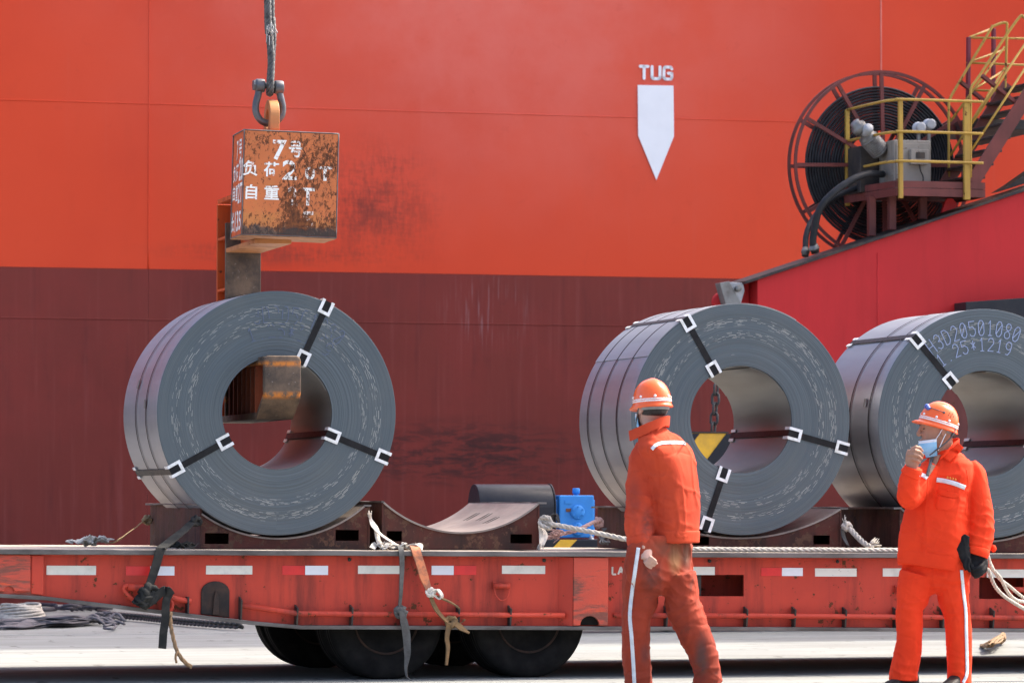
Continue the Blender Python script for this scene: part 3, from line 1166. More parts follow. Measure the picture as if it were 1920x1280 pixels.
# ------------------------------------------------------------------ low-bed trailer
M['trailer_red'] = painted('trailer_red', (.52, .056, .030), (.41, .044, .026), amount=.48, gamount=.62, rough=.5, sc_=2.2, spec=.25)
def scraped():
    n = N('trailer_red_scraped')
    col = n.mix(n.ramp(n.noise(3, 5, .6), .3, .7), (.48, .058, .028), (.58, .062, .026))
    a = n.ramp(n.noise(5, 9, .76, st=(.45, 1, 1.9), dist=.4), .45, .57)
    col = n.mix(n.math('MULTIPLY', a, .80), col, n.mix(n.noise(30, 5, .7), (.17, .085, .055), (.07, .04, .035)))
    k = n.ramp(n.noise(11, 8, .7, st=(.3, 1, 2.2)), .60, .66)
    col = n.mix(k, col, (.60, .075, .025))
    e = n.ramp(n.noise(24, 6, .7), .62, .70)
    col = n.mix(n.math('MULTIPLY', e, .7), col, (.05, .035, .03))
    return n.done(col, n.mixf(a, .5, .8), 0, n.bump(n.math('SUBTRACT', n.noise(70, 4), a), .4, .004))


M['trailer_bare'] = scraped()
M['deck_plate'] = simple('deck_plate', (.42, .36, .29), (.20, .16, .13), 5, .6, .1, .3, 40, .35, .75)
M['flange'] = simple('worn_flange', (.17, .155, .145), (.07, .06, .055), 7, .5, .5, .3, 50, st=(.35, 1, 1))
M['reflector_white'] = painted('reflector_white', (.74, .72, .64), (.66, .64, .56), rust=(.05, .03, .02), amount=.1, gamount=.22, streak=False, rough=.35)
M['reflector_silver'] = painted('reflector_silver', (.78, .80, .84), (.72, .74, .78), rust=(.3, .04, .03), amount=-.1, gamount=.08, streak=False, rough=.3)
M['reflector_red'] = simple('reflector_red', (.70, .022, .020), (.58, .02, .018), 9, .35)
M['burnt'] = simple('burnt_steel', (.016, .012, .011), (.055, .028, .018), 9, .75, .2, .4, 30)
M['tyre'] = simple('tyre_rubber', (.007, .007, .007), (.016, .015, .014), 8, .85, 0, .2, 40, spec=.12)

VF, VW, VB = -.50, -.40, 2.45          # deck edge, web face, far edge
WD = (tp(100, 1031, VF).z + tp(1100, 1032, VF).z) / 2
tr = thing('lowbed_trailer', 'long dirty red low-bed trailer with reflective strips carrying the steel coils', 'trailer', TM)
UL, UR = -4.6, 9.2
# steel deck in plates
cuts = [UL, -2.9, -1.35, .52, 1.0, 2.35, 4.15, 5.9, 7.4, UR]
for a, b_ in zip(cuts[:-1], cuts[1:]):
    b = MB()
    b.box((a + .003, VF + .05, WD - .020), (b_ - .003, VB, WD + random.uniform(-.002, .001)))
    b.build('deck_plate', M['deck_plate'], tr, bevel=.003)
b = MB()
pts = []
for i in range(80):
    u = UL + (UR - UL) * i / 79
    pts.append(V((u, VF + .024 + .004 * noise.noise(V((u * 3, 0, 0))), WD - .017 + .003 * noise.noise(V((u * 2.3, 5, 0))))))
b.ribbon(pts, .05, .034, V((0, 1, 0)))
b.build('deck_edge', M['flange'], tr, bevel=.004)

bot_px = [(-60, 1108), (85, 1117), (470, 1163), (560, 1171), (900, 1172), (1400, 1174), (2100, 1178)]
bot = [(lambda q: (q.x, q.z))(tp(x, y, VW)) for x, y in bot_px]
bot = [(UL, bot[0][1] + .14)] + bot + [(UR, bot[-1][1])]
z0 = lambda u: lerp_table(bot, u)[0]


def ur(xa, xb, ya, yb, v=VW):
    p, q = tp(xa, yb, v), tp(xb, ya, v)
    return (p.x, q.x, p.z, q.z)


holes = [ur(1304, 1395, 1077, 1117), ur(1836, 1920, 1082, 1122)]
brk = sorted([b_[0] for b_ in bot] + [UL + i * .5 for i in range(28)] + [UR])
for nm, y0, y1, hs in (('side_beam', VW, VW + .02, holes), ('side_beam', VB - .12, VB - .1, [])):
    b = MB()
    b.plate(brk, lambda u: WD - .036, z0, hs, y0, y1)
    b.build(nm, M['trailer_red'], tr, weld=True)
for y0, y1 in ((VF + .03, VW + .12), (VB - .2, VB - .02)):
    b = MB()
    rings = []
    for u, z in bot:
        rings.append([V((u, y0, z - .026)), V((u, y1, z - .026)), V((u, y1, z - .001)), V((u, y0, z - .001))])
    b.loft(rings, 0, False)
    b.build('bottom_flange', M['flange'], tr, bevel=.003)
# box behind the openings, inner beams and cross members
for h in holes:
    b = MB()
    b.box((h[0] - .1, VW + .36, h[2] - .1), (h[1] + .1, VW + .38, h[3] + .1))
    b.build('inner_plate', M['trailer_red'], tr)
for v in (.55, 1.35):
    b = MB()
    b.plate(brk, lambda u: WD - .04, lambda u: z0(u) + .05, [], v, v + .03)
    b.build('inner_beam', M['trailer_red'], tr, weld=True)
for i in range(14):
    u = -4.2 + i
    b = MB()
    b.box((u, VW + .03, max(z0(u), z0(u + .05)) + .02), (u + .05, VB - .13, WD - .03))
    b.build('cross_member', M['dark_steel'], tr)
b = MB()
rings = [[V((u, .56, z + .045)), V((u, 1.36, z + .045)), V((u, 1.36, z + .06)), V((u, .56, z + .06))] for u, z in bot]
b.loft(rings, 0, False)
b.build('belly_plate', M['black_paint'], tr)

# proud box posts with a half-round opening at the foot
def post_shape(u0, u1, zl, zh, hx, hr):
    pts = [(u0, zl)]
    pts += [(hx - hr, zl)] + [(hx - hr * math.cos(math.pi * i / 10), zl + hr * math.sin(math.pi * i / 10) * .95) for i in range(1, 10)] + [(hx + hr, zl)]
    pts += [(u1, zl), (u1, zh), (u0, zh)]
    return pts


a = ur(1075, 1141, 1037, 1172, VF + .02)
h = ur(1088, 1124, 1150, 1172, VF + .02)
b = MB()
b.prism(post_shape(a[0], a[1], a[2], WD - .037, (h[0] + h[1]) / 2, (h[1] - h[0]) / 2), VF + .02, VF + .045)
b.build('corner_post', M['trailer_bare'], tr, bevel=.004)
b = MB()
b.box((a[0], VF + .047, a[2] + .002), (a[0] + .02, VW - .002, WD - .038))
b.box((a[1] - .02, VF + .047, a[2] + .002), (a[1], VW - .002, WD - .038))
b.box((a[0] + .022, VW - .012, a[2] + .002), (a[1] - .022, VW - .003, WD - .038), 1)
b.build('post_side', [M['trailer_bare'], M['black_void']], tr)
c = ur(1046, 1075, 1037, 1172, VW)
b = MB()
b.add([(c[0], VW - .002, c[2]), (a[0] - .002, VF + .03, c[2]), (a[0] - .002, VF + .03, WD - .038), (c[0], VW - .002, WD - .038),
       (c[0], VW - .001, c[2]), (a[0] - .002, VW - .001, c[2]), (a[0] - .002, VW - .001, WD - .038), (c[0], VW - .001, WD - .038)],
      [(0, 1, 2, 3), (0, 4, 5, 1), (3, 2, 6, 7), (1, 5, 6, 2)])
b.build('post_gusset', M['trailer_red'], tr)
a = ur(-60, 57, 1037, 1110, VF + .03)
h = ur(7, 27, 1097, 1108, VF + .03)
b = MB()
pts = post_shape(a[0], a[1], h[2], WD - .037, (h[0] + h[1]) / 2, (h[1] - h[0]) / 2)
b.prism(pts, VF + .03, VF + .05)
b.build('corner_post', M['trailer_bare'], tr, bevel=.004)
b = MB()
b.box((a[0], VF + .052, h[2] - .035), (a[1] + .08, VW - .002, WD - .038), 0)
b.build('post_side', M['trailer_bare'], tr, bevel=.004)
a = ur(58, 82, 1037, 1116, VF + .05)
b = MB()
b.prism([(a[0], a[2] + .012), (a[1], a[2]), (a[1], WD - .038), (a[0], WD - .038)], VF + .045, VW - .004)
b.build('post_edge', M['trailer_red'], tr, bevel=.006)

# reflective strips
strips = [(87, 180, 'w', 1060, 1077), (236, 327, 'rw', 1061, 1078), (386, 473, 'w', 1060, 1076), (529, 615, 'rw', 1060, 1077), (671, 750, 'w', 1060, 1075),
          (809, 893, 'wr', 1060, 1077), (941, 1022, 'w', 1060, 1075), (1262, 1340, 'w', 1062, 1077), (1427, 1505, 'rw', 1064, 1079), (1528, 1606, 'w', 1065, 1080),
          (1655, 1735, 'w', 1065, 1080), (1850, 1925, 'w', 1067, 1082), (1955, 2030, 'rw', 1067, 1082)]
for x0, x1, k, y0, y1 in strips:
    cols = {'w': ['reflector_white'], 'rw': ['reflector_red', 'reflector_silver'], 'wr': ['reflector_silver', 'reflector_red']}[k]
    n = len(cols)
    for i, cname in enumerate(cols):
        q = ur(x0 + (x1 - x0) * i / n, x0 + (x1 - x0) * (i + 1) / n - (.5 if i < n - 1 else 0), y0, y1)
        b = MB()
        b.box((q[0], VW - .0035, q[2]), (q[1], VW - .0005, q[3]))
        b.build('reflective_strip', M[cname], tr)
# leftover stencil letters beside the post
b = MB()
q = ur(1148, 1170, 1062, 1076)
w_, h_ = (q[1] - q[0]), (q[3] - q[2])
stroke_mesh([[(q[0], q[3]), (q[0], q[2]), (q[0] + w_ * .32, q[2])], [(q[0] + w_ * .5, q[2]), (q[0] + w_ * .72, q[3]), (q[0] + w_ * .95, q[2])], [(q[0] + w_ * .6, q[2] + h_ * .35), (q[0] + w_ * .85, q[2] + h_ * .35)]],
            .012, .002, b, lambda x, z, d: V((x, VW - .001 - d, z)), False)
b.build('stencil_lettering', M['reflector_white'], tr)

# tie rods along the foot of the web, with their bracket plates
VRD = VF + .045


def rod(pxs, r=.019):
    b = MB()
    b.tube([tp(x, y, VRD) for x, y in pxs], r, 10)
    return b.build('tie_rod', M['trailer_red'], tr)


rod([(452, 1134), (545, 1148), (565, 1150), (700, 1151), (860, 1152), (1058, 1153)])
rod([(1150, 1153), (1400, 1154), (1680, 1156), (1930, 1158), (2050, 1158)])
for x, ya in ((452, 1128), (557, 1143), (660, 1143), (755, 1143), (860, 1143), (957, 1144), (1250, 1144), (1306, 1144), (1400, 1146), (1490, 1146), (1585, 1147), (1680, 1147), (1768, 1148), (1862, 1148)):
    q = tp(x, ya, VRD)
    zb = z0(q.x)
    b = MB()
    b.add([(q.x - .006, VF + .02, q.z + .012), (q.x - .006, VW - .002, q.z + .035), (q.x - .006, VW - .002, zb), (q.x - .006, VF + .04, zb),
           (q.x + .006, VF + .02, q.z + .012), (q.x + .006, VW - .002, q.z + .035), (q.x + .006, VW - .002, zb), (q.x + .006, VF + .04, zb)],
          [(0, 1, 2, 3), (7, 6, 5, 4), (0, 4, 5, 1), (1, 5, 6, 2), (2, 6, 7, 3), (3, 7, 4, 0)])
    b.build('rod_bracket', M['dark_steel'], tr, bevel=.002)
# tie-down loop at the left
b = MB()
b.tube(spline([tp(x, y, VRD + d) for x, y, d in ((285, 1101, 0), (262, 1099, 0), (240, 1097, 0), (232, 1101, .0), (234, 1109, .0), (246, 1121, .0), (262, 1130, .02))], 6), .014, 10)
b.tube(spline([tp(x, y, VRD) for x, y in ((300, 1112), (316, 1117), (330, 1122), (358, 1127))], 5), .019, 10)
b.tube(spline([tp(x, y, VRD) for x, y in ((312, 1113), (321, 1124), (323, 1136), (318, 1146))], 5), .012, 8)
b.build('tie_loop', M['trailer_red'], tr)
b = MB()
b.tube([tp(240, 1099, VRD), tp(280, 1103, VRD)], .024, 12)
b.build('tie_sleeve', M['trailer_red'], tr)
q = tp(352, 1118, VRD)
b = MB()
b.box((q.x - .006, VF + .02, tp(352, 1150, VRD).z), (q.x + .006, VW - .002, q.z))
b.build('rod_bracket', M['dark_steel'], tr, bevel=.002)
# burnt stake pocket
q = ur(376, 430, 1089, 1153)
zz = max(z0(q[0]), z0(q[1]))
rr = (q[1] - q[0]) / 2
pts = [(q[0], z0(q[0]) + .004), (q[1], z0(q[1]) + .004)] + [((q[0] + q[1]) / 2 + rr * math.cos(math.pi * i / 12), q[3] - rr * .75 + rr * .75 * math.sin(math.pi * i / 12)) for i in range(13)]
b = MB()
b.prism(pts, VW - .014, VW - .001)
b.build('stake_pocket', M['burnt'], tr, bevel=.004)
b = MB()
cx = (q[0] + q[1]) / 2
b.prism([(cx - .02, z0(cx) + .01), (cx + .022, z0(cx) + .01), (cx + .018, q[3] - .10), (cx, q[3] - .06), (cx - .012, q[3] - .10)], VW - .030, VW - .015)
b.build('pocket_rib', M['burnt'], tr, bevel=.003)
# lashing rings
for x, y in ((937, 1097), (1690, 1104), (1905, 1104)):
    q = tp(x, y, VW)
    b = MB()
    b.tube([(q.x - .05, VW - .03, q.z), (q.x + .06, VW - .03, q.z - .004)], .018, 12)
    b.box((q.x - .055, VW - .028, q.z - .025), (q.x - .035, VW - .001, q.z + .025))
    hd = b.build('lashing_eye', M['trailer_red'], tr)
    b = MB()
    b.tube([(q.x + .005 + .055 * math.cos(math.pi + math.pi * i / 14), VW - .03 - .012 * math.sin(math.pi * i / 14), q.z + .10 * math.sin(math.pi + math.pi * i / 14) - .0) for i in range(15)], .005, 6)
    b.build('ring', M['trailer_red'], hd)
# dark bolts and drips under the deck edge
for x in (655, 1020, 1330, 1570):
    q = tp(x, 1040, VW)
    b = MB()
    b.lathe([(.001, -.012), (.012, -.012), (.013, -.002), (.001, -.002)], (q.x, VW, WD - .06), 'y', 8)
    b.build('bolt', M['dark_steel'], tr)

# wheels: two axle lines of twin tyres on each side
def wheel_mesh_profile(r, w):
    return [(r * .56, w * .38), (r * .60, w * .47), (r * .80, w * .5), (r * .93, w * .46), (r * .985, w * .38), (r, w * .28), (r, w * .17), (r * .978, w * .16), (r * .978, w * .12), (r, w * .11), (r, -w * .11), (r * .978, -w * .12), (r * .978, -w * .16), (r, -w * .17), (r, -w * .28), (r * .985, -w * .38), (r * .93, -w * .46), (r * .80, -w * .5), (r * .60, -w * .47), (r * .56, -w * .38)]


RT = .39
tyre_b = MB()
tyre_b.lathe(wheel_mesh_profile(RT, .23), (0, 0, 0), 'y', 56)
tyre_me = tyre_b.mesh('tyre', M['tyre'])
rim_b = MB()
rim_b.lathe([(.02, -.05), (.10, -.055), (.105, -.02), (.15, -.018), (.17, .0), (.19, -.06), (.215, -.10), (.222, -.09), (.22, .09), (.2, .08), (.19, .03), (.02, .03)], (0, 0, 0), 'y', 40)
M['rim_brown'] = simple('rim_dirt', (.060, .036, .028), (.025, .022, .02), 10, .85, spec=.12)
for i in range(8):
    a_ = 2 * math.pi * i / 8
    rim_b.lathe([(.001, -.036), (.012, -.036), (.013, -.014), (.001, -.014)], (.135 * math.cos(a_), 0, .135 * math.sin(a_)), 'y', 6)
rim_me = rim_b.mesh('rim', M['rim_brown'])
hub_px = ((727, 1164), (995, 1160))
for x, y in hub_px:
    q = tp(x, y, -.30)
    wz = (TMI @ V((0, 0, 0))).z
    # ground height below this wheel in trailer coordinates
    gw_ = None
    p0_ = TM @ V((q.x, 1, 0))
    zc_ = RT - p0_.z - .004
    for v in (-.17, .10, 1.75, 2.02):
        w_ = bpy.data.objects.new('wheel', None)
        COL.objects.link(w_)
        w_.parent = tr
        w_.location = (q.x, v, zc_)
        for nm, me in (('tyre', tyre_me), ('rim', rim_me)):
            o = bpy.data.objects.new(nm, me)
            COL.objects.link(o)
            o.parent = w_
            o.rotation_euler = (0, random.uniform(0, 3), 0)
    b = MB()
    b.tube([(q.x, -.1, zc_), (q.x, 2.0, zc_)], .06, 12)
    b.build('axle', M['dark_steel'], tr)
    b = MB()
    b.box((q.x - .35, .32, zc_ - .02), (q.x + .35, .42, zc_ + .10))
    b.box((q.x - .35, 1.5, zc_ - .02), (q.x + .35, 1.6, zc_ + .10))
    b.build('suspension_beam', M['black_paint'], tr)

# ------------------------------------------------------------------ cradles
M['cradle'] = painted('cradle_brown', (.085, .020, .013), (.032, .015, .012), amount=.95, gamount=.85, grime=(.022, .017, .015), rust=(.05, .026, .017), rough=.6, sc_=3)
M['seat'] = simple('worn_seat', (.24, .205, .18), (.12, .10, .09), 4, .5, .25, .3, 30, .3, .75, st=(1, .3, 1))
C1, C2, C3 = tp(520, 774, 0), tp(1390, 786, 0), tp(1848, 794, 0)
rad_of = lambda c, px: px * (TM @ c).y / F
R1, R2, R3 = rad_of(C1, 229), rad_of(C2, 216.5), rad_of(C3, 215)
VS0, VS1 = .05, 1.80


def cradle(u0, u1, uc, wc, rs, zt, label, slots, lip_l=.05, lip_r=.02):
    zb = WD + .004
    root = thing('coil_cradle', label, 'cradle', TM @ Matrix.Translation((uc, (VS0 + VS1) / 2, zb)), 'steel cradles on the trailer deck')
    I = Matrix.Translation((-uc, -(VS0 + VS1) / 2, -zb))
    arc = lambda u: min(zt, wc - math.sqrt(max(rs * rs - (u - uc) ** 2, 0))) if abs(u - uc) < rs else zt
    hw = math.sqrt(rs * rs - (wc - zt) ** 2) if wc - zt < rs else .3
    us_ = [u0, u1] + [max(u0, min(u1, uc + hw * math.sin(math.pi / 2 * t / 16))) for t in range(-16, 17)]
    for v in (VS0, VS1 - .02):
        b = MB()
        b.plate(us_, lambda u: arc(u) - .012, zb, slots if v == VS0 else [], v, v + .02)
        b.build('end_frame', M['cradle'], root, M=I, weld=True)
    ua, ub = max(u0, uc - hw), min(u1, uc + hw)
    aa, ab = math.asin((ua - uc) / rs), math.asin((ub - uc) / rs)
    b = MB()
    rings = []
    for i in range(37):
        t = aa + (ab - aa) * i / 36
        s_, c_ = math.sin(t), math.cos(t)
        rings.append([V((uc + rs * s_, VS0 - .012, wc - rs * c_)), V((uc + rs * s_, VS1 + .01, wc - rs * c_)), V((uc + (rs + .012) * s_, VS1 + .01, wc - (rs + .012) * c_)), V((uc + (rs + .012) * s_, VS0 - .012, wc - (rs + .012) * c_))])
    b.loft(rings, 0, False)
    for i in range(36):
        for k_ in (3,):
            pass
    st = b.build('seat_plate', M['seat'], root, M=I)
    for k_ in range(3):
        for s_ in (-1, 1):
            t = ab * .70 if k_ else ab * .62
            v = .55 + k_ * .33 + .04 * s_
            b = MB()
            p_ = V((uc + (rs - .001) * math.sin(t), v, wc - (rs - .001) * math.cos(t)))
            b.bar(p_ - V((.05, 0, .05 * math.tan(t))), p_ + V((.05, 0, .05 * math.tan(t))), .02, .003)
            b.build('slot_mark', M['black_void'], st)
    for u, s_ in ((u0, -1), (u1, 1)):
        b = MB()
        x0, x1 = (u - .014, u) if s_ < 0 else (u, u + .014)
        b.box((x0, VS0 - .004, zb), (x1, VS1 + .004, zt - .006))
        b.build('side_plate', M['cradle'], root, M=I, bevel=.002)
        b = MB()
        lip = lip_l if s_ < 0 else lip_r
        xi = ua if s_ < 0 else ub
        x0, x1 = (u - lip, xi - .001) if s_ < 0 else (xi + .001, u + lip)
        nseg = 8
        rings = []
        for i in range(nseg + 1):
            v = VS0 - .012 + (VS1 - VS0 + .02) * i / nseg
            dz = .006 * noise.noise(V((v * 3, u, 0)))
            rings.append([V((x0, v, zt - .006 + dz)), V((x1, v, zt - .006)), V((x1, v, zt + .006)), V((x0, v, zt + .006 + dz))])
        b.loft(rings, 0, False)
        b.build('top_lip', M['flange'], root, M=I)
    for i in range(1, 4):
        v = VS0 + (VS1 - VS0) * i / 4
        b = MB()
        b.plate(us_, lambda u: arc(u) - .014, zb, [], v, v + .014)
        b.build('inner_frame', M['cradle'], root, M=I, weld=True)
    return root


def slot(x0, x1, y0, y1):
    return ur(x0, x1, y0, y1, VS0)


q0, q1 = tp(379, 945, VS0), tp(690, 940, VS0)
zl1 = C1.z - R1 - .016
r1c = ((q1.x - q0.x) ** 2 / 4 * 1.08 + (q0.z - zl1) ** 2) / (2 * (q0.z - zl1))
cradle(q0.x, q1.x, C1.x + .02, zl1 + r1c, r1c, q0.z, 'rusty steel cradle directly under the coil held by the hook', [slot(384, 429, 999, 1019), slot(629, 673, 993, 1013)])
q0, q1 = tp(720, 938, VS0), tp(1008, 945, VS0)
cu = (q0.x + q1.x) / 2
zlow = tp(862, 997, VS0).z
hw = (q1.x - q0.x) / 2 - .0
ztop = (q0.z + q1.z) / 2
sag = ztop - zlow
rs2 = (hw * hw + sag * sag) / (2 * sag)
cradle(q0.x, q1.x, cu, zlow + rs2, rs2, ztop, 'empty rusty cradle with a bare curved seat between two coils', [slot(725, 754, 995, 1014), slot(957, 998, 1001, 1018)], .02, .06)
q1 = tp(1574, 953, VS0)
zl2 = C2.z - R2 - .016
r2c = ((q1.x - C2.x) ** 2 + (q1.z - zl2) ** 2) / (2 * (q1.z - zl2))
cradle(tp(1124, 950, VS1).x, q1.x, C2.x, zl2 + r2c, r2c, q1.z, 'rusty cradle under the middle coil, partly behind the walking worker', [slot(1300, 1330, 1006, 1021), slot(1525, 1556, 1003, 1020)], .06, .06)
q0 = tp(1690, 952, VS0)
zl3 = C3.z - R3 - .016
r3c = ((q0.x - C3.x) ** 2 + (q0.z - zl3) ** 2) / (2 * (q0.z - zl3))
cradle(q0.x, 2 * C3.x - q0.x, C3.x, zl3 + r3c, r3c, q0.z, 'dark cradle under the coil numbered in chalky ink, behind the standing worker', [slot(1712, 1750, 1004, 1022)], .06, .04)
# ------------------------------------------------------------------ steel coils
def coil_face_mat(name, rout, seed):
    n = N(name)
    o = n.sep()
    r = n.math('SQRT', n.math('ADD', n.math('MULTIPLY', o[0], o[0]), n.math('MULTIPLY', o[2], o[2])))
    th = n.math('ARCTAN2', o[0], o[2])
    wob = n.math('MULTIPLY', n.noise(1.4, 2), .004)
    rw = n.math('ADD', r, wob)
    # wraps seen edge-on: fine rings of varying tone
    ring1 = n.noise(1, 6, .7, vec=n.comb(n.math('MULTIPLY', rw, 260), n.math('MULTIPLY', th, .5), seed))
    ring2 = n.noise(1, 3, .6, vec=n.comb(n.math('MULTIPLY', rw, 38), n.math('MULTIPLY', th, .5), seed + 3))
    col = n.mix(n.ramp(ring1, .32, .72), (.060, .079, .091), (.098, .121, .134))
    col = n.mix(n.math('MULTIPLY', n.ramp(ring2, .5, .75), .22), col, (.11, .12, .12))
    col = n.mix(n.math('MULTIPLY', n.ramp(ring1, .40, .25), .35), col, (.045, .05, .06))
    big = n.noise(1.2, 3, .5)
    col = n.mix(n.math('MULTIPLY', n.ramp(big, .4, .7), .22), col, (.16, .16, .145))
    # pale broken scratches in two bands and a scattering elsewhere
    clump = n.noise(1, 2, .5, vec=n.comb(n.math('MULTIPLY', rw, 18), n.math('MULTIPLY', th, 2.2), seed + 15))

    def band(c, w):
        return n.math('SUBTRACT', 1.0, n.ramp(n.math('ABSOLUTE', n.math('SUBTRACT', n.math('DIVIDE', r, rout), c)), w * .35, w))

    bands = n.math('MAXIMUM', band(.85, .050), n.math('MULTIPLY', band(.735, .045), .92))
    # each dash sits in one wrap: row by radius, dash by angle, both drawn at random
    t0 = n.math('MULTIPLY', r, 150.0)
    row = n.math('FLOOR', t0)
    wn = n.node('ShaderNodeTexWhiteNoise', noise_dimensions='2D')
    n.put(wn.inputs['Vector'], n.comb(row, seed, 0))
    tt = n.math('ADD', n.math('MULTIPLY', th, 8.5), n.math('MULTIPLY', wn.outputs['Value'], 40.0))
    cell = n.math('FLOOR', tt)
    w2 = n.node('ShaderNodeTexWhiteNoise', noise_dimensions='2D')
    n.put(w2.inputs['Vector'], n.comb(n.math('ADD', row, seed * 3), cell, 0))
    w3 = n.node('ShaderNodeTexWhiteNoise', noise_dimensions='2D')
    n.put(w3.inputs['Vector'], n.comb(cell, n.math('ADD', row, seed * 7 + 31), 0))
    chance = n.math('ADD', n.math('MULTIPLY', bands, n.mixf(n.ramp(clump, .35, .65), .40, .82)), n.math('MULTIPLY', n.ramp(clump, .62, .8), .05))
    on_ = n.math('LESS_THAN', w2.outputs['Value'], chance)
    fr = n.math('FRACT', tt)
    ln = n.math('MULTIPLY_ADD', w3.outputs['Value'], .60, .18)
    inside = n.math('LESS_THAN', fr, ln)
    thick = n.math('LESS_THAN', n.math('ABSOLUTE', n.math('SUBTRACT', n.math('FRACT', t0), .5)), n.math('MULTIPLY_ADD', w3.outputs['Value'], .14, .12))
    d = n.math('MULTIPLY', n.math('MULTIPLY', on_, inside), thick)
    col = n.mix(n.math('MULTIPLY', d, n.math('MULTIPLY_ADD', w2.outputs['Value'], .5, .35)), col, (.50, .49, .44))
    h = n.math('ADD', ring1, n.math('MULTIPLY', d, .5))
    return n.done(col, n.mixf(ring1, .42, .58), .35, n.bump(h, .16, .003), .4)


ANI = .25


def coil_skin_mat(name, col, seed, rough=.26):
    n = N(name)
    s = n.noise(2.2, 5, .6, st=(1, .12, 1))
    c = n.mix(n.ramp(s, .3, .7), col, tuple(x * .62 for x in col))
    f = n.noise(9, 7, .7, st=(1, .25, 1))
    c = n.mix(n.math('MULTIPLY', n.ramp(f, .62, .8), .35), c, (.24, .20, .16))
    tg = n.node('ShaderNodeTangent', direction_type='RADIAL', axis='Y')
    n.put(n.b.inputs['Tangent'], tg.outputs[0])
    n.b.inputs['Anisotropic'].default_value = .75
    n.b.inputs['Anisotropic Rotation'].default_value = ANI
    return n.done(c, n.mixf(n.noise(4, 4, st=(1, .3, 1)), rough - .05, rough + .14), .55, n.bump(n.math('ADD', n.noise(1.6, 2), n.math('MULTIPLY', f, .06)), .10, .02))


M['coil_skin'] = coil_skin_mat('coil_skin', (.32, .325, .345), 1, .33)
M['coil_wrap'] = coil_skin_mat('coil_wrap', (.36, .365, .375), 2, .36)
M['coil_bore'] = coil_skin_mat('coil_bore', (.27, .26, .24), 3, .34)
M['band_black'] = simple('band_black', (.006, .006, .007), (.014, .014, .015), 12, .5, 0, spec=.2)
M['guard_white'] = simple('guard_white', (.78, .80, .82), (.62, .62, .58), 30, .4, .15, .1)
M['paper'] = simple('paper', (.70, .69, .66), (.55, .54, .52), 30, .7)
n = N('ink_blue')
M['ink'] = n.done(n.mix(n.noise(60, 3), (.30, .37, .54), (.20, .26, .42)), .6)
n = N('ink_faint')
M['ink_faint'] = n.done(n.mix(n.noise(60, 3), (.095, .125, .20), (.07, .09, .13)), .6)

GLYPH = {
    '0': [[(0, .2), (0, .8), (.3, 1), (.7, 1), (1, .8), (1, .2), (.7, 0), (.3, 0), (0, .2)], [(.05, .15), (.95, .85)]],
    '1': [[(.2, .8), (.5, 1), (.5, 0)], [(.2, 0), (.8, 0)]],
    '2': [[(0, .8), (.3, 1), (.7, 1), (1, .8), (1, .6), (0, 0), (1, 0)]],
    '3': [[(0, .85), (.3, 1), (.7, 1), (1, .8), (.9, .6), (.5, .52), (.9, .45), (1, .2), (.7, 0), (.3, 0), (0, .15)]],
    '5': [[(1, 1), (0, 1), (0, .58), (.6, .62), (1, .42), (1, .2), (.7, 0), (.2, 0), (0, .15)]],
    '8': [[(.5, .52), (.1, .65), (.05, .85), (.3, 1), (.7, 1), (.95, .85), (.9, .65), (.5, .52), (.05, .35), (0, .15), (.3, 0), (.7, 0), (1, .15), (.95, .35), (.5, .52)]],
    '9': [[(1, .55), (.7, .42), (.3, .42), (0, .6), (0, .82), (.3, 1), (.7, 1), (1, .82), (1, .3), (.7, 0), (.3, 0)]],
    'H': [[(0, 0), (0, 1)], [(1, 0), (1, 1)], [(0, .5), (1, .5)]],
    'D': [[(0, 0), (0, 1), (.6, 1), (1, .75), (1, .25), (.6, 0), (0, 0)]],
    '.': [[(.4, 0), (.55, 0)]],
    '*': [[(.5, .15), (.5, .85)], [(.15, .3), (.85, .7)], [(.15, .7), (.85, .3)]],
}


def ink_line(txt, rad, a0, a1, h, width, drop=0.0, seed=1):
    """characters standing on an arc of a coil face; angles in degrees, clockwise reading"""
    mb = MB()
    rn = random.Random(seed)
    nn = len(txt)
    for i, ch in enumerate(txt):
        a = R(a0 + (a1 - a0) * (i + .5) / nn)
        cw = abs(R(a1 - a0)) / nn * rad * .66
        for pl in GLYPH.get(ch, []):
            for p, q in zip(pl[:-1], pl[1:]):
                if rn.random() < drop:
                    continue

                def fm(x, z, d, a=a):
                    ca, sa = math.cos(a), math.sin(a)
                    ex, ez = sa, -ca
                    return V((rad * ca + ex * x + ca * z, -.0030 - d - .0004 * rn.random(), rad * sa + ez * x + sa * z))
                stroke_mesh([[((p[0] - .5) * cw, p[1] * h), ((q[0] - .5) * cw, q[1] * h)]], width, .0008, mb, fm)
    return mb


WIDTH = 1.219


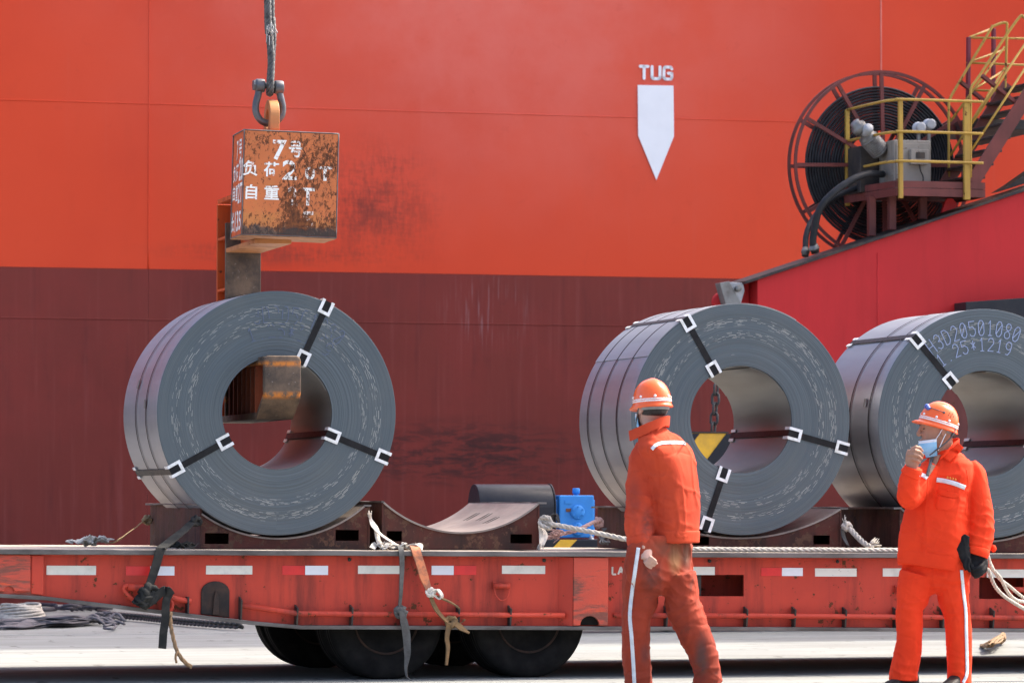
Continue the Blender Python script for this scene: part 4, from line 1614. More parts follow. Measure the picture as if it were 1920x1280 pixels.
def coil(c, ro, ri, label, seed, bands, wrap=None, inks=(), hoops=(.22, .5, .78), seal=(), v0=0.0):
    root = thing('steel_coil', label, 'steel coil', TM @ Matrix.Translation((c.x, v0, c.z - ro)), 'strapped steel coils on the trailer')
    I = Matrix.Translation((0, 0, ro))
    rn = random.Random(seed)
    # winding: rings of wraps stand slightly in or out of the face
    prof, mis = [], []
    nr = 74
    cur = 0
    prof.append((ri, 0.012))
    for i in range(nr + 1):
        r = ri + (ro - ri) * i / nr
        cur = rn.uniform(-.0006, .0006) + .0012 * math.sin(i * .23 + seed)
        if i == nr:
            prof.append((r - .001, cur))
            mis.append(0)
        else:
            prof.append((r + .0015, cur))
            mis.append(0)
            prof.append((r + (ro - ri) / nr - .0015, cur))
            mis.append(0)
    prof.append((ro, .004))
    mis.append(0)
    for k_ in range(1, 9):
        prof.append((ro + .0012 * math.sin(k_ * 2.1 + seed), WIDTH * k_ / 9))
        mis.append(1)
    prof.append((ro, WIDTH))
    mis.append(1)
    prof.append((ri, WIDTH))
    mis.append(0)
    prof.append((ri, .012))
    mis.append(2)
    b = MB()
    b.lathe(prof, (0, 0, 0), 'y', 160, mis=mis)
    # no caps on a closed profile
    b.f, b.m, b.s = b.f[:-2], b.m[:-2], b.s[:-2]
    o = b.build('winding', [coil_face_mat('coil_face_%d' % seed, ro, seed * 5.0), M['coil_skin'], M['coil_bore']], root, M=I)
    for p in o.data.polygons:
        p.use_smooth = True
    try:
        o.data.set_sharp_from_angle(angle=R(35))
    except Exception:
        pass

    def arc_shell(name, mat, r, a0, a1, y0, y1, th):
        b = MB()
        rings = []
        k_ = max(3, int(abs(a1 - a0) / 2.5))
        for i in range(k_ + 1):
            a = R(a0 + (a1 - a0) * i / k_)
            ca, sa = math.cos(a), math.sin(a)
            rings.append([V((r * ca, y0, r * sa)), V((r * ca, y1, r * sa)), V(((r + th) * ca, y1, (r + th) * sa)), V(((r + th) * ca, y0, (r + th) * sa))])
        b.loft(rings, 0, True, caps=(abs(a1 - a0) < 359), closed=False)
        o = b.build(name, mat, root, M=I)
        try:
            o.data.set_sharp_from_angle(angle=R(35))
        except Exception:
            pass
        return o
    if wrap:
        arc_shell('outer_wrap', M['coil_wrap'], ro + .002, wrap[0], wrap[1], .004, WIDTH - .004, .004)
    # the innermost lap ends as a loose lip
    arc_shell('inner_lap', M['coil_bore'], ri - .007, 15 + seed * 9, 62 + seed * 9, .01, WIDTH - .01, .003)
    for h in hoops:
        arc_shell('hoop_band', M['band_black'], ro + .0066, 0, 360, WIDTH * h, WIDTH * h + .017, .0014)
    for a, h in seal:
        b = MB()
        b.box((-.03, -.022, 0), (.03, .022, .007))
        ca = R(a)
        mm = Matrix.Translation((( ro + .0085) * math.cos(ca), WIDTH * h + .013, (ro + .0085) * math.sin(ca))) @ Matrix.Rotation(-(ca - math.pi / 2), 4, 'Y')
        b.xf(mm)
        b.build('band_seal', M['grey_steel'], root, M=I, bevel=.002)
    for a in bands:
        ca, sa = math.cos(R(a)), math.sin(R(a))
        er, et = V((ca, 0, sa)), V((-sa, 0, ca))
        # band loop: out over the rim, across the back, in through the bore
        ring = [er * (ri - .012) + V((0, -.006, 0)), er * (ro + .010) + V((0, -.006, 0)), er * (ro + .010) + V((0, WIDTH + .006, 0)), er * (ri - .012) + V((0, WIDTH + .006, 0))]
        b = MB()
        rings = []
        for p, dr, dy in zip(ring, (1, -1, -1, 1), (1, 1, -1, -1)):
            w_ = et * .0215
            inn = er * (.0025 * dr) + V((0, .0025 * dy, 0))
            rings.append([p - w_, p + w_, p + w_ + inn, p - w_ + inn])
        b.loft(rings, 0, False, closed=True)
        b.build('radial_band', M['band_black'], root, M=I)
        for y_, s_ in ((0, -1), (WIDTH, 1)):
            for r_, d_ in ((ro, 1), (ri, -1)):
                # corner guard: a white U on the face folded over the edge, open strap slot in the middle
                b = MB()
                L_, W_, t_ = .082, .088, .003
                f0, f1 = y_ + s_ * .0088, y_ + s_ * .0118
                side = .0205

                def bx(u0, u1, w0, w1, ya, yb):
                    vs = []
                    for yy in (ya, yb):
                        for uu, ww in ((u0, w0), (u1, w0), (u1, w1), (u0, w1)):
                            vs.append(er * uu + et * ww + V((0, yy, 0)))
                    b.add(vs, [(0, 1, 2, 3), (7, 6, 5, 4), (0, 4, 5, 1), (1, 5, 6, 2), (2, 6, 7, 3), (3, 7, 4, 0)])
                e0 = r_ + d_ * .0125
                e1 = r_ - d_ * L_
                bx(e0, e1, -W_ / 2, -W_ / 2 + side, f0, f1)
                bx(e0, e1, W_ / 2 - side, W_ / 2, f0, f1)
                bx(e1, e1 + d_ * .021, -W_ / 2 + side + .0005, W_ / 2 - side - .0005, f0, f1)
                q0_ = r_ + d_ * .0128
                q1_ = r_ + d_ * .0155
                for w0_, w1_ in ((-W_ / 2, -W_ / 2 + side), (W_ / 2 - side, W_ / 2)):
                    ya, yb = (f0, y_ - s_ * .085)
                    bx(q0_, q1_, w0_, w1_, min(ya, yb), max(ya, yb))
                b.build('corner_guard', M['guard_white'], root, M=I)
    for mb, mat in inks:
        mb.build('ink_marking', mat, root, M=I)['kind'] = 'stuff'
    return root, I


def bore_label(root, I, ri, a, y0, y1, w_deg):
    b = MB()
    rings = []
    for i in range(7):
        t = R(a + w_deg * (i / 6 - .5))
        rings.append([V(((ri - dr) * math.cos(t), y, (ri - dr) * math.sin(t))) for dr, y in ((.0025, y0), (.0025, y1), (.0035, y1), (.0035, y0))])
    b.loft(rings, 0, False)
    b.build('paper_label', M['paper'], root, M=I)


i1 = ink_line('H3D20501080', R1 * .745, 112, 48, .105, .006, .5, 4)
i2 = ink_line('1.25*1219', R1 * .62, 113, 48, .09, .006, .25, 6)
c1_, I1 = coil(C1, R1, R1 * .459, 'grey steel coil held on the arm of the orange lifting hook', 1, (65.4, 209, -21.2), None, ((i1, M['ink_faint']), (i2, M['ink_faint'])), (.30, .60), ((176, .30), (166, .60)))
c2_, I2 = coil(C2, R2, R2 * .463, 'grey steel coil resting in the cradle behind the worker seen from the back', 2, (121.0, -14.2, 251), (60, 148), (), (.26, .56, .82))
bore_label(c2_, I2, R2 * .463, 62, .42, .54, 14)
j1 = ink_line('H3D20501080', R3 * .77, 131, 67, .104, .0058, 0, 8)
j2 = ink_line('1.25*1219', R3 * .635, 131, 69, .090, .0058, 0, 9)
c3_, I3 = coil(C3, R3, R3 * .461, 'grey steel coil marked H3D20501080 at the right edge of the photo', 3, (132, -20, 255), None, ((j1, M['ink']), (j2, M['ink'])), (.14, .45), ((170, .20),))
bore_label(c3_, I3, R3 * .461, 68, .30, .44, 14)
bore_label(c3_, I3, R3 * .461, 205, .10, .20, 26)

# ------------------------------------------------------------------ C-hook with its counterweight
HK = Matrix.Translation(at(530, 720, 26.30)) @ Matrix.Rotation(R(15), 4, 'Z')
HKI = HK.inverted()
hp_ = lambda px, py, v: on_plane(HKI, px, py, v)


def rusted(name, base, amount, dark=(.035, .030, .028), seed=0, lettering=False):
    n = N(name)
    col = n.mix(n.ramp(n.noise(3, 5, .6), .3, .7), base, tuple(x * .80 for x in base))
    o = n.sep()
    vec = n.scale(n.obj, (1, 1, 1), (seed, seed * .7, 0))
    # rust spreads from below and in branching clumps to the upper right
    low = n.ramp(o[2], .30, .0)
    patch = n.math('MAXIMUM', n.blob(.17, .50, .22, .26, .9), n.blob(.02, .22, .12, .30, .9))
    k1 = n.math('ADD', n.noise(42, 10, .78, vec=vec, dist=.3, st=(1, 1, .6)), n.math('MULTIPLY', n.noise(4, 4, vec=vec), .35))
    bias = n.math('ADD', n.math('MULTIPLY', low, .12), n.math('MULTIPLY', patch, .13))
    k2 = n.math('ADD', n.noise(85, 6, .72, vec=vec), n.math('MULTIPLY', n.noise(6, 4, vec=vec), .30))
    rust = n.math('MAXIMUM', n.ramp(n.math('ADD', k1, bias), .845 - amount * .1, .868 - amount * .1), n.ramp(n.math('ADD', k2, bias), .86 - amount * .03, .88 - amount * .03))
    fade = n.ramp(n.math('ADD', n.noise(7, 8, .7, vec=vec), n.math('MULTIPLY', low, .30)), .58, .80)
    col = n.mix(n.math('MULTIPLY', fade, .8), col, (.46, .17, .035))
    rc_ = n.mix(n.ramp(n.noise(30, 6, .7), .35, .65), (.060, .020, .008), (.20, .060, .016))
    col = n.mix(rust, col, rc_)
    grime = n.ramp(n.math('ADD', n.noise(12, 6, .65), n.math('MULTIPLY', n.ramp(o[2], .16, .0), .6)), .80, 1.02)
    col = n.mix(n.math('MULTIPLY', grime, .85), col, dark)
    if lettering:
        # white paint survives only where the orange below it does
        keep = n.math('MULTIPLY', n.math('SUBTRACT', 1.0, rust), n.ramp(n.noise(26, 7, .74), .35, .45))
        keep = n.math('MULTIPLY', keep, n.math('SUBTRACT', 1.0, n.math('MULTIPLY', fade, .35)))
        col = n.mix(keep, col, (.80, .79, .74))
    h = n.math('SUBTRACT', n.math('MULTIPLY', n.noise(60, 5, .7), .4), rust)
    return n.done(col, n.mixf(rust, .45, .9), 0, n.bump(h, .5, .004))


M['hook_box'] = rusted('hook_box_paint', (.56, .145, .032), 1.1, seed=2)
M['hook_letters'] = rusted('hook_lettering', (.56, .145, .032), 1.1, seed=2, lettering=True)
M['hook_side'] = painted('hook_side_orange', (.56, .11, .03), (.50, .10, .03), amount=.1, gamount=.2)
M['hook_letters_side'] = painted('hook_white', (.78, .77, .73), (.70, .68, .64), amount=.1, gamount=.2, streak=False)
M['hook_edge'] = simple('hook_edge', (.09, .085, .085), (.17, .15, .14), 20, .6, .3, .4)
M['hook_orange'] = painted('hook_orange', (.52, .085, .016), (.40, .065, .015), amount=.5, gamount=.35)
M['hook_rib'] = painted('hook_rib_red', (.17, .036, .012), (.11, .026, .012), amount=.5, gamount=.5)
M['hook_ochre'] = painted('hook_ochre', (.46, .20, .07), (.36, .15, .06), amount=.4, gamount=.4)


def worn_steel():
    n = N('worn_hook_steel')
    f = n.noise(6, 6, .65)
    col = n.mix(n.ramp(f, .35, .65), (.060, .046, .038), (.14, .098, .068))
    o = n.sep()
    b1 = n.math('SUBTRACT', 1.0, n.ramp(n.math('ABSOLUTE', n.math('SUBTRACT', o[2], n.math('ADD', .0, -.072))), .0, .035))
    b2 = n.math('SUBTRACT', 1.0, n.ramp(n.math('ABSOLUTE', n.math('SUBTRACT', o[2], .135)), .0, .028))
    m_ = n.math('MULTIPLY', n.math('MAXIMUM', b1, b2), n.ramp(n.noise(16, 7, .7), .40, .56))
    col = n.mix(m_, col, (.50, .17, .03))
    sp = n.ramp(n.noise(38, 5, .7), .62, .70)
    col = n.mix(n.math('MULTIPLY', sp, .6), col, (.30, .26, .23))
    return n.done(col, n.mixf(f, .55, .8), .1, n.bump(n.noise(24, 6, .7), .6, .008), .25)


M['worn_steel'] = worn_steel()
hook = thing('lifting_hook', 'rusty orange C-shaped coil hook with a lettered counterweight box hanging from a wire rope', 'lifting hook', HK)
AW = .125                     # half width of the arm
zt_, zb_ = hp_(530, 668, .02).z, hp_(530, 786, .30).z
ztip = hp_(530, 746, .0).z
b = MB()
rings = []


def arm_ring(y, z0_, z1_, r=.03, w=AW, crown=.012):
    pts = []
    for cx, cz, a in ((w - r, z0_ + r, -90), (w - r, z1_ - r, 0), (-w + r, z1_ - r, 90), (-w + r, z0_ + r, 180)):
        for k_ in range(5):
            t = R(a + 22.5 * k_)
            x = cx + r * math.cos(t)
            z = cz + r * math.sin(t)
            if z > z1_ - r:
                z += crown * (1 - (x / w) ** 2)
            pts.append(V((x, y, z)))
    return pts


b.loft([arm_ring(-.004, ztip + .035, zt_ - .02, .022, AW - .012), arm_ring(.0, ztip + .01, zt_ - .006, .03, AW - .004), arm_ring(.012, ztip, zt_, .03), arm_ring(.035, ztip, zt_, .03), arm_ring(.045, ztip + .02, zt_ - .01, .03)], 0, True)
# sloping plate that closes the foot of the nose
rings = []
for y, z in ((.03, ztip), (.10, ztip - (ztip - zb_) * .30), (.26, zb_ + .004), (.30, zb_)):
    rings.append([V((-AW, y, z)), V((AW, y, z)), V((AW, y + .004, z + .03)), V((-AW, y + .004, z + .03))])
b.loft(rings, 0, False)
nose = b.build('arm_nose', M['worn_steel'], hook)
nose.data.set_sharp_from_angle(angle=R(40))
CY0, CY1 = 1.36, 1.70
b = MB()
b.box((-AW, .047, zt_ - .05), (AW, CY1, zt_))
b.box((-AW, .303, zb_), (AW, CY1, zb_ + .045))
b.build('arm_flange', M['worn_steel'], hook, bevel=.004)
b = MB()
b.box((-.03, .31, zb_ + .047), (.03, CY0, zt_ - .052))
b.build('arm_web', M['hook_rib'], hook)
for i in range(7):
    y = .33 + i * .15
    b = MB()
    b.box((-AW + .004, y, zb_ + .047), (-.032, y + .02, zt_ - .052))
    b.box((.032, y, zb_ + .047), (AW - .004, y + .02, zt_ - .052))
    b.build('arm_rib', M['hook_rib'], hook)
# column
ztop = hp_(418, 384, CY1).z
zbox = hp_(540, 449, .05).z
box_top = hp_(540, 252, .05).z
zs = hp_(440, 474, CY0).z
b = MB()
b.box((-AW, CY0, zb_), (AW, CY0 + .03, ztop - .15))
b.build('column_face', M['worn_steel'], hook, bevel=.004)
b = MB()
b.box((-AW, CY1 - .025, zb_), (AW, CY1, ztop))
b.build('column_back', M['hook_orange'], hook, bevel=.004)
b = MB()
b.box((-.02, CY0 + .032, zb_ + .05), (.02, CY1 - .027, ztop - .02))
b.build('column_web', M['hook_orange'], hook)
for z in [zb_ + .2 + .36 * i for i in range(7)]:
    if z > ztop - .1:
        break
    b = MB()
    b.box((-AW + .003, CY0 + .032, z), (-.022, CY1 - .027, z + .018))
    b.box((.022, CY0 + .032, z), (AW - .003, CY1 - .027, z + .018))
    b.build('column_rib', M['hook_orange'], hook)
# upper arm under the box
b = MB()
b.box((-AW, .32, zs), (AW, CY0 - .003, zs + .03))
b.build('upper_arm_soffit', M['hook_ochre'], hook, bevel=.004)
b = MB()
b.box((-.02, .45, zs + .032), (.02, CY0 - .003, zs + .36))
b.box((-AW, .55, zs + .362), (AW, CY1 - .03, zs + .39))
b.build('upper_arm_web', M['hook_orange'], hook)
# counterweight box, leaning a touch
p0, p1 = hp_(452, 444, .05), hp_(632, 246, .05)
bw, bh, bd = p1.x - p0.x, p1.z - p0.z - .01, .45
bc = V(((p0.x + p1.x) / 2, .05, p0.z + .005))
BM = Matrix.Translation(bc) @ Matrix.Rotation(R(1.3), 4, 'Y') @ Matrix.Rotation(R(-1.5), 4, 'Z')
b = MB()
b.box((-bw / 2 + .01, .006, .008), (bw / 2 - .01, bd - .006, bh - .008))
boxo = b.build('counterweight_box', M['hook_side'], hook, M=BM)
b = MB()
b.box((-bw / 2 + .012, 0, .012), (bw / 2 - .012, .0055, bh - .012))
b.build('front_panel', M['hook_box'], boxo)
b = MB()
b.box((-bw / 2 + .004, .012, -.001), (bw / 2 - .004, bd - .012, .0075))
b.build('bottom_panel', M['hook_ochre'], boxo)
for p, q in (((-1, 0, 0), (1, 0, 0)), ((-1, 0, 1), (1, 0, 1)), ((-1, 0, 0), (-1, 0, 1)), ((1, 0, 0), (1, 0, 1)), ((-1, 1, 0), (-1, 1, 1)), ((-1, 0, 0), (-1, 1, 0)), ((-1, 0, 1), (-1, 1, 1)), ((1, 0, 0), (1, 1, 0)), ((1, 0, 1), (1, 1, 1))):
    f = lambda t: V((t[0] * (bw / 2 - .006), .004 + t[1] * (bd - .008), .006 + t[2] * (bh - .012)))
    b = MB()
    A, B_ = f(p), f(q)
    pts = [A.lerp(B_, i / 16) for i in range(17)]
    pts = [c + V((noise.noise(c * 9), noise.noise(c * 9 + V((3, 0, 0))), noise.noise(c * 9 + V((0, 5, 0))))) * .0018 for c in pts]
    b.tube(pts, .0045, 6)
    b.build('edge_weld', M['hook_edge'], boxo)


def text_mesh(txt, size, bold=.0):
    cu = bpy.data.curves.new('txt', 'FONT')
    cu.body = txt
    cu.size = size
    cu.offset = bold
    cu.resolution_u = 3
    ob = bpy.data.objects.new('txt', cu)
    COL.objects.link(ob)
    dg = bpy.context.evaluated_depsgraph_get()
    me = bpy.data.meshes.new_from_object(ob.evaluated_get(dg))
    vs = [v.co.copy() for v in me.vertices]
    fs = [list(p.vertices) for p in me.polygons]
    bpy.data.objects.remove(ob)
    bpy.data.meshes.remove(me)
    bpy.data.curves.remove(cu)
    return vs, fs


def text_fit(mb, txt, x0, x1, z0_, z1_, fmap, bold=.022):
    vs, fs = text_mesh(txt, 1, bold)
    if not vs:
        return
    ax, bx_ = min(v.x for v in vs), max(v.x for v in vs)
    ay, by_ = min(v.y for v in vs), max(v.y for v in vs)
    out = [fmap(x0 + (v.x - ax) / (bx_ - ax) * (x1 - x0), z0_ + (v.y - ay) / (by_ - ay) * (z1_ - z0_)) for v in vs]
    mb.add(out, fs)


def bxz(px, py):                # pixel on the box front -> local x,z
    q = BM.inverted() @ hp_(px, py, .05)
    return q.x, q.z


lt = MB()
fm = lambda x, z: V((x, -.0022, z))
for ch, xa, xb, ya, yb in (('7', 512, 537, 262, 301), ('号', 542, 566, 264, 296), ('负', 456, 483, 300, 330), ('荷', 495, 523, 303, 332), ('2', 530, 556, 300, 338),
                           ('0', 572, 590, 312, 338), ('T', 596, 622, 312, 340), ('自', 461, 482, 345, 374), ('重', 496, 523, 347, 375), ('2', 540, 557, 350, 386),
                           ('T', 565, 589, 352, 386), ('长', 462, 484, 396, 424), ('1', 506, 514, 398, 426), ('3', 536, 556, 398, 428), ('5', 566, 588, 396, 432)):
    if ch in '长13':
        continue
    x0, z1 = bxz(xa, ya)
    x1, z0__ = bxz(xb, yb)
    text_fit(lt, ch, x0, x1, z0__, z1, fm)
lt.build('front_lettering', M['hook_letters'], boxo)['kind'] = 'stuff'
ls = MB()
fs_ = lambda x, z: V((-bw / 2 + .0075, x, z))


def bside(px, py):
    # the left side plane: depth follows from how far along the side the pixel lies
    t = (452 - px) / 25.5
    q = BM.inverted() @ hp_(px, py, .05 + bd * t)
    return .02 + (1 - 0) * bd * t * 1.0, q.z


for ch, xa, xb, ya, yb in (('7', 434.5, 438, 265, 302), ('号', 440, 446.5, 262, 300), ('负', 427.5, 433, 312, 344), ('荷', 434, 440, 308, 340), ('20', 441, 450, 298, 340),
                           ('自', 427, 432.5, 350, 378), ('重', 434, 439, 348, 378), ('2T', 439.5, 449.5, 344, 382), ('长', 425, 432, 400, 438), ('13', 434, 442, 397, 436), ('5', 443, 448, 396, 432)):
    xb_, xa_ = (452 - xb) / 27 * bd, (452 - xa) / 27 * bd
    z1 = bside(xa, ya)[1]
    z0__ = bside(xa, yb)[1]
    text_fit(ls, ch, xa_, xb_, z0__, z1, fs_, .02)
ls.build('side_lettering', M['hook_letters_side'], boxo)
# lifting eye on top of the box
ez = bh - .004
b = MB()
outl = []
hl, wl = .225, .13
for i in range(21):
    a = math.pi * i / 20
    outl.append((wl * math.cos(a), hl - wl + wl * math.sin(a)))
outl = [(wl, 0)] + outl + [(-wl, 0)]
inn = [(.065 * math.cos(2 * math.pi * i / 24), hl - wl + .005 + .062 * math.sin(2 * math.pi * i / 24)) for i in range(24)]
# built as an arch: outer outline bridged to the hole
n_o = 48
oo, ii = [], []
for i in range(n_o):
    a = 2 * math.pi * i / n_o
    d = V((math.cos(a), math.sin(a)))
    cy = hl - wl
    if d.y >= 0:
        k_ = wl
    else:
        k_ = min(wl / max(abs(d.x), 1e-6), cy / abs(d.y))
    oo.append((d.x * k_, cy + d.y * k_))
    ii.append((.066 * d.x, cy + .066 * d.y))
th = .032
vs = []
for x in (-th, th):
    vs += [V((x, p[0], p[1])) for p in oo] + [V((x, p[0], p[1])) for p in ii]
fs = []
for i in range(n_o):
    j = (i + 1) % n_o
    fs += [(i, j, n_o + j, n_o + i), (2 * n_o + j, 2 * n_o + i, 3 * n_o + i, 3 * n_o + j), (i, 2 * n_o + i, 2 * n_o + j, j), (n_o + i, n_o + j, 3 * n_o + j, 3 * n_o + i)]
b.add(vs, fs)
lx, _ = bxz(513, 250)
ey = .20
b.xf(Matrix.Translation((lx + .02, ey, ez)))
b.build('lifting_eye', M['hook_ochre'], boxo, bevel=.004)
# shackle
hole = HK @ BM @ V((lx + .02, ey, ez + hl - wl))
yS = hole.y
sk_o = at(503, 230, yS)
SM = Matrix.Translation(sk_o) @ Matrix.Rotation(R(15), 4, 'Z')
SMI = SM.inverted()
sp = lambda x, y: on_plane(SMI, x, y, 0)
sh = thing('shackle', 'grey bow shackle joining the wire rope to the lifting eye', 'shackle', SM)
b = MB()
bow = [sp(487, 163), sp(484, 178), sp(480, 194), sp(480, 210), sp(487, 224), sp(500, 231), sp(516, 229), sp(527, 218), sp(530, 204), sp(528, 190), sp(522, 166)]
pth = spline(bow, 6)
b.tube(pth, .024, 12)
M['shackle'] = simple('shackle_steel', (.13, .135, .145), (.08, .08, .085), 9, .42, .6, .2)
b.build('bow', M['shackle'], sh)
for p in (sp(487.5, 161), sp(522.5, 164)):
    b = MB()
    b.lathe([(.02, -.03), (.042, -.03), (.046, -.022), (.046, .022), (.042, .03), (.02, .03)], p, 'x', 20)
    b.build('bow_eye', M['shackle'], sh)
b = MB()
pa, pb = sp(476, 159), sp(530, 164)
b.tube([pa, pb], .022, 14)
b.build('pin', M['shackle'], sh)
b = MB()
b.lathe([(.01, -.022), (.036, -.022), (.038, -.018), (.038, .018), (.036, .022), (.01, .022)], sp(480, 160), 'x', 6, smooth=False)
b.build('nut', M['shackle'], sh, bevel=.003)
# wire rope sling: runs down, round the pin and up again
M['wire'] = simple('wire_rope', (.11, .112, .112), (.035, .035, .035), 30, .5, .4, .4, 160)
sl_ = lambda x, y, d=0: SM @ (sp(x, y) + V((0, d, 0)))
pts = [sl_(x, y, d) for x, y, d in ((470, -2600, -.02), (492, -600, -.02), (500, 0, -.03), (503, 60, -.035), (506, 110, -.045), (505, 145, -.05), (504, 163, -.052), (505, 172, -.03), (506, 175, 0), (507, 172, .03), (508, 160, .045), (510, 140, .045), (512, 110, .05), (513, 70, .03), (512, 30, .04), (511, 0, .05), (508, -600, .06), (488, -2600, .06))]
b = MB()
b.strands(spline(pts, 10), .027, 6, .20, 6)
tag(b.build('wire_rope', M['wire']), 'doubled grey twisted wire rope hanging down from above to the shackle', 'wire rope')
b = MB()
q = sl_(505, 60, -.07)
for i in range(14):
    a = random.uniform(0, 6.28)
    p_ = q + V((random.uniform(-.02, .02), random.uniform(-.012, .012), random.uniform(-.06, .05)))
    b.tube([p_, p_ + V((.02 * math.cos(a), -.01, .02)), p_ + V((.03 * math.cos(a), -.012, .045 * math.sin(a)))], .003, 4)
tag(b.build('wire_whipping', M['light_grey']), 'frayed pale wire tie wrapped on the wire rope above the shackle', 'wire tie')
# ------------------------------------------------------------------ straps and ropes on the trailer
M['web_dark'] = simple('webbing_dark', (.020, .021, .021), (.040, .039, .036), 14, .85, 0, .3, 140, spec=.12)
M['web_grey'] = simple('webbing_grey', (.12, .118, .112), (.07, .068, .064), 14, .85, 0, .3, 140, spec=.12)
M['web_tan'] = simple('webbing_tan', (.30, .22, .13), (.19, .14, .085), 14, .85, 0, .3, 140, spec=.12)
M['web_pale'] = simple('webbing_pale', (.66, .61, .53), (.40, .37, .33), 16, .85, 0, .3, 140, spec=.12)
M['web_orange'] = simple('webbing_orange', (.60, .20, .085), (.30, .12, .07), 16, .8, 0, .3, 120, .40, .62)
M['web_brown'] = simple('webbing_brown', (.20, .115, .045), (.12, .075, .035), 18, .85, 0, .3, 120)
M['rope_white'] = simple('rope_white', (.48, .44, .38), (.32, .295, .255), 26, .85, 0, .4, 200)
M['rope_pink'] = simple('rope_pink', (.55, .34, .29), (.44, .27, .23), 26, .85, 0, .4, 200)
M['rope_brown'] = simple('rope_brown', (.26, .16, .08), (.17, .11, .06), 26, .85, 0, .4, 200)
VE = VF - .012          # hanging just in front of the deck edge
VRF = VF + .02


def T3(pts):
    """(px, py, v) list to trailer coordinates"""
    return [tp(x, y, v) for x, y, v in pts]


def crumple(path, amp, f=9, seed=0):
    return [p + V((noise.noise(p * f + V((seed, 0, 0))), noise.noise(p * f + V((0, seed + 4, 0))), noise.noise(p * f + V((0, 0, seed + 9))))) * amp for p in path]


def twist_sides(n, a0, a1):
    out = []
    for i in range(n):
        a = R(a0 + (a1 - a0) * i / max(1, n - 1))
        out.append(V((math.cos(a), math.sin(a), 0)))
    return out


def strap(mb, pts, w, th=.006, a0=0, a1=0, mi=0, amp=.003, k=8, seed=0):
    pa = crumple(spline(T3(pts), k), amp, 9, seed)
    n = len(pa)
    ws = w if not isinstance(w, (tuple, list)) else [lerp_table([(i / (len(w) - 1), x) for i, x in enumerate(w)], q / (n - 1))[0] for q in range(n)]
    mb.ribbon(pa, ws, th, twist_sides(n, a0, a1), mi)


def knot(mb, c, r, mi=0, seed=0, w=.03):
    """a lumpy overhand knot of webbing: three bent loops round one another"""
    for i in range(3):
        rot = Matrix.Rotation(R(60 * i + seed * 31), 4, 'Y') @ Matrix.Rotation(R(35 + 40 * i), 4, 'X')
        pts = [c + rot @ V((r * math.cos(2 * math.pi * q / 16), r * .55 * math.sin(2 * math.pi * q / 16), r * .35 * math.sin(4 * math.pi * q / 16))) for q in range(16)]
        mb.tube(pts, w * .5, 8, mi, closed=True, flat=.55)


def fringe(mb, c, d, n, L, r=.003, mi=0, seed=0, spread=.6):
    rn = random.Random(seed)
    for i in range(n):
        v = (V(d) + V((rn.uniform(-1, 1), rn.uniform(-1, 1), rn.uniform(-1, 1))) * spread).normalized()
        e = c + v * L * rn.uniform(.4, 1)
        mb.tube([c, c.lerp(e, .5) + V((rn.uniform(-1, 1), 0, rn.uniform(-1, 1))) * L * .12, e], [r, r * .8, r * .4], 5, mi)


# 1 dark strap from the first cradle over the deck edge to the tie loop
b = MB()
strap(b, [(372, 968, VS0 - .03), (362, 978, VS0 - .04), (335, 1002, -.25), (304, 1026, VF + .02), (300, 1031, VE - .006), (290, 1068, VE - .004), (279, 1100, VE - .01)], [.045, .05, .062, .062, .06, .055], .007, 0, 15)
strap(b, [(318, 1112, VE - .03), (312, 1126, VE - .035), (310, 1160, VE - .02), (306, 1190, VE - .02), (304, 1215, VE - .015)], .052, .007, 8, -12)
strap(b, [(285, 1128, VE - .03), (300, 1112, VE - .045), (312, 1106, VE - .05), (322, 1116, VE - .04)], [.045, .06, .05], .008, 0, 0)
strap(b, [(250, 1124, VE - .01), (262, 1128, VE - .03), (285, 1124, VE - .045), (292, 1108, VE - .04)], [.05, .065, .05], .010, 0, 0)
knot(b, tp(280, 1112, VE - .02), .055, 0, 1, .055)
knot(b, tp(272, 1122, VE - .02), .05, 0, 2, .05)
knot(b, tp(368, 976, VS0 - .04), .03, 0, 3, .03)
tag(b.build('lashing_strap', M['web_dark'], None, TM), 'dark flat strap from the first cradle to a big knot on the tie loop', 'strap', 'lashings on the trailer side')
b = MB()
b.strands(spline(T3([(319, 1146, VE), (320, 1170, VE - .01), (326, 1200, VE - .02), (333, 1222, VE - .03), (346, 1240, VE - .035), (359, 1250, VE - .03)]), 8), .015, 3, .14, 6)
b.strands(spline(T3([(333, 1220, VE - .04), (329, 1230, VE - .05), (331, 1242, VE - .05)]), 6), .009, 3, .1, 5)
tag(b.build('frayed_rope', M['rope_brown'], None, TM), 'thin frayed brown rope end dangling beside the dark strap below the tie loop', 'rope', 'lashings on the trailer side')
# 2 pale strap at the back of the first cradle, with its bundled end on the deck
b = MB()
strap(b, [(281, 972, VS1 - .05), (268, 978, VS1 - .1), (240, 999, 1.5), (218, 1014, 1.35), (200, 1017, 1.3)], [.03, .045, .04, .04], .006, 90, 60)
knot(b, tp(276, 974, VS1 - .08), .028, 0, 4, .028)
b.build('x', M['web_tan'], None, TM) if False else None
o = b.build('lashing_strap', M['web_tan'], None, TM)
tag(o, 'short tan strap slanting from the back of the first cradle to the deck', 'strap', 'lashings on the trailer side')
b = MB()
for i in range(9):
    x0 = 140 + i * 6.5
    z_ = WD + .012
    p = tp(x0, 1018, 1.0)
    pts = [V((p.x + q * .02 - .04, 1.0 + .05 * math.sin(i * 2.1 + q), z_ + .018 + .03 * abs(math.sin(i * 1.3 + q * .9)) * (1 if i > 3 else .5))) for q in range(6)]
    b.ribbon(crumple(spline(pts, 4), .012, 14, i), .055, .006, twist_sides(21, i * 37, i * 37 + 80))
tag(b.build('strap_bundle', M['web_pale'], None, TM), 'crumpled pale strap end lying in a heap on the deck at far left', 'strap')
b = MB()
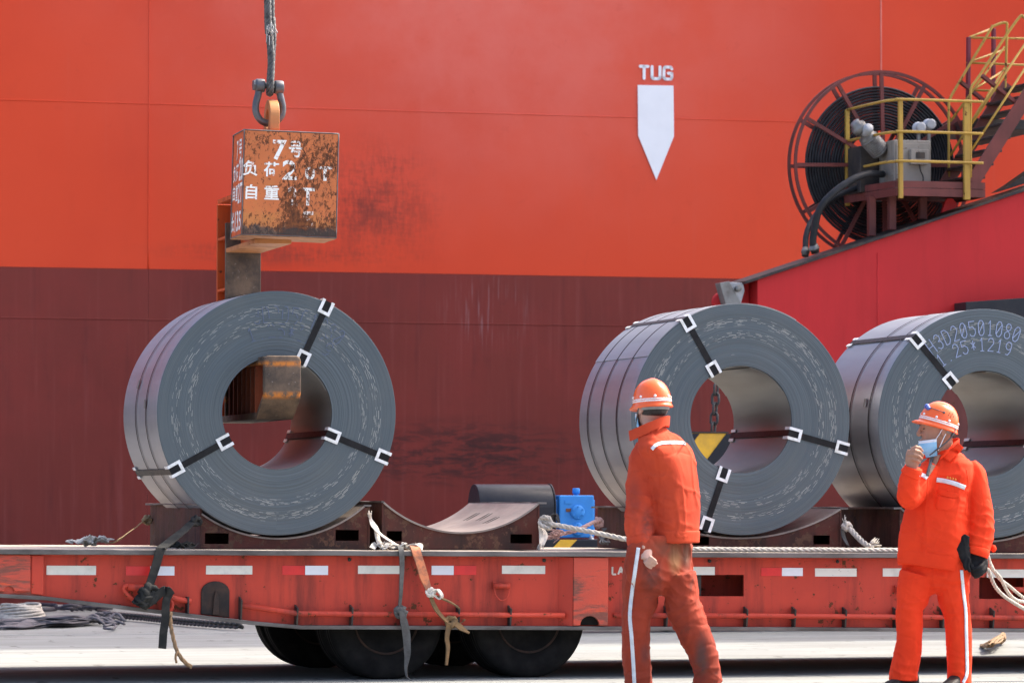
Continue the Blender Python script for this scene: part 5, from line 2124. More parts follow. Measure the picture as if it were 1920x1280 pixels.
for i in range(5):
    pts = [V((tp(300 + i * 9, 1020, .0).x + q * .03, -.05 + .03 * math.sin(i + q), WD + .012 + .025 * abs(math.sin(i * 1.7 + q)))) for q in range(5)]
    b.ribbon(crumple(spline(pts, 4), .01, 14, i + 20), .04, .006, twist_sides(17, i * 50, i * 50 + 60))
tag(b.build('strap_bundle', M['web_dark'], None, TM), 'small dark tangle of webbing at the foot of the first cradle', 'strap')
# 3 shredded pale strap between the two cradles
b = MB()
strap(b, [(694, 970, .04), (700, 985, .0), (712, 1000, -.1), (738, 1018, -.3), (752, 1024, VF + .03)], [.018, .035, .028, .03, .04], .006, 0, 60, seed=3)
strap(b, [(697, 975, .03), (706, 992, -.02), (709, 1012, -.1), (716, 1024, -.2)], [.02, .035, .03, .04], .006, 30, -40, seed=5)
fringe(b, tp(694, 972, .03), (-.2, -.2, 1), 9, .06, .003, 0, 2)
fringe(b, tp(714, 1020, -.2), (.4, -.4, -.3), 16, .08, .003, 0, 3)
for i in range(8):
    x0 = 705 + i * 10
    p = tp(x0, 1023, -.44)
    pts = [V((p.x + q * .022 - .03, -.44 + .03 * math.sin(i * 2.1 + q), WD + .012 + .028 * abs(math.sin(i * 1.3 + q * .9)))) for q in range(5)]
    b.ribbon(crumple(spline(pts, 4), .012, 16, i + 40), .04, .006, twist_sides(17, i * 47, i * 47 + 90))
tag(b.build('frayed_strap', M['web_pale'], None, TM), 'shredded whitish strap tied between the first and the empty cradle', 'strap', 'lashings on the trailer side')
# 4 grey strap hanging to a knot on the rod
b = MB()
strap(b, [(748, 1022, VF + .04), (752, 1030, VE), (754, 1060, VE - .004), (752, 1100, VE - .01), (749, 1138, VRF - .03)], [.04, .036, .034, .028, .022], .007, 0, 25, seed=7)
strap(b, [(752, 1145, VRF - .05), (758, 1165, VRF - .05), (762, 1190, VE - .01), (764, 1222, VE - .01), (761, 1250, VE - .01), (763, 1268, VE - .012)], [.03, .05, .052, .045, .02, .012], .006, 10, -40, seed=8)
knot(b, tp(751, 1147, VRF - .02), .036, 0, 6, .04)
strap(b, [(763, 1268, VE - .012), (770, 1274, VE - .02), (778, 1279, VE - .05)], [.01, .006, .004], .004)
tag(b.build('lashing_strap', M['web_grey'], None, TM), 'grey strap hanging over the deck edge, knotted on the red rod, long tail below', 'strap', 'lashings on the trailer side')
# 5 orange sleeve strap, then brown webbing tied to the rod
b = MB()
strap(b, [(776, 1024, VF + .03), (780, 1032, VE), (787, 1054, VE - .012), (795, 1080, VE - .014), (803, 1104, VE - .012)], [.055, .06, .058, .06, .04], .014, 0, 10, seed=11)
os_ = b.build('lashing_strap', M['web_orange'], None, TM)
tag(os_, 'worn orange sleeved strap over the deck edge, the one tied off in brown webbing', 'strap', 'lashings on the trailer side')
b = MB()
knot(b, tp(807, 1110, VE - .01), .026, 0, 8, .03)
strap(b, [(806, 1112, VE - .02), (820, 1106, VE - .03), (828, 1116, VE - .03), (824, 1122, VE - .02), (812, 1114, VE - .02)], .026, .01, 0, 60, seed=13)
b.build('knot_wrap', M['web_pale'], os_, Matrix(os_.matrix_basis.inverted() @ TM))
os_['label'] = 'worn orange sleeved strap over the deck edge, the one tied off in brown webbing'
b = MB()
IM = Matrix(os_.matrix_basis.inverted() @ TM)
strap(b, [(806, 1112, VE), (812, 1130, VE - .01), (822, 1148, VRF - .04), (840, 1166, VRF - .05)], [.025, .032, .03], .008, 0, 40, seed=14)
strap(b, [(812, 1114, VE - .01), (830, 1122, VE - .02), (850, 1132, VRF - .04), (861, 1140, VRF - .03)], [.02, .026, .024], .008, 20, 70, seed=15)
knot(b, tp(846, 1166, VRF - .03), .034, 0, 9, .036)
strap(b, [(842, 1168, VRF - .05), (838, 1195, VE - .01), (840, 1215, VE - .01), (837, 1246, VE - .012)], [.035, .03, .03, .022], .009, 0, 40, seed=16)
strap(b, [(850, 1164, VRF - .05), (864, 1176, VE - .02), (879, 1186, VE - .02)], [.035, .04, .012], .009, 0, 20, seed=17)
fringe(b, tp(868, 1165, VE), (.3, -.2, .5), 6, .06, .003, 0, 7)
b.build('brown_webbing', M['web_brown'], os_, IM)
# 6 white twisted rope from the empty cradle to the right along the deck edge
b = MB()
main = T3([(1014, 976, -.05), (1022, 978, -.08), (1034, 982, -.12), (1060, 987, -.16), (1090, 993, -.22), (1130, 1001, -.30), (1180, 1012, -.40), (1230, 1022, -.46), (1290, 1027, VF + .03), (1340, 1028, VF + .035), (1480, 1029.5, VF + .04), (1600, 1031, VF + .04), (1720, 1033, VF + .045)])
fl = spline(main, 10)
for i, p in enumerate(fl):
    zmin = WD + .019
    if p.z < zmin or p.x > main[8].x:
        p.z = zmin + .002 * noise.noise(V((p.x * 4, 0, 0)))
b.strands(fl, .0185, 3, .13, 8)
b.strands(spline(T3([(1013, 974, -.04), (1020, 969, -.09), (1030, 972, -.11), (1033, 984, -.10), (1028, 990, -.07), (1018, 980, -.03)]), 6), .018, 3, .12, 7)
b.strands(spline(T3([(1018, 972, -.02), (1012, 980, -.07), (1022, 988, -.11), (1032, 990, -.12)]), 6), .017, 3, .12, 7)
tag(b.build('mooring_rope', M['rope_white'], None, TM), 'long white twisted rope from the empty cradle crossing behind the worker along the deck edge', 'rope', 'ropes lashing the cradles')
b = MB()
strap(b, [(1012, 984, .0), (1016, 1000, -.04), (1015, 1012, -.1), (1012, 1024, -.15)], [.025, .045, .04, .05], .007, 0, 70, seed=21)
strap(b, [(1015, 986, .0), (1022, 1004, -.05), (1016, 1022, -.12)], [.02, .035, .03], .007, 40, -30, seed=22)
fringe(b, tp(1014, 1016, -.12), (0, -.3, -1), 14, .08, .004, 0, 12)
tag(b.build('frayed_strap', M['web_pale'], None, TM), 'frayed pale strap tail drooping from the right end of the empty cradle', 'strap', 'lashings on the trailer side')
b = MB()
strap(b, [(1032, 976, .5), (1036, 968, .5), (1042, 966, .5), (1046, 974, .5), (1048, 982, .5)], .05, .007, 20, 60, seed=23)
tag(b.build('strap_loop', M['web_grey'], None, TM), 'small grey loop of webbing standing up between the rope knot and the blue gearbox', 'strap')
b = MB()
b.strands(spline(T3([(1022, 1010, .2), (1035, 1004, .2), (1060, 999, .15), (1080, 994, .1), (1100, 985, .1), (1115, 978, .2), (1128, 976, .3), (1126, 984, .3), (1120, 988, .3)]), 8), .015, 3, .12, 7)
fringe(b, tp(1052, 998, .1), (-.8, -.3, -.3), 34, .11, .004, 0, 31, .45)
fringe(b, tp(1060, 1000, .1), (-.9, -.2, .1), 26, .12, .004, 0, 32, .3)
knot(b, tp(1122, 979, .3), .03, 0, 12, .034)
tag(b.build('frayed_rope', M['rope_pink'], None, TM), 'pinkish frayed rope crossing under the white rope in front of the blue gearbox', 'rope', 'ropes lashing the cradles')
b = MB()
for i in range(4):
    b.tube(spline(T3([(1128 + i * 3, 990, .3), (1136 - i * 4, 1004 + i, .2), (1124 + i * 6, 1016, .1), (1140, 1020 - i * 3, .2)]), 6), .006, 5)
tag(b.build('wire_tangle', M['grey_steel'], None, TM), 'thin wire tangle on the deck to the right of the blue gearbox', 'wire')
# 7 rope stub on the right cradle
b = MB()
b.strands(spline(T3([(1580, 984, .02), (1592, 990, -.03), (1605, 1003, -.1), (1618, 1016, -.2), (1634, 1026, -.3)]), 8), .021, 3, .14, 8)
knot(b, tp(1588, 986, -.03), .026, 0, 14, .036)
fringe(b, tp(1630, 1022, -.28), (.8, -.1, .25), 26, .09, .005, 0, 41, .35)
fringe(b, tp(1584, 980, .0), (-.3, -.2, .9), 7, .06, .004, 0, 42, .5)
tag(b.build('frayed_rope', M['rope_white'], None, TM), 'short thick white rope end with a knot beside the standing worker', 'rope', 'ropes lashing the cradles')
b = MB()
strap(b, [(1579, 990, .02), (1582, 1006, -.02), (1590, 1022, -.1)], [.02, .035, .03], .006, 0, 50, seed=51)
tag(b.build('frayed_strap', M['web_grey'], None, TM), 'thin grey strap tail below the knotted white rope end at the middle cradle', 'strap', 'lashings on the trailer side')

# ------------------------------------------------------------------ things lying on the quay
def G(x, y, z=.02):
    return gp(x, y, z)


b = MB()
b.tube(spline([G(x, y, .03) for x, y in ((105, 1134), (70, 1132), (52, 1131), (46, 1134), (52, 1139), (64, 1142), (85, 1142.5), (105, 1141))], 6), .022, 8)
rn = random.Random(4)
for i in range(26):
    x = 103 + i * 2.6
    c = G(x, 1137 + rn.uniform(-2, 3), rn.uniform(.03, .10))
    b.tube(spline([c, c + V((rn.uniform(.05, .14), rn.uniform(-.2, .2), rn.uniform(-.02, .04))), c + V((rn.uniform(.12, .25), rn.uniform(-.2, .2), rn.uniform(-.03, .02)))], 3), .018, 5)
M['sling_dark'] = simple('sling_dark', (.022, .020, .035), (.05, .045, .05), 12, .8)
tag(b.build('wire_sling', M['sling_dark']), 'dark sling with a long open loop lying on the quay at far left', 'sling')
ch = chain('rusty dark chain lying on the quay, running under the trailer', [G(x, y, .05) for x, y in ((186, 1147), (205, 1151), (235, 1154), (275, 1157), (282, 1158), (300, 1160), (350, 1165), (400, 1169), (452, 1172))], .085, .060, .013, M['chain'])
b = MB()
for i in range(7):
    r_ = .235 - .008 * i
    c = gp(39, 1163, .02)
    b.tube([c + V((r_ * math.cos(t), r_ * 1.2 * math.sin(t), .02 + .022 * i + .012 * math.sin(t * 2 + i))) for t in [2 * math.pi * q / 28 for q in range(28)]], .014, 6, closed=True)
b.strands([c + V((-.1, 0, .03)), c + V((0, -.05, .12)), c + V((.05, 0, .15))], .02, 3, .1)
tag(b.build('coiled_rope', M['rope_white']), 'pale coiled rope standing in a ring behind the grey tarpaulin on the quay', 'rope')
b = MB()
rn = random.Random(9)
for i in range(22):
    yy = 1164 + 18 * rn.random()
    t = rn.random()
    x0 = -40 + 60 * rn.random()
    x1 = 140 + 40 * rn.random()
    hmax = .015 + .045 * math.exp(-((yy - 1172) / 7) ** 2)
    pts = []
    for q in range(12):
        s = q / 11
        x = x0 + (x1 - x0) * s
        hgt = hmax * (.45 + .65 * math.exp(-((x - 120) / 60) ** 2)) * (1 - .55 * max(0, (x - 150) / 60))
        y_ = yy + (1170 - yy) * .6 * s + 3 * noise.noise(V((s * 2, i, 0)))
        pts.append(G(x, y_, 0) + V((0, 0, .012 + hgt + .012 * noise.noise(V((s * 5, i * 3.3, 0))))))
    b.ribbon(spline(pts, 3), rn.uniform(.10, .22), .010, [V((0, 1, rn.uniform(-.12, .12)))] * 34, 0)
for i in range(16):
    c = G(150 + 3.5 * i, 1168 + 5 * math.sin(i * 1.9), 0)
    b.tube(spline([c + V((0, 0, .03)), c + V((.08, .1 * math.sin(i), .06 + .03 * math.sin(i * 2.2))), c + V((.17, .12 * math.cos(i), .02))], 4), .022, 6, flat=.6)
b.tube(spline([G(195, 1173, .03), G(210, 1170, .04), G(217, 1173, .03), G(210, 1178, .03), G(195, 1177, .03)], 5), .013, 6)
M['tarp'] = simple('tarpaulin_grey', (.115, .108, .118), (.065, .062, .07), 8, .8, 0, .4, 30)
tag(b.build('net_sling', M['tarp']), 'crumpled dark grey webbing sling lying bunched on the quay at far left', 'sling')
b = MB()
rn = random.Random(12)
for i in range(14):
    p_ = [G(1839 + rn.uniform(0, 6), 1211 + rn.uniform(-2, 1), .012), G(1856 + rn.uniform(-5, 5), 1207 + rn.uniform(-5, 3), .03 + rn.random() * .05), G(1872 + rn.uniform(-3, 3), 1197 + rn.uniform(-6, 8), .05 + rn.random() * .04), G(1880 + rn.uniform(-2, 4), 1190 + rn.uniform(-4, 8), .06 + rn.random() * .03)]
    if i < 5:
        p_ += [G(1884, 1194 + i, .05), G(1876, 1205, .02)]
    b.tube(spline(p_, 5), .008 + .006 * rn.random(), 5)
tag(b.build('rope_scrap', M['rope_brown']), 'small tangle of brown rope lying on the quay at far right', 'rope')
# 8 rope bundle hanging from the standing worker's gloved hand
VH = -1.02
b = MB()
q_ = lambda x, y, y0: TMI @ at(x, y, y0)
for pts, r in (([(1850, 1040, 25.1), (1856, 1056, 25.12), (1862, 1068, 25.15), (1875, 1082, 25.3), (1890, 1110, 25.5), (1905, 1124, 25.7), (1925, 1128, 25.9), (1960, 1130, 26.2)], .0125),
               ([(1852, 1040, 25.1), (1858, 1058, 25.14), (1872, 1082, 25.3), (1892, 1098, 25.6), (1922, 1122, 25.9), (1970, 1150, 26.2)], .0115),
               ([(1846, 1070, 25.08), (1852, 1066, 25.06), (1858, 1082, 25.1), (1868, 1102, 25.2), (1884, 1118, 25.4), (1902, 1130, 25.6), (1925, 1143, 25.9), (1970, 1165, 26.2)], .013)):
    b.strands(spline([at(x, y, d) for x, y, d in pts], 8), r, 3, .11, 7)
tag(b.build('held_rope', M['rope_white']), 'bundle of three pale ropes trailing from the gloved hand of the standing worker', 'rope')
# ------------------------------------------------------------------ the two workers
from mathutils.bvhtree import BVHTree


def cloth(name, a, b, stain=0.0, seed=0.0, patches=()):
    n = N(name)
    v = n.scale(n.obj, (1, 1, 1), (seed, seed, 0))
    col = n.mix(n.ramp(n.noise(3.5, 5, .6, vec=v), .35, .7), a, b)
    weave = n.noise(420, 2, .5)
    if stain:
        s = n.ramp(n.math('ADD', n.noise(5.5, 7, .68, vec=v, dist=.5), n.math('MULTIPLY', n.noise(1.7, 3, vec=v), .3)), .74, .92)
        col = n.mix(n.math('MULTIPLY', s, stain), col, (.075, .035, .028))
        s2 = n.ramp(n.noise(13, 7, .7, vec=v), .66, .76)
        col = n.mix(n.math('MULTIPLY', s2, stain * .6), col, (.07, .035, .03))
    for cx, cz, rx, rz, c_, k_ in patches:
        e = n.math('MULTIPLY', n.blob(cx, cz, rx, rz, .8), n.ramp(n.noise(9, 7, .7, vec=v), .26, .52))
        col = n.mix(n.math('MULTIPLY', e, k_), col, c_)
    h = n.math('ADD', n.math('MULTIPLY', weave, .12), n.noise(16, 6, .62, st=(1, 1, .45), dist=.6))
    return n.done(col, .85, 0, n.bump(h, .30, .010), .2)


M['cloth_bright'] = cloth('cloth_bright_orange', (.80, .050, .012), (.72, .040, .010), 0, 1)
_o1 = V((at(1235, 1000, 22.9).x, 22.9, 0))


def pt1(x, y, rx, ry, c, k):
    p = at(x, y, 22.8) - _o1
    return (p.x, p.z, rx * 22.8 / F, ry * 22.8 / F, c, k)


M['cloth_jacket'] = cloth('cloth_worn_orange', (.52, .060, .022), (.42, .046, .019), .6, 3,
                          (pt1(1213, 985, 16, 40, (.09, .035, .03), .75), pt1(1190, 940, 14, 60, (.22, .045, .03), .5)))
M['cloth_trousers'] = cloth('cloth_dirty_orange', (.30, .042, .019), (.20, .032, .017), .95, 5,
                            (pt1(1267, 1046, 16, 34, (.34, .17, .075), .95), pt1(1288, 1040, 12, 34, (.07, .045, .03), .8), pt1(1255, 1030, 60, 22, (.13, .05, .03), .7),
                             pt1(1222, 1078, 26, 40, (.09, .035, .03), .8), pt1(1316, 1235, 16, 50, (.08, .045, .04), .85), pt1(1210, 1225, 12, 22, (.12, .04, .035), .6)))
M['tape'] = simple('reflective_tape', (.66, .68, .70), (.56, .58, .60), 20, .45)
M['skin'] = simple('skin', (.36, .185, .115), (.30, .145, .09), 9, .55, 0, .15, 60)
M['skin_pale'] = simple('skin_pale', (.50, .30, .23), (.43, .25, .19), 9, .55, 0, .15, 60)
M['hair'] = simple('hair', (.012, .010, .010), (.03, .026, .024), 60, .6, 0, .5, 200)
M['helmet'] = simple('helmet_orange', (.85, .125, .024), (.78, .105, .020), 4, .22, 0, .02)
M['helmet_white'] = simple('helmet_stripe', (.80, .78, .76), (.72, .70, .68), 8, .3, 0, .02)
M['lining'] = simple('helmet_lining', (.26, .27, .27), (.18, .19, .19), 9, .6)
M['mask_blue'] = simple('mask_blue', (.22, .50, .76), (.28, .56, .78), 12, .8, 0, .1)
M['mask_white'] = simple('mask_white', (.74, .78, .82), (.68, .72, .78), 12, .8, 0, .1)
M['glove'] = simple('glove_dark', (.008, .008, .009), (.018, .018, .019), 14, .7, 0, .3, 60, spec=.15)
M['boot'] = simple('boot_black', (.010, .010, .010), (.022, .020, .018), 12, .6, spec=.2)
M['strap_grey'] = simple('strap_grey', (.10, .105, .105), (.07, .07, .07), 20, .7)
M['eye'] = simple('eye_dark', (.02, .012, .010), (.03, .02, .015), 20, .2)
M['gold'] = simple('gold_thread', (.78, .34, .05), (.70, .28, .04), 40, .5)
M['goggle'] = simple('goggle_blue', (.07, .12, .38), (.10, .16, .42), 12, .3)


def limb(mb, pts, y0, seg=20, p=2.1, face=None):
    """closed tube through (px, py, dy, width in px, depth in m), widths as they are seen"""
    P = [at(a[0], a[1], y0 + a[2]) for a in pts]
    W = [a[3] * (y0 + a[2]) / F / 2 for a in pts]
    D = [a[4] / 2 for a in pts]
    Q, WW, DD = [], [], []
    k = 5
    PP = spline(P, k)
    for i in range(len(PP)):
        t = i / k
        j = min(int(t), len(P) - 2)
        f = t - j
        f = f * f * (3 - 2 * f)
        WW.append(W[j] + (W[j + 1] - W[j]) * f)
        DD.append(D[j] + (D[j + 1] - D[j]) * f)
    rings = []
    n = len(PP)
    for i, c in enumerate(PP):
        t = (PP[min(i + 1, n - 1)] - PP[max(i - 1, 0)])
        a1 = V((t.z, 0, -t.x))
        if a1.length < 1e-5:
            a1 = V((1, 0, 0))
        a1.normalize()
        a2 = t.cross(a1)
        a2.normalize()
        if a2.y < 0:
            a2 = -a2
        if face:
            fx, fy = face
            a1, a2 = V((-fy, fx, 0)), V((fx, fy, 0))
            WW[i] = math.sqrt(max(WW[i] ** 2 - (DD[i] * fx) ** 2, (.7 * WW[i]) ** 2)) / abs(fy)
        ring = []
        for q in range(seg):
            th = 2 * math.pi * q / seg
            c_, s_ = math.cos(th), math.sin(th)
            ring.append(c + a1 * (WW[i] * math.copysign(abs(c_) ** (2 / p), c_)) + a2 * (DD[i] * math.copysign(abs(s_) ** (2 / p), s_)))
        rings.append(ring)
    mb.loft(rings)
    return PP


def fuse(mb, voxel, smooth=4):
    """melt overlapping tubes into one continuous surface"""
    me = mb.mesh('tmp', [])
    bm = bmesh.new()
    bm.from_mesh(me)
    bmesh.ops.recalc_face_normals(bm, faces=bm.faces)
    bm.to_mesh(me)
    bm.free()
    o = bpy.data.objects.new('tmp', me)
    COL.objects.link(o)
    r = o.modifiers.new('r', 'REMESH')
    r.mode = 'VOXEL'
    r.voxel_size = voxel
    r.use_smooth_shade = True
    if smooth:
        s = o.modifiers.new('s', 'SMOOTH')
        s.iterations = smooth
        s.factor = .5
    dg = bpy.context.evaluated_depsgraph_get()
    m2 = bpy.data.meshes.new_from_object(o.evaluated_get(dg))
    bpy.data.objects.remove(o)
    return m2


def place(me, name, mats, parent, org, smooth=True):
    for v in me.vertices:
        v.co -= org
    me.name = name
    me.materials.clear()
    for m in (mats if isinstance(mats, list) else [mats]):
        me.materials.append(m)
    if smooth:
        me.polygons.foreach_set('use_smooth', [True] * len(me.polygons))
    o = bpy.data.objects.new(name, me)
    COL.objects.link(o)
    if parent:
        o.parent = parent
    return o


def wrinkle(me, folds, amp=.006, seed=0):
    """soft cloth folds: broad noise, plus creases fanning round joints (centre, radius, strength, direction)"""
    me.update()
    nrm = [v.normal.copy() for v in me.vertices]
    for v, nn in zip(me.vertices, nrm):
        p = v.co
        s = V((seed, 0, 0))
        wv = noise.noise_vector(p * 3.5 + s) * .5
        d = noise.noise(V((p.x * 5, p.y * 5, p.z * 2.4)) + s) * amp * 1.2
        # long hanging folds, then thin slanting creases
        r = 1 - abs(noise.noise(V((p.x * 9, p.y * 9, p.z * 2.2)) + wv + s * 2)) * 3.5
        d += max(0, r) ** 2 * amp * .9
        q1 = V((p.x * 4 - p.z * 4, p.y * 4, p.z * 3 + p.x * 2.5)) + wv * 1.4 + s * 3
        r = 1 - abs(noise.noise(q1)) * 9
        d -= max(0, r) ** 2 * amp * .8
        q2 = V((p.x * 4 + p.z * 5, p.y * 4, p.z * 3 - p.x * 2.5)) + wv * 1.4 + s * 5
        r = 1 - abs(noise.noise(q2)) * 9
        d += max(0, r) ** 2 * amp * .8
        for c, rad, st, dr in folds:
            q = (p - c)
            w = math.exp(-(q.length / rad) ** 2)
            if w > .02:
                ph = q.dot(dr) * 95 + 3.0 * noise.noise(p * 12 + s)
                d += w * .62 * st * (1 - 2.2 * abs(math.sin(ph * .5)) ** .7 + .2)
        v.co = p + nn * d
    me.update()


def bvh(me, org=V((0, 0, 0))):
    return BVHTree.FromPolygons([v.co + org for v in me.vertices], [tuple(p.vertices) for p in me.polygons])


def decal(tree, left, right, off=.004, nx=4, thick=.003, k=4, ydef=24.9):
    """thin patch laid on a surface between two outlines given as photo pixels"""
    Lp = spline([V((a[0], a[1], 0)) for a in left], k)
    Rp = spline([V((a[0], a[1], 0)) for a in right], k)
    mb = MB()
    rows = []
    for a, b_ in zip(Lp, Rp):
        row = []
        for i in range(nx + 1):
            x, y = a.x + (b_.x - a.x) * i / nx, a.y + (b_.y - a.y) * i / nx
            d = ray(x, y).normalized()
            h = tree.ray_cast(CAM, d)
            if h[0] is None:
                pt = None
            else:
                pt = h[0] - d * off
            row.append(pt)
        rows.append(row)
    hits = [p for r_ in rows for p in r_ if p is not None]
    for j, r_ in enumerate(rows):
        for i in range(len(r_)):
            if r_[i] is None:
                x, y = Lp[j].x + (Rp[j].x - Lp[j].x) * i / nx, Lp[j].y + (Rp[j].y - Lp[j].y) * i / nx
                r_[i] = at(x, y, (sum(p.y for p in hits) / len(hits)) if hits else ydef)
    n = nx + 1
    m = len(rows)
    fr = [p for r_ in rows for p in r_]
    dv = V((0, 1, 0)) * thick
    vs = fr + [p + dv for p in fr]
    fs = []
    o = n * m
    for j in range(m - 1):
        for i in range(nx):
            a = j * n + i
            fs.append((a, a + 1, a + n + 1, a + n))
            fs.append((o + a + n, o + a + n + 1, o + a + 1, o + a))
    edge = [i for i in range(n)] + [j * n + nx for j in range(1, m)] + [(m - 1) * n + i for i in range(nx - 1, -1, -1)] + [j * n for j in range(m - 2, 0, -1)]
    for i in range(len(edge)):
        a, b_ = edge[i], edge[(i + 1) % len(edge)]
        fs.append((b_, a, o + a, o + b_))
    mb.add(vs, fs, 0, True)
    return mb


def stripe(tree, pts, w, off=.006):
    L_, R_ = [], []
    for i, p in enumerate(pts):
        a, b_ = pts[max(i - 1, 0)], pts[min(i + 1, len(pts) - 1)]
        t = V((b_[0] - a[0], b_[1] - a[1]))
        t.normalize()
        nx_, ny_ = -t.y * w / 2, t.x * w / 2
        L_.append((p[0] - nx_, p[1] - ny_))
        R_.append((p[0] + nx_, p[1] + ny_))
    return decal(tree, L_, R_, off, 3, k=12)


def head_into(mb, Mh):
    tab = [(-.006, .062, -.012, .022), (.010, .086, .008, .038), (.032, .091, .035, .052), (.055, .090, .062, .060), (.085, .088, .080, .067), (.110, .087, .088, .071),
           (.140, .097, .095, .075), (.165, .095, .097, .076), (.190, .084, .094, .072), (.215, .060, .078, .056), (.232, .020, .04, .028)]
    rings = []
    for i in range(25):
        z = -.006 + .238 * i / 24
        f, bk, w = lerp_table(tab, z)
        cx, ax = (f - bk) / 2, (f + bk) / 2
        ring = []
        for q in range(28):
            th = 2 * math.pi * q / 28
            c_, s_ = math.cos(th), math.sin(th)
            ring.append(Mh @ V((cx + ax * math.copysign(abs(c_) ** .9, c_), w * math.copysign(abs(s_) ** .9, s_), z)))
        rings.append(ring)
    mb.loft(rings)
    T = lambda pts, r, fl=1: mb.tube([Mh @ V(p) for p in pts], [x * 1.12 for x in r] if isinstance(r, list) else r * 1.12, 10, flat=fl)
    T([(.088, 0, .136), (.098, 0, .118), (.107, 0, .099), (.109, 0, .090), (.098, 0, .083)], [.008, .0095, .011, .0125, .010])
    for s_ in (1, -1):
        mb.sphere(Mh @ V((.096, .011 * s_, .089)), .0105, 10)
        T([(.089, .010 * s_, .141), (.090, .030 * s_, .146), (.076, .052 * s_, .140)], [.009, .010, .008])
        # ear
        mb.sphere((0, 0, 0), (.017, .008, .031), 12, mat=Mh @ Matrix.Translation(V((-.012, .078 * s_, .103))) @ Matrix.Rotation(R(14) * s_, 4, 'Z') @ Matrix.Rotation(R(-12), 4, 'Y'))
    T([(.092, -.020, .052), (.097, 0, .054), (.092, .020, .052)], [.006, .009, .006])
    T([(.090, -.018, .040), (.094, 0, .040), (.090, .018, .040)], [.006, .009, .006])
    T([(.078, -.012, .006), (.088, 0, .010), (.078, .012, .006)], [.012, .014, .012])


def helmet(parent, org, Mh, label_marks=None):
    """shell with brim, ridge, two stripes, rivets and the inner band; Mh: local frame at the rim centre, x forward"""
    I = Matrix.Translation(-org) @ Mh
    b = MB()
    AX, AY, AZ = .128, .107, .142
    rings = []
    nq = 44
    for i in range(15):
        t = (math.pi / 2) * i / 14
        r, z = math.cos(t) ** .80, math.sin(t) * AZ
        ring = []
        for q in range(nq):
            th = 2 * math.pi * q / nq
            ring.append(V((AX * max(r, .01) * math.cos(th), AY * max(r, .01) * math.sin(th), z + .006 * math.exp(-(math.sin(th) * r * 5) ** 2) * (1 - r) * 1.2)))
        rings.append(ring)
    # brim: down and out, longest at the front
    def brim(e, dz):
        ring = []
        for q in range(nq):
            th = 2 * math.pi * q / nq
            fr = max(0, math.cos(th)) ** 1.6
            e_ = e * (.010 + .030 * fr)
            ring.append(V(((AX + e_) * math.cos(th), (AY + e_ * .8) * math.sin(th), -.004 - dz * (1 + .4 * fr))))
        return ring
    b.loft([brim(.92, .020), brim(1.0, .016), brim(.55, .008), brim(.1, .002)] + rings, 0, True)
    sh_ = b.build('helmet', M['helmet'], parent, M=I)
    for z0_, z1_ in ((.006, .014), (.018, .0245)):
        b = MB()
        rr = []
        for z in (z0_, (z0_ + z1_) / 2, z1_):
            t = math.asin(min(1, z / AZ))
            r = math.cos(t) ** .80
            rr.append([V(((AX * r + .0016) * math.cos(2 * math.pi * q / nq), (AY * r + .0016) * math.sin(2 * math.pi * q / nq), z)) for q in range(nq)])
        rr2 = [[p * 1.0 - V((p.x, p.y, 0)).normalized() * .003 for p in r_] for r_ in reversed(rr)]
        b.loft(rr + rr2, 0, True, closed=True)
        b.build('helmet_stripe', M['helmet_white'], sh_)
    for dg_ in (25, 70, 110, 155, 205, 250, 290, 335):
        b = MB()
        th = R(dg_)
        z = .036
        r = math.cos(math.asin(z / AZ)) ** .8
        b.sphere(V(((AX * r) * math.cos(th), (AY * r) * math.sin(th), z)), .0085, 10)
        b.build('rivet', M['helmet_white'], sh_)
    b = MB()
    rr = []
    for k_, z in ((.88, -.012), (.85, -.040)):
        rr.append([V((AX * k_ * math.cos(2 * math.pi * q / nq) - .004, AY * k_ * math.sin(2 * math.pi * q / nq), z)) for q in range(nq)])
    for k_, z in ((.83, -.040), (.86, -.012)):
        rr.append([V((AX * k_ * math.cos(2 * math.pi * q / nq) - .004, AY * k_ * math.sin(2 * math.pi * q / nq), z)) for q in range(nq)])
    b.loft(rr, 0, True, closed=True)
    # only the back half of the band shows under the rim
    keep = [(f, m, s_) for f, m, s_ in zip(b.f, b.m, b.s) if sum(b.v[i].x for i in f) / len(f) < -.03]
    b.f, b.m, b.s = [x[0] for x in keep], [x[1] for x in keep], [x[2] for x in keep]
    b.build('head_band', M['lining'], sh_)
    return sh_


def facing(o, d, roll=0, pitch=0, scale=(1, 1, 1)):
    d = V((d[0], d[1], 0)).normalized()
    m = Matrix.Identity(4)
    left = V((-d.y, d.x, 0))
    for i in range(3):
        m[i][0], m[i][1], m[i][2], m[i][3] = d[i], left[i], (0, 0, 1)[i], o[i]
    return m @ Matrix.Rotation(R(-pitch), 4, 'Y') @ Matrix.Rotation(R(roll), 4, 'X') @ Matrix.Diagonal((*scale, 1))


def shoe(mb, p, d, L_=.29, w=.10, lift=0):
    """boot: sole, toe box and ankle, heel at p"""
    m = facing(p, d, 0, lift)
    tab = [(-.045, .030, .0, .10), (-.03, .036, .0, .13), (.03, .038, .0, .135), (.08, .042, .0, .095), (.14, .048, .0, .072), (.19, .046, .0, .060), (.225, .034, .004, .045), (.24, .018, .010, .03)]
    rings = []
    for x, hw_, zb__, zt__ in tab:
        ring = []
        for q in range(16):
            th = 2 * math.pi * q / 16
            c_, s_ = math.cos(th), math.sin(th)
            ring.append(m @ V((x, hw_ * math.copysign(abs(c_) ** .7, c_), (zb__ + zt__) / 2 + (zt__ - zb__) / 2 * math.copysign(abs(s_) ** .7, s_))))
        rings.append(ring)
    mb.loft(rings)


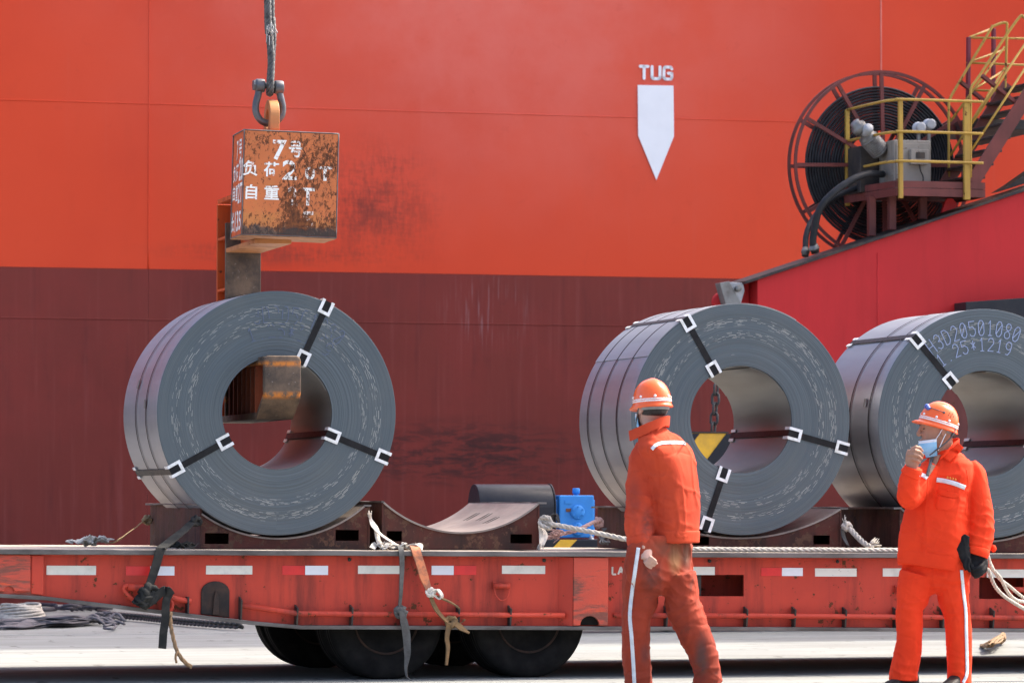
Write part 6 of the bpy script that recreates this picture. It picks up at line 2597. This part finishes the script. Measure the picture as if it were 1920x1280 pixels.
# ================================================================== worker seen from the back
Y1 = 22.9
F1 = (-.76, .65)
org1 = V((at(1235, 1000, Y1).x, Y1, 0))
w1 = None
torso1 = [(1262, 1016, 0, 80, .27), (1262, 985, 0, 83, .28), (1262, 940, 0, 84, .28), (1260, 900, 0, 86, .27), (1254, 865, 0, 94, .25), (1246, 842, 0, 96, .22), (1236, 822, .01, 76, .18), (1226, 806, .02, 50, .15), (1223, 798, .02, 38, .13)]
armL1 = [(1215, 838, .02, 46, .15), (1206, 860, .02, 52, .17), (1203, 900, .01, 56, .17), (1200, 945, -.04, 56, .17), (1199, 985, -.09, 55, .16), (1200, 1008, -.12, 50, .15), (1201, 1020, -.13, 46, .14)]
armR1 = [(1280, 850, .02, 34, .14), (1288, 880, .06, 32, .15), (1287, 930, .12, 32, .15), (1280, 975, .22, 32, .14)]
hips1 = [(1238, 1004, 0, 114, .24), (1236, 1030, 0, 126, .25), (1235, 1060, 0, 131, .26), (1237, 1082, 0, 128, .25), (1239, 1100, 0, 104, .20), (1241, 1116, 0, 56, .12)]
legL1 = [(1208, 1070, .0, 78, .27), (1203, 1100, .0, 72, .26), (1202, 1126, -.0, 68, .24), (1195, 1152, -.01, 57, .21), (1193, 1179, -.01, 54, .20), (1194, 1232, .01, 52, .19), (1197, 1280, .03, 50, .19), (1199, 1312, .03, 52, .20)]
legR1 = [(1272, 1075, 0, 66, .27), (1276, 1100, -.0, 64, .26), (1277, 1126, -.01, 66, .24), (1286, 1152, -.02, 66, .22), (1298, 1179, -.02, 62, .21), (1310, 1205, -.01, 57, .20), (1320, 1232, .0, 53, .19), (1326, 1259, .02, 50, .19), (1326, 1279, .03, 54, .20)]


def slim(pts, k):
    return [(a[0], a[1], a[2], a[3] * k, a[4] * k) for a in pts]


body = MB()
for l_ in (torso1, armR1, hips1, legL1, legR1):
    limb(body, slim(l_, .46), Y1, 14)
limb(body, slim(armL1, .45) + [(1209, 1012, -.14, 15, .05)], Y1, 14)
limb(body, [(1226, 806, .02, 36, .10), (1222, 795, .02, 35, .105), (1221, 782, .02, 36, .11), (1221, 765, .02, 40, .12)], Y1, 16)
limb(body, [(1206, 1002, -.13, 17, .05), (1211, 1016, -.145, 18, .05), (1213, 1028, -.175, 21, .045), (1212, 1040, -.205, 22, .042), (1211, 1049, -.22, 21, .036)], Y1, 12)
for pts in ([(1217, 1042, -0.265), (1223, 1046, -0.265), (1227, 1049, -0.260), (1231, 1051, -0.250)], [(1215, 1046, -0.250), (1222, 1051, -0.255), (1228, 1054, -0.250), (1233, 1056, -0.240)],
            [(1212, 1050, -0.235), (1218, 1056, -0.240), (1224, 1059, -0.235), (1229, 1060, -0.230)], [(1208, 1051, -0.220), (1213, 1059, -0.225), (1218, 1063, -0.222), (1223, 1065, -0.220)]):
    body.tube([at(x, y, Y1 + d) for x, y, d in pts], [.0105, .010, .009, .0075], 8)
body.tube([at(x, y, Y1 + d) for x, y, d in ((1207, 1022, -0.210), (1203, 1034, -0.200), (1205, 1045, -0.200))], [.012, .011, .008], 8)
H1 = facing(at(1222, 803, Y1 + .03), (-.47, .88), 0, 3, (1.16, 1.08, 1.1))
head_into(body, H1)
me = fuse(body, .0055, 3)
w1 = place(me, 'person', M['skin_pale'], None, org1)
w1.location = org1
tag(w1, 'worker seen from behind in a soiled orange jacket and trousers, orange helmet, striding away', 'person')
S1 = org1

jm = MB()
limb(jm, torso1, Y1, 28, 2.7, F1)
for l_ in (armL1, armR1):
    limb(jm, l_, Y1)
limb(jm, [(1200, 1000, -.11, 52, .155), (1201, 1012, -.125, 50, .155), (1202, 1022, -.13, 46, .145)], Y1)
me = fuse(jm, .008, 4)
P1 = lambda x, y, d=0: at(x, y, Y1 + d)
wrinkle(me, [(P1(1202, 950, -.1), .13, .010, V((.3, 0, 1))), (P1(1262, 1000, -.12), .14, .007, V((.15, 0, 1))), (P1(1235, 880, -.1), .10, .006, V((1, 0, .5))), (P1(1205, 1000, -.14), .09, .010, V((.1, 0, 1)))], .0062, 2)
t_j1 = bvh(me)
jk = place(me, 'jacket', M['cloth_jacket'], w1, S1)
tm_ = MB()
limb(tm_, hips1, Y1, 28, 2.0, F1)
for l_ in (legL1, legR1):
    limb(tm_, l_, Y1)
me = fuse(tm_, .008, 4)
wrinkle(me, [(P1(1255, 1095, -.1), .14, .010, V((.7, 0, 1))), (P1(1290, 1150, -.08), .12, .009, V((-.5, 0, 1))), (P1(1195, 1155, -.08), .10, .007, V((.2, 0, 1))), (P1(1325, 1255, -.05), .10, .010, V((-.3, 0, 1))), (P1(1198, 1290, -.05), .10, .008, V((.2, 0, 1)))], .0070, 4)
t_t1 = bvh(me)
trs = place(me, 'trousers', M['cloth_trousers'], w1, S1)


def on(mb, name, mat, parent, org):
    mb.v = [p - org for p in mb.v]
    return mb.build(name, mat, parent)


on(stripe(t_j1, [(1222, 842), (1230, 834), (1242, 830), (1262, 829), (1276, 829.5), (1286, 831)], 6.5), 'reflective_tape', M['tape'], jk, S1)
on(stripe(t_t1, [(1197, 1026), (1191, 1068), (1185, 1110), (1181, 1152), (1184, 1192), (1187, 1235), (1190, 1290)], 7), 'side_stripe', M['tape'], trs, S1)
# on(stripe(t_j1, [(1224, 1001), (1250, 1003), (1280, 1002), (1301, 998)], 2.2, .002), 'waist_seam', M['cloth_jacket'], jk, S1)
on(stripe(t_j1, [(1226, 838), (1234, 870), (1236, 920), (1233, 960)], 2, .002), 'sleeve_seam', M['cloth_jacket'], jk, S1)
b = MB()
limb(b, [(1262, 994, 0, 83, .275), (1262, 998, 0, 84.5, .286), (1262, 1017, 0, 83, .282)], Y1, 30, 2.7, F1)
on(b, 'hem_band', M['cloth_jacket'], jk, S1)
# collar
b = MB()
cp = spline([P1(1180, 816, -.03), P1(1192, 811, -.07), P1(1212, 802, -.105), P1(1232, 793, -.10), P1(1247, 788, -.06), P1(1255, 788, .0), P1(1252, 792, .07), P1(1235, 797, .11)], 5)
n_ = len(cp)
rings = []
for i, p in enumerate(cp):
    t = (cp[min(i + 1, n_ - 1)] - cp[max(i - 1, 0)]).normalized()
    up_ = V((-.12 if i < 12 else .1, 0, 1)).normalized()
    o_ = t.cross(up_).normalized() * .005
    h = .026 if i < n_ - 6 else .020
    rings.append([p - up_ * h * 1.25 - o_ * 2.0, p + up_ * h - o_ * .5, p + up_ * h + o_ * .3, p - up_ * h * 1.25 + o_ * .5])
b.loft(rings, 0, False)
on(b, 'collar', M['cloth_jacket'], jk, S1)
# cuff
b = MB()
limb(b, [(1200, 1010, -.122, 50, .155), (1201, 1014, -.126, 52, .16), (1202, 1024, -.132, 50, .152)], Y1, 20)
on(b, 'cuff', M['cloth_jacket'], jk, S1)
helmet(w1, S1, facing(P1(1220, 757, .03) + V((.008, -.015, 0)), (-.47, .88), 0, -4))
# small pale lettering on the back of the helmet, too worn to read
# hair at the nape
b = MB()
hm = H1
rings = []
for i in range(7):
    z = .070 + .075 * i / 6
    f, bk, w_ = lerp_table([(.07, -.03, .076, .060), (.085, .0, .084, .070), (.11, .02, .092, .0735), (.14, .035, .099, .077), (.2, .05, .097, .073)], z)
    ring = []
    for q in range(17):
        th = R(95 + 170 * q / 16)
        cx, ax = 0, bk
        ring.append(hm @ V((ax * math.cos(th) * 1.03, w_ * 1.04 * math.sin(th), z)))
    inn = [hm @ V((bk * .85 * math.cos(R(95 + 170 * q / 16)), w_ * .85 * math.sin(R(95 + 170 * q / 16)), z)) for q in range(16, -1, -1)]
    rings.append(ring + inn)
b.loft(rings, 0, True)
on(b, 'hair', M['hair'], w1, S1)
b = MB()
b.tube(spline([hm @ V((-.03, .088, .15)), hm @ V((.005, .083, .09)), hm @ V((.045, .066, .03)), hm @ V((.07, .02, -.012))], 6), .0055, 6)
b.tube(spline([hm @ V((-.03, -.088, .15)), hm @ V((.0, -.083, .09)), hm @ V((.045, -.066, .03)), hm @ V((.07, -.02, -.012))], 6), .0055, 6)
on(b, 'chin_strap', M['strap_grey'], w1, S1)


def face_mask(hm, parent, org, zs_, drop=0, span=78):
    b = MB()
    rings = []
    tab = [(-.022, .070, .030), (.0, .094, .048), (.02, .101, .058), (.045, .106, .062), (.07, .108, .064), (.085, .114, .062), (.10, .118, .060)]
    cols = []
    outer, inner = [], []
    for i in range(13):
        z = zs_[0] + (zs_[1] - zs_[0]) * i / 12
        f, w_ = lerp_table(tab, z)
        pl_ = .0025 * math.sin(i * 2.1)
        outer.append([hm @ V(((f + pl_) * math.cos(R(a)) ** .8, (w_ + .012) * math.sin(R(a)), z - drop * math.cos(R(a)))) for a in [-span + 2 * span * q / 16 for q in range(17)]])
        inner.append([hm @ V(((f - .004 + pl_) * math.cos(R(a)) ** .8, (w_ + .008) * math.sin(R(a)), z - drop * math.cos(R(a)))) for a in [-span + 2 * span * q / 16 for q in range(16, -1, -1)]])
    b.loft([o_ + i_ for o_, i_ in zip(outer, inner)], 0, True)
    for fi, f in enumerate(b.f):
        if fi < 12 * 34 and fi // 34 >= 10:
            b.m[fi] = 1
    o = on(b, 'face_mask', [M['mask_blue'], M['mask_white']], parent, org)
    return o


face_mask(H1, w1, S1, (-.02, .075))
b = MB()
shoe(b, V((P1(1205, 1318).x + .06, Y1 + .0, .0)), (-.8, .6))
on(b, 'boot', M['boot'], w1, S1)
b = MB()
shoe(b, V((P1(1333, 1290).x, Y1 + .02, .085)), (-.86, .5), lift=-26)
on(b, 'boot', M['boot'], w1, S1)

# ================================================================== worker facing us, hand at his mask
Y2 = 25.07
F2 = (-.42, -.9075)
org2 = V((at(1752, 1000, Y2).x, Y2, 0))
P2 = lambda x, y, d=0: at(x, y, Y2 + d)
torso2 = [(1746, 1058, 0, 116, .28), (1748, 1035, 0, 122, .30), (1752, 1005, 0, 126, .31), (1756, 965, 0, 116, .30), (1764, 925, 0, 106, .27), (1772, 895, 0, 104, .25), (1776, 872, .01, 94, .21), (1774, 856, .02, 66, .17), (1770, 844, .02, 46, .14)]
armL2 = [(1816, 872, .03, 34, .15), (1828, 890, .02, 40, .16), (1834, 925, .0, 44, .17), (1839, 965, -.02, 48, .17), (1839, 1000, -.05, 49, .16), (1833, 1025, -.07, 46, .15), (1830, 1040, -.08, 45, .14)]
armR2 = [(1748, 878, -.02, 40, .15), (1734, 898, -.06, 44, .16), (1718, 918, -.12, 46, .16), (1705, 932, -.18, 44, .15), (1703, 920, -.22, 42, .15), (1706, 900, -.25, 38, .14), (1711, 880, -.27, 34, .12)]
hips2 = [(1754, 1035, 0, 114, .24), (1755, 1060, 0, 124, .25), (1754, 1082, 0, 126, .25), (1753, 1098, 0, 100, .20), (1753, 1113, 0, 50, .12)]
legA2 = [(1722, 1075, .0, 70, .25), (1716, 1100, -.0, 68, .24), (1712, 1120, -.01, 62, .22), (1705, 1146, -.02, 50, .20), (1705, 1191, -.01, 48, .19), (1702, 1226, .0, 51, .19), (1695, 1258, .0, 52, .20), (1694, 1275, .0, 54, .22)]
legB2 = [(1784, 1075, .0, 68, .25), (1786, 1100, .0, 63, .24), (1787, 1120, .0, 59, .22), (1794, 1146, .0, 50, .20), (1798, 1191, .01, 48, .19), (1799, 1226, .02, 47, .19), (1799, 1258, .03, 44, .20), (1798, 1282, .03, 47, .22)]
body = MB()
for l_ in (torso2, hips2, legA2, legB2):
    limb(body, slim(l_, .48), Y2, 14)
limb(body, slim(armL2, .5) + [(1831, 1055, -.09, 22, .05)], Y2, 12)
limb(body, slim(armR2, .55), Y2, 12)
limb(body, [(1772, 858, .02, 48, .12), (1768, 846, .015, 45, .12), (1766, 832, .01, 42, .12), (1764, 815, .01, 42, .12)], Y2, 16)
# raised forearm, palm and curled fingers
limb(body, [(1707, 892, -.26, 24, .06), (1709, 878, -.275, 23, .058), (1710, 872, -.28, 24, .055), (1711, 862, -.285, 28, .05), (1712, 852, -.285, 28, .045), (1713, 844, -.28, 24, .04)], Y2, 14)
for pts in ([(1709, 842, -.305), (1717, 837, -.315), (1725, 839, -.30), (1730, 846, -.27)], [(1706, 846, -.30), (1716, 844, -.325), (1725, 847, -.31), (1731, 854, -.28)],
            [(1704, 852, -.30), (1714, 852, -.325), (1723, 855, -.315), (1729, 861, -.285)], [(1704, 860, -.295), (1712, 860, -.315), (1720, 863, -.31), (1725, 867, -.285)]):
    body.tube([P2(*p) for p in pts], [.0115, .0112, .0100, .0085], 8)
body.tube([P2(*p) for p in ((1716, 870, -.26), (1725, 862, -.245), (1731, 851, -.235))], [.013, .012, .009], 8)
H2 = facing(P2(1761, 843, .0), (-1, -.10), 0, 0, (1.24, 1.08, 1.1))
head_into(body, H2)
me = fuse(body, .0052, 2)
w2 = place(me, 'person', M['skin'], None, org2)
w2.location = org2
S2 = org2
tag(w2, 'worker in bright clean orange overalls and orange helmet, pulling at his blue face mask', 'person')
jm = MB()
limb(jm, torso2, Y2, 28, 2.7, F2)
limb(jm, armL2, Y2)
limb(jm, armR2, Y2)
me = fuse(jm, .0075, 4)
wrinkle(me, [(P2(1838, 985, -.1), .12, .009, V((.3, 0, 1))), (P2(1705, 930, -.24), .08, .006, V((.8, 0, .6))), (P2(1752, 1010, -.14), .14, .006, V((.4, 0, 1))), (P2(1800, 935, -.08), .08, .008, V((.8, 0, .6))), (P2(1730, 905, -.12), .08, .007, V((.5, 0, -.8)))], .0045, 7)
t_j2 = bvh(me)
jk2 = place(me, 'jacket', M['cloth_bright'], w2, S2)
tm_ = MB()
limb(tm_, hips2, Y2, 28, 2.0, F2)
for l_ in (legA2, legB2):
    limb(tm_, l_, Y2)
me = fuse(tm_, .0075, 4)
wrinkle(me, [(P2(1755, 1100, -.12), .12, .007, V((.3, 0, 1))), (P2(1705, 1145, -.1), .09, .007, V((.2, 0, 1))), (P2(1795, 1145, -.1), .09, .007, V((-.2, 0, 1))), (P2(1696, 1262, -.1), .09, .008, V((.3, 0, 1))), (P2(1799, 1262, -.1), .09, .009, V((.2, 0, 1)))], .0045, 9)
t_t2 = bvh(me)
trs2 = place(me, 'trousers', M['cloth_bright'], w2, S2)
on(stripe(t_t2, [(1803, 1068), (1805, 1090), (1807, 1112), (1811, 1144), (1812, 1184), (1813, 1226), (1813, 1262), (1806, 1279)], 6), 'side_stripe', M['tape'], trs2, S2)
on(stripe(t_j2, [(1756, 899), (1770, 901), (1790, 906), (1810, 914)], 8.5), 'reflective_tape', M['tape'], jk2, S2)
on(stripe(t_j2, [(1725, 889), (1732, 891), (1739, 896)], 8), 'reflective_tape', M['tape'], jk2, S2)
on(decal(t_j2, [(1759, 915), (1757, 924), (1772, 930)], [(1797, 925), (1797, 930), (1793, 934)], .004, 5), 'pocket_flap', M['cloth_bright'], jk2, S2)
on(decal(t_j2, [(1756, 928), (1753, 945), (1756, 954)], [(1792, 935), (1786, 952), (1778, 958)], .0025, 5), 'chest_pocket', M['cloth_bright'], jk2, S2)
b = decal(t_j2, [(1775.5, 918)], [(1779.5, 918)], .006, 2) if False else None
# button, collar, open neck
b = MB()
h_ = t_j2.ray_cast(CAM, ray(1777, 919).normalized())[0]
b.lathe([(.001, -.009), (.006, -.009), (.007, -.004), (.001, -.003)], h_, 'y', 12)
on(b, 'button', M['cloth_bright'], jk2, S2)
on(decal(t_j2, [(1744, 851), (1742, 862), (1741, 875), (1740, 892)], [(1764, 852), (1758, 866), (1750, 880), (1741.5, 893)], .006, 4), 'undershirt', M['skin'], w2, S2)
on(decal(t_j2, [(1746, 846), (1744, 862), (1739, 878), (1736, 891)], [(1752, 846), (1750, 862), (1745, 878), (1741, 892)], .012, 2), 'lanyard', M['strap_grey'], w2, S2)
on(decal(t_j2, [(1764, 853), (1776, 845), (1789, 836), (1797, 829)], [(1780, 867), (1791, 856), (1800, 847), (1807, 839)], .018, 4, .010), 'collar_flap', M['cloth_bright'], jk2, S2)
on(decal(t_j2, [(1733, 845), (1731, 853), (1730, 860)], [(1744, 847), (1743, 853), (1741, 858)], .016, 3, .008), 'collar_flap', M['cloth_bright'], jk2, S2)
b = MB()
cp = spline([P2(1763, 859, -.085), P2(1772, 851, -.085), P2(1781, 843, -.07), P2(1789, 836, -.045), P2(1797, 830, .01), P2(1793, 828, .07), P2(1775, 832, .11)], 5)
rings = []
for i, p in enumerate(cp):
    t = (cp[min(i + 1, len(cp) - 1)] - cp[max(i - 1, 0)]).normalized()
    up_ = V((.15, 0, 1)).normalized()
    o_ = t.cross(up_).normalized() * .004
    h = .012 + .016 * min(1, max(0, (i - 3) / 12))
    rings.append([p - up_ * h - o_ * 2, p + up_ * h - o_, p + up_ * h + o_, p - up_ * h + o_ * 2])
b.loft(rings, 0, False)
on(b, 'collar', M['cloth_bright'], jk2, S2).modifiers.new('s', 'SUBSURF').render_levels = 2
on(stripe(t_j2, [(1741, 893), (1738, 930), (1733, 970), (1728, 1010), (1724, 1050)], 2.2, .003), 'front_placket', M['cloth_bright'], jk2, S2)
b = MB()
limb(b, [(1747, 1036, 0, 121, .295), (1747, 1040, 0, 122, .305), (1746, 1064, 0, 117, .295)], Y2, 30, 2.7, F2)
b.xf(Matrix.Translation(P2(1747, 1048)) @ Matrix.Rotation(R(9), 4, 'Y') @ Matrix.Translation(-P2(1747, 1048)))
on(b, 'hem_band', M['cloth_bright'], jk2, S2)
# on(stripe(t_j2, [(1692, 1036), (1715, 1043), (1745, 1050), (1775, 1055), (1799, 1056)], 2.0, .002), 'hem_seam', M['cloth_bright'], jk2, S2)
on(stripe(t_j2, [(1812, 878), (1816, 905), (1814, 935), (1810, 965)], 2.0, .002), 'sleeve_seam', M['cloth_bright'], jk2, S2)
# gold embroidery above the tape, four small worn marks
b = MB()
for i in range(4):
    x0 = 1775 + i * 5
    for (xa, ya), (xb, yb) in (((0, 0), (3.4, .4)), ((1.6, -1.6), (1.8, 2.0)), ((.2, 1.8), (3.2, 2.2))):
        pa, pb = (x0 + xa, 894 + i * 1.3 + ya), (x0 + xb, 894 + i * 1.3 + yb)
        ha, hb = t_j2.ray_cast(CAM, ray(*pa).normalized())[0], t_j2.ray_cast(CAM, ray(*pb).normalized())[0]
        if ha and hb:
            b.tube([ha - V((0, .003, 0)), hb - V((0, .003, 0))], .0022, 5)
on(b, 'embroidery', M['gold'], jk2, S2)
b = MB()
limb(b, [(1832, 1028, -.075, 48, .16), (1831, 1034, -.078, 49, .165), (1829, 1041, -.08, 47, .155)], Y2, 20)
b.sphere(P2(1863, 1028, -.06), (.018, .018, .024), 12)
on(b, 'cuff', M['cloth_bright'], jk2, S2)
b = MB()
limb(b, [(1707, 890, -.262, 40, .14), (1711, 882, -.27, 37, .13), (1713, 876, -.275, 34, .12)], Y2, 18)
on(b, 'cuff', M['cloth_bright'], jk2, S2)
# helmet tipped back, goggles clip, vents
hm2 = facing(P2(1759, 796, .0), (-1, -.10), 0, 17)
hl2 = helmet(w2, S2, hm2)
hi = hm2.to_3x3()
hv = lambda th, z, e=0: V(((.128 * math.cos(math.asin(z / .142)) ** .8 + e) * math.cos(R(th)), (.107 * math.cos(math.asin(z / .142)) ** .8 + e) * math.sin(R(th)), z))
b = MB()
b.sphere(hv(12, .088, .002), (.018, .026, .018), 12)
b.sphere(hv(30, .078, .003), (.016, .018, .014), 12)
b.build('goggle_clip', M['goggle'], hl2)
b = MB()
b.tube(spline([hv(28, .085, .004), hv(50, .083, .004), hv(75, .080, .004), hv(86, .078, .004)], 5), .0026, 6)
b.sphere(hv(88, .078, .002), .008, 8)
b.build('elastic_cord', M['strap_grey'], hl2)
b = MB()
for th, z in ((108, .084), (114, .074), (120, .086), (104, .070), (124, .072), (112, .064)):
    b.sphere(hv(th, z, .0), .0036, 8)
b.build('vent_hole', M['black_void'], hl2)
face_mask(H2, w2, S2, (-.032, .064), .014, 80)
b = MB()
for s_ in (1, -1):
    b.tube(spline([H2 @ V((.030, .068 * s_, .060)), H2 @ V((.012, .078 * s_, .09)), H2 @ V((-.008, .083 * s_, .128)), H2 @ V((-.020, .083 * s_, .12))], 6), .0026, 6)
    b.tube(spline([H2 @ V((.018, .064 * s_, -.005)), H2 @ V((.005, .075 * s_, .03)), H2 @ V((-.012, .083 * s_, .075)), H2 @ V((-.020, .083 * s_, .09))], 6), .0026, 6)
on(b, 'ear_loop', M['mask_white'], w2, S2)
b = MB()
b.tube(spline([H2 @ V((-.075, .062, .12)), H2 @ V((-.05, .080, .075)), H2 @ V((-.01, .076, .03)), H2 @ V((.03, .060, -.005)), H2 @ V((.055, .03, -.03))], 6), .0065, 6, flat=.6)
b.tube(spline([H2 @ V((-.075, -.062, .12)), H2 @ V((-.05, -.080, .075)), H2 @ V((-.01, -.076, .03)), H2 @ V((.03, -.060, -.005)), H2 @ V((.055, -.03, -.03))], 6), .0065, 6, flat=.6)
on(b, 'chin_strap', M['strap_grey'], w2, S2)
b = MB()
rings = []
for i in range(7):
    z = .07 + .085 * i / 6
    bk, w_ = lerp_table([(.07, .076, .060), (.085, .084, .070), (.11, .092, .0735), (.14, .099, .077), (.2, .097, .073)], z)
    th0 = 128 if z < .12 else 82
    ring = [H2 @ V((bk * math.cos(R(th0 + (360 - 2 * th0) * q / 16)) * 1.03, w_ * 1.03 * math.sin(R(th0 + (360 - 2 * th0) * q / 16)), z)) for q in range(17)]
    inn = [H2 @ V((bk * .85 * math.cos(R(th0 + (360 - 2 * th0) * q / 16)), w_ * .85 * math.sin(R(th0 + (360 - 2 * th0) * q / 16)), z)) for q in range(16, -1, -1)]
    rings.append(ring + inn)
b.loft(rings, 0, True)
on(b, 'hair', M['hair'], w2, S2)
for s_ in (1, -1):
    b = MB()
    b.sphere(H2 @ V((.0845, .031 * s_, .1205)), (.0075, .0105, .0036), 10)
    on(b, 'eye', M['eye'], w2, S2)
    b = MB()
    b.tube([H2 @ V(p) for p in ((.0965, .014 * s_, .1405), (.094, .032 * s_, .1465), (.080, .051 * s_, .142))], [.0035, .0042, .003], 6)
    on(b, 'eyebrow', M['hair'], w2, S2)
# dark glove on the lowered hand, closed round the rope, and a second glove held in it
b = MB()
limb(b, [(1831, 1036, -.085, 36, .09), (1832, 1046, -.09, 38, .09), (1833, 1056, -.095, 40, .085), (1834, 1066, -.10, 36, .08), (1833, 1073, -.10, 26, .06)], Y2, 14)
for pts in ([(1846, 1050, -.11), (1838, 1062, -.155), (1824, 1066, -.15), (1818, 1058, -.12)], [(1848, 1056, -.10), (1842, 1069, -.145), (1828, 1073, -.145), (1821, 1066, -.12)],
            [(1846, 1064, -.09), (1840, 1075, -.13), (1828, 1078, -.13), (1823, 1072, -.11)], [(1840, 1070, -.08), (1834, 1079, -.11), (1826, 1080, -.11)]):
    b.tube(spline([P2(*p) for p in pts], 4), .0145, 8)
b.tube(spline([P2(1820, 1044, -.11), P2(1816, 1054, -.13), P2(1822, 1062, -.15)], 4), .015, 8)
me = fuse(b, .005, 2)
place(me, 'glove', M['glove'], w2, S2)
b = MB()
limb(b, [(1817, 1062, -.14, 14, .03), (1811, 1050, -.15, 18, .035), (1808, 1038, -.15, 24, .04), (1804, 1027, -.15, 32, .045), (1808, 1014, -.15, 22, .04), (1814, 1003, -.15, 12, .035)], Y2, 14)
for pts in ([(1812, 1044, -.16), (1808, 1058, -.17), (1812, 1068, -.165)], [(1818, 1046, -.16), (1815, 1060, -.17), (1819, 1072, -.165)]):
    b.tube(spline([P2(*p) for p in pts], 4), .012, 8)
me = fuse(b, .005, 2)
wrinkle(me, [], .004, 3)
hg_ = place(me, 'work_glove', M['glove'], None, P2(1808, 1035, -.15))
hg_.location = P2(1808, 1035, -.15)
tag(hg_, 'limp black work glove held in the gloved hand of the standing worker', 'glove')
b = MB()
shoe(b, V((P2(1700, 1285).x + .03, Y2 + .03, .0)), (-.75, -.66), .29)
on(b, 'boot', M['boot'], w2, S2)
b = MB()
shoe(b, V((P2(1800, 1285).x, Y2 + .03, .0)), (-.45, -.9), .29)
on(b, 'boot', M['boot'], w2, S2)
bpy.context.view_layer.update()
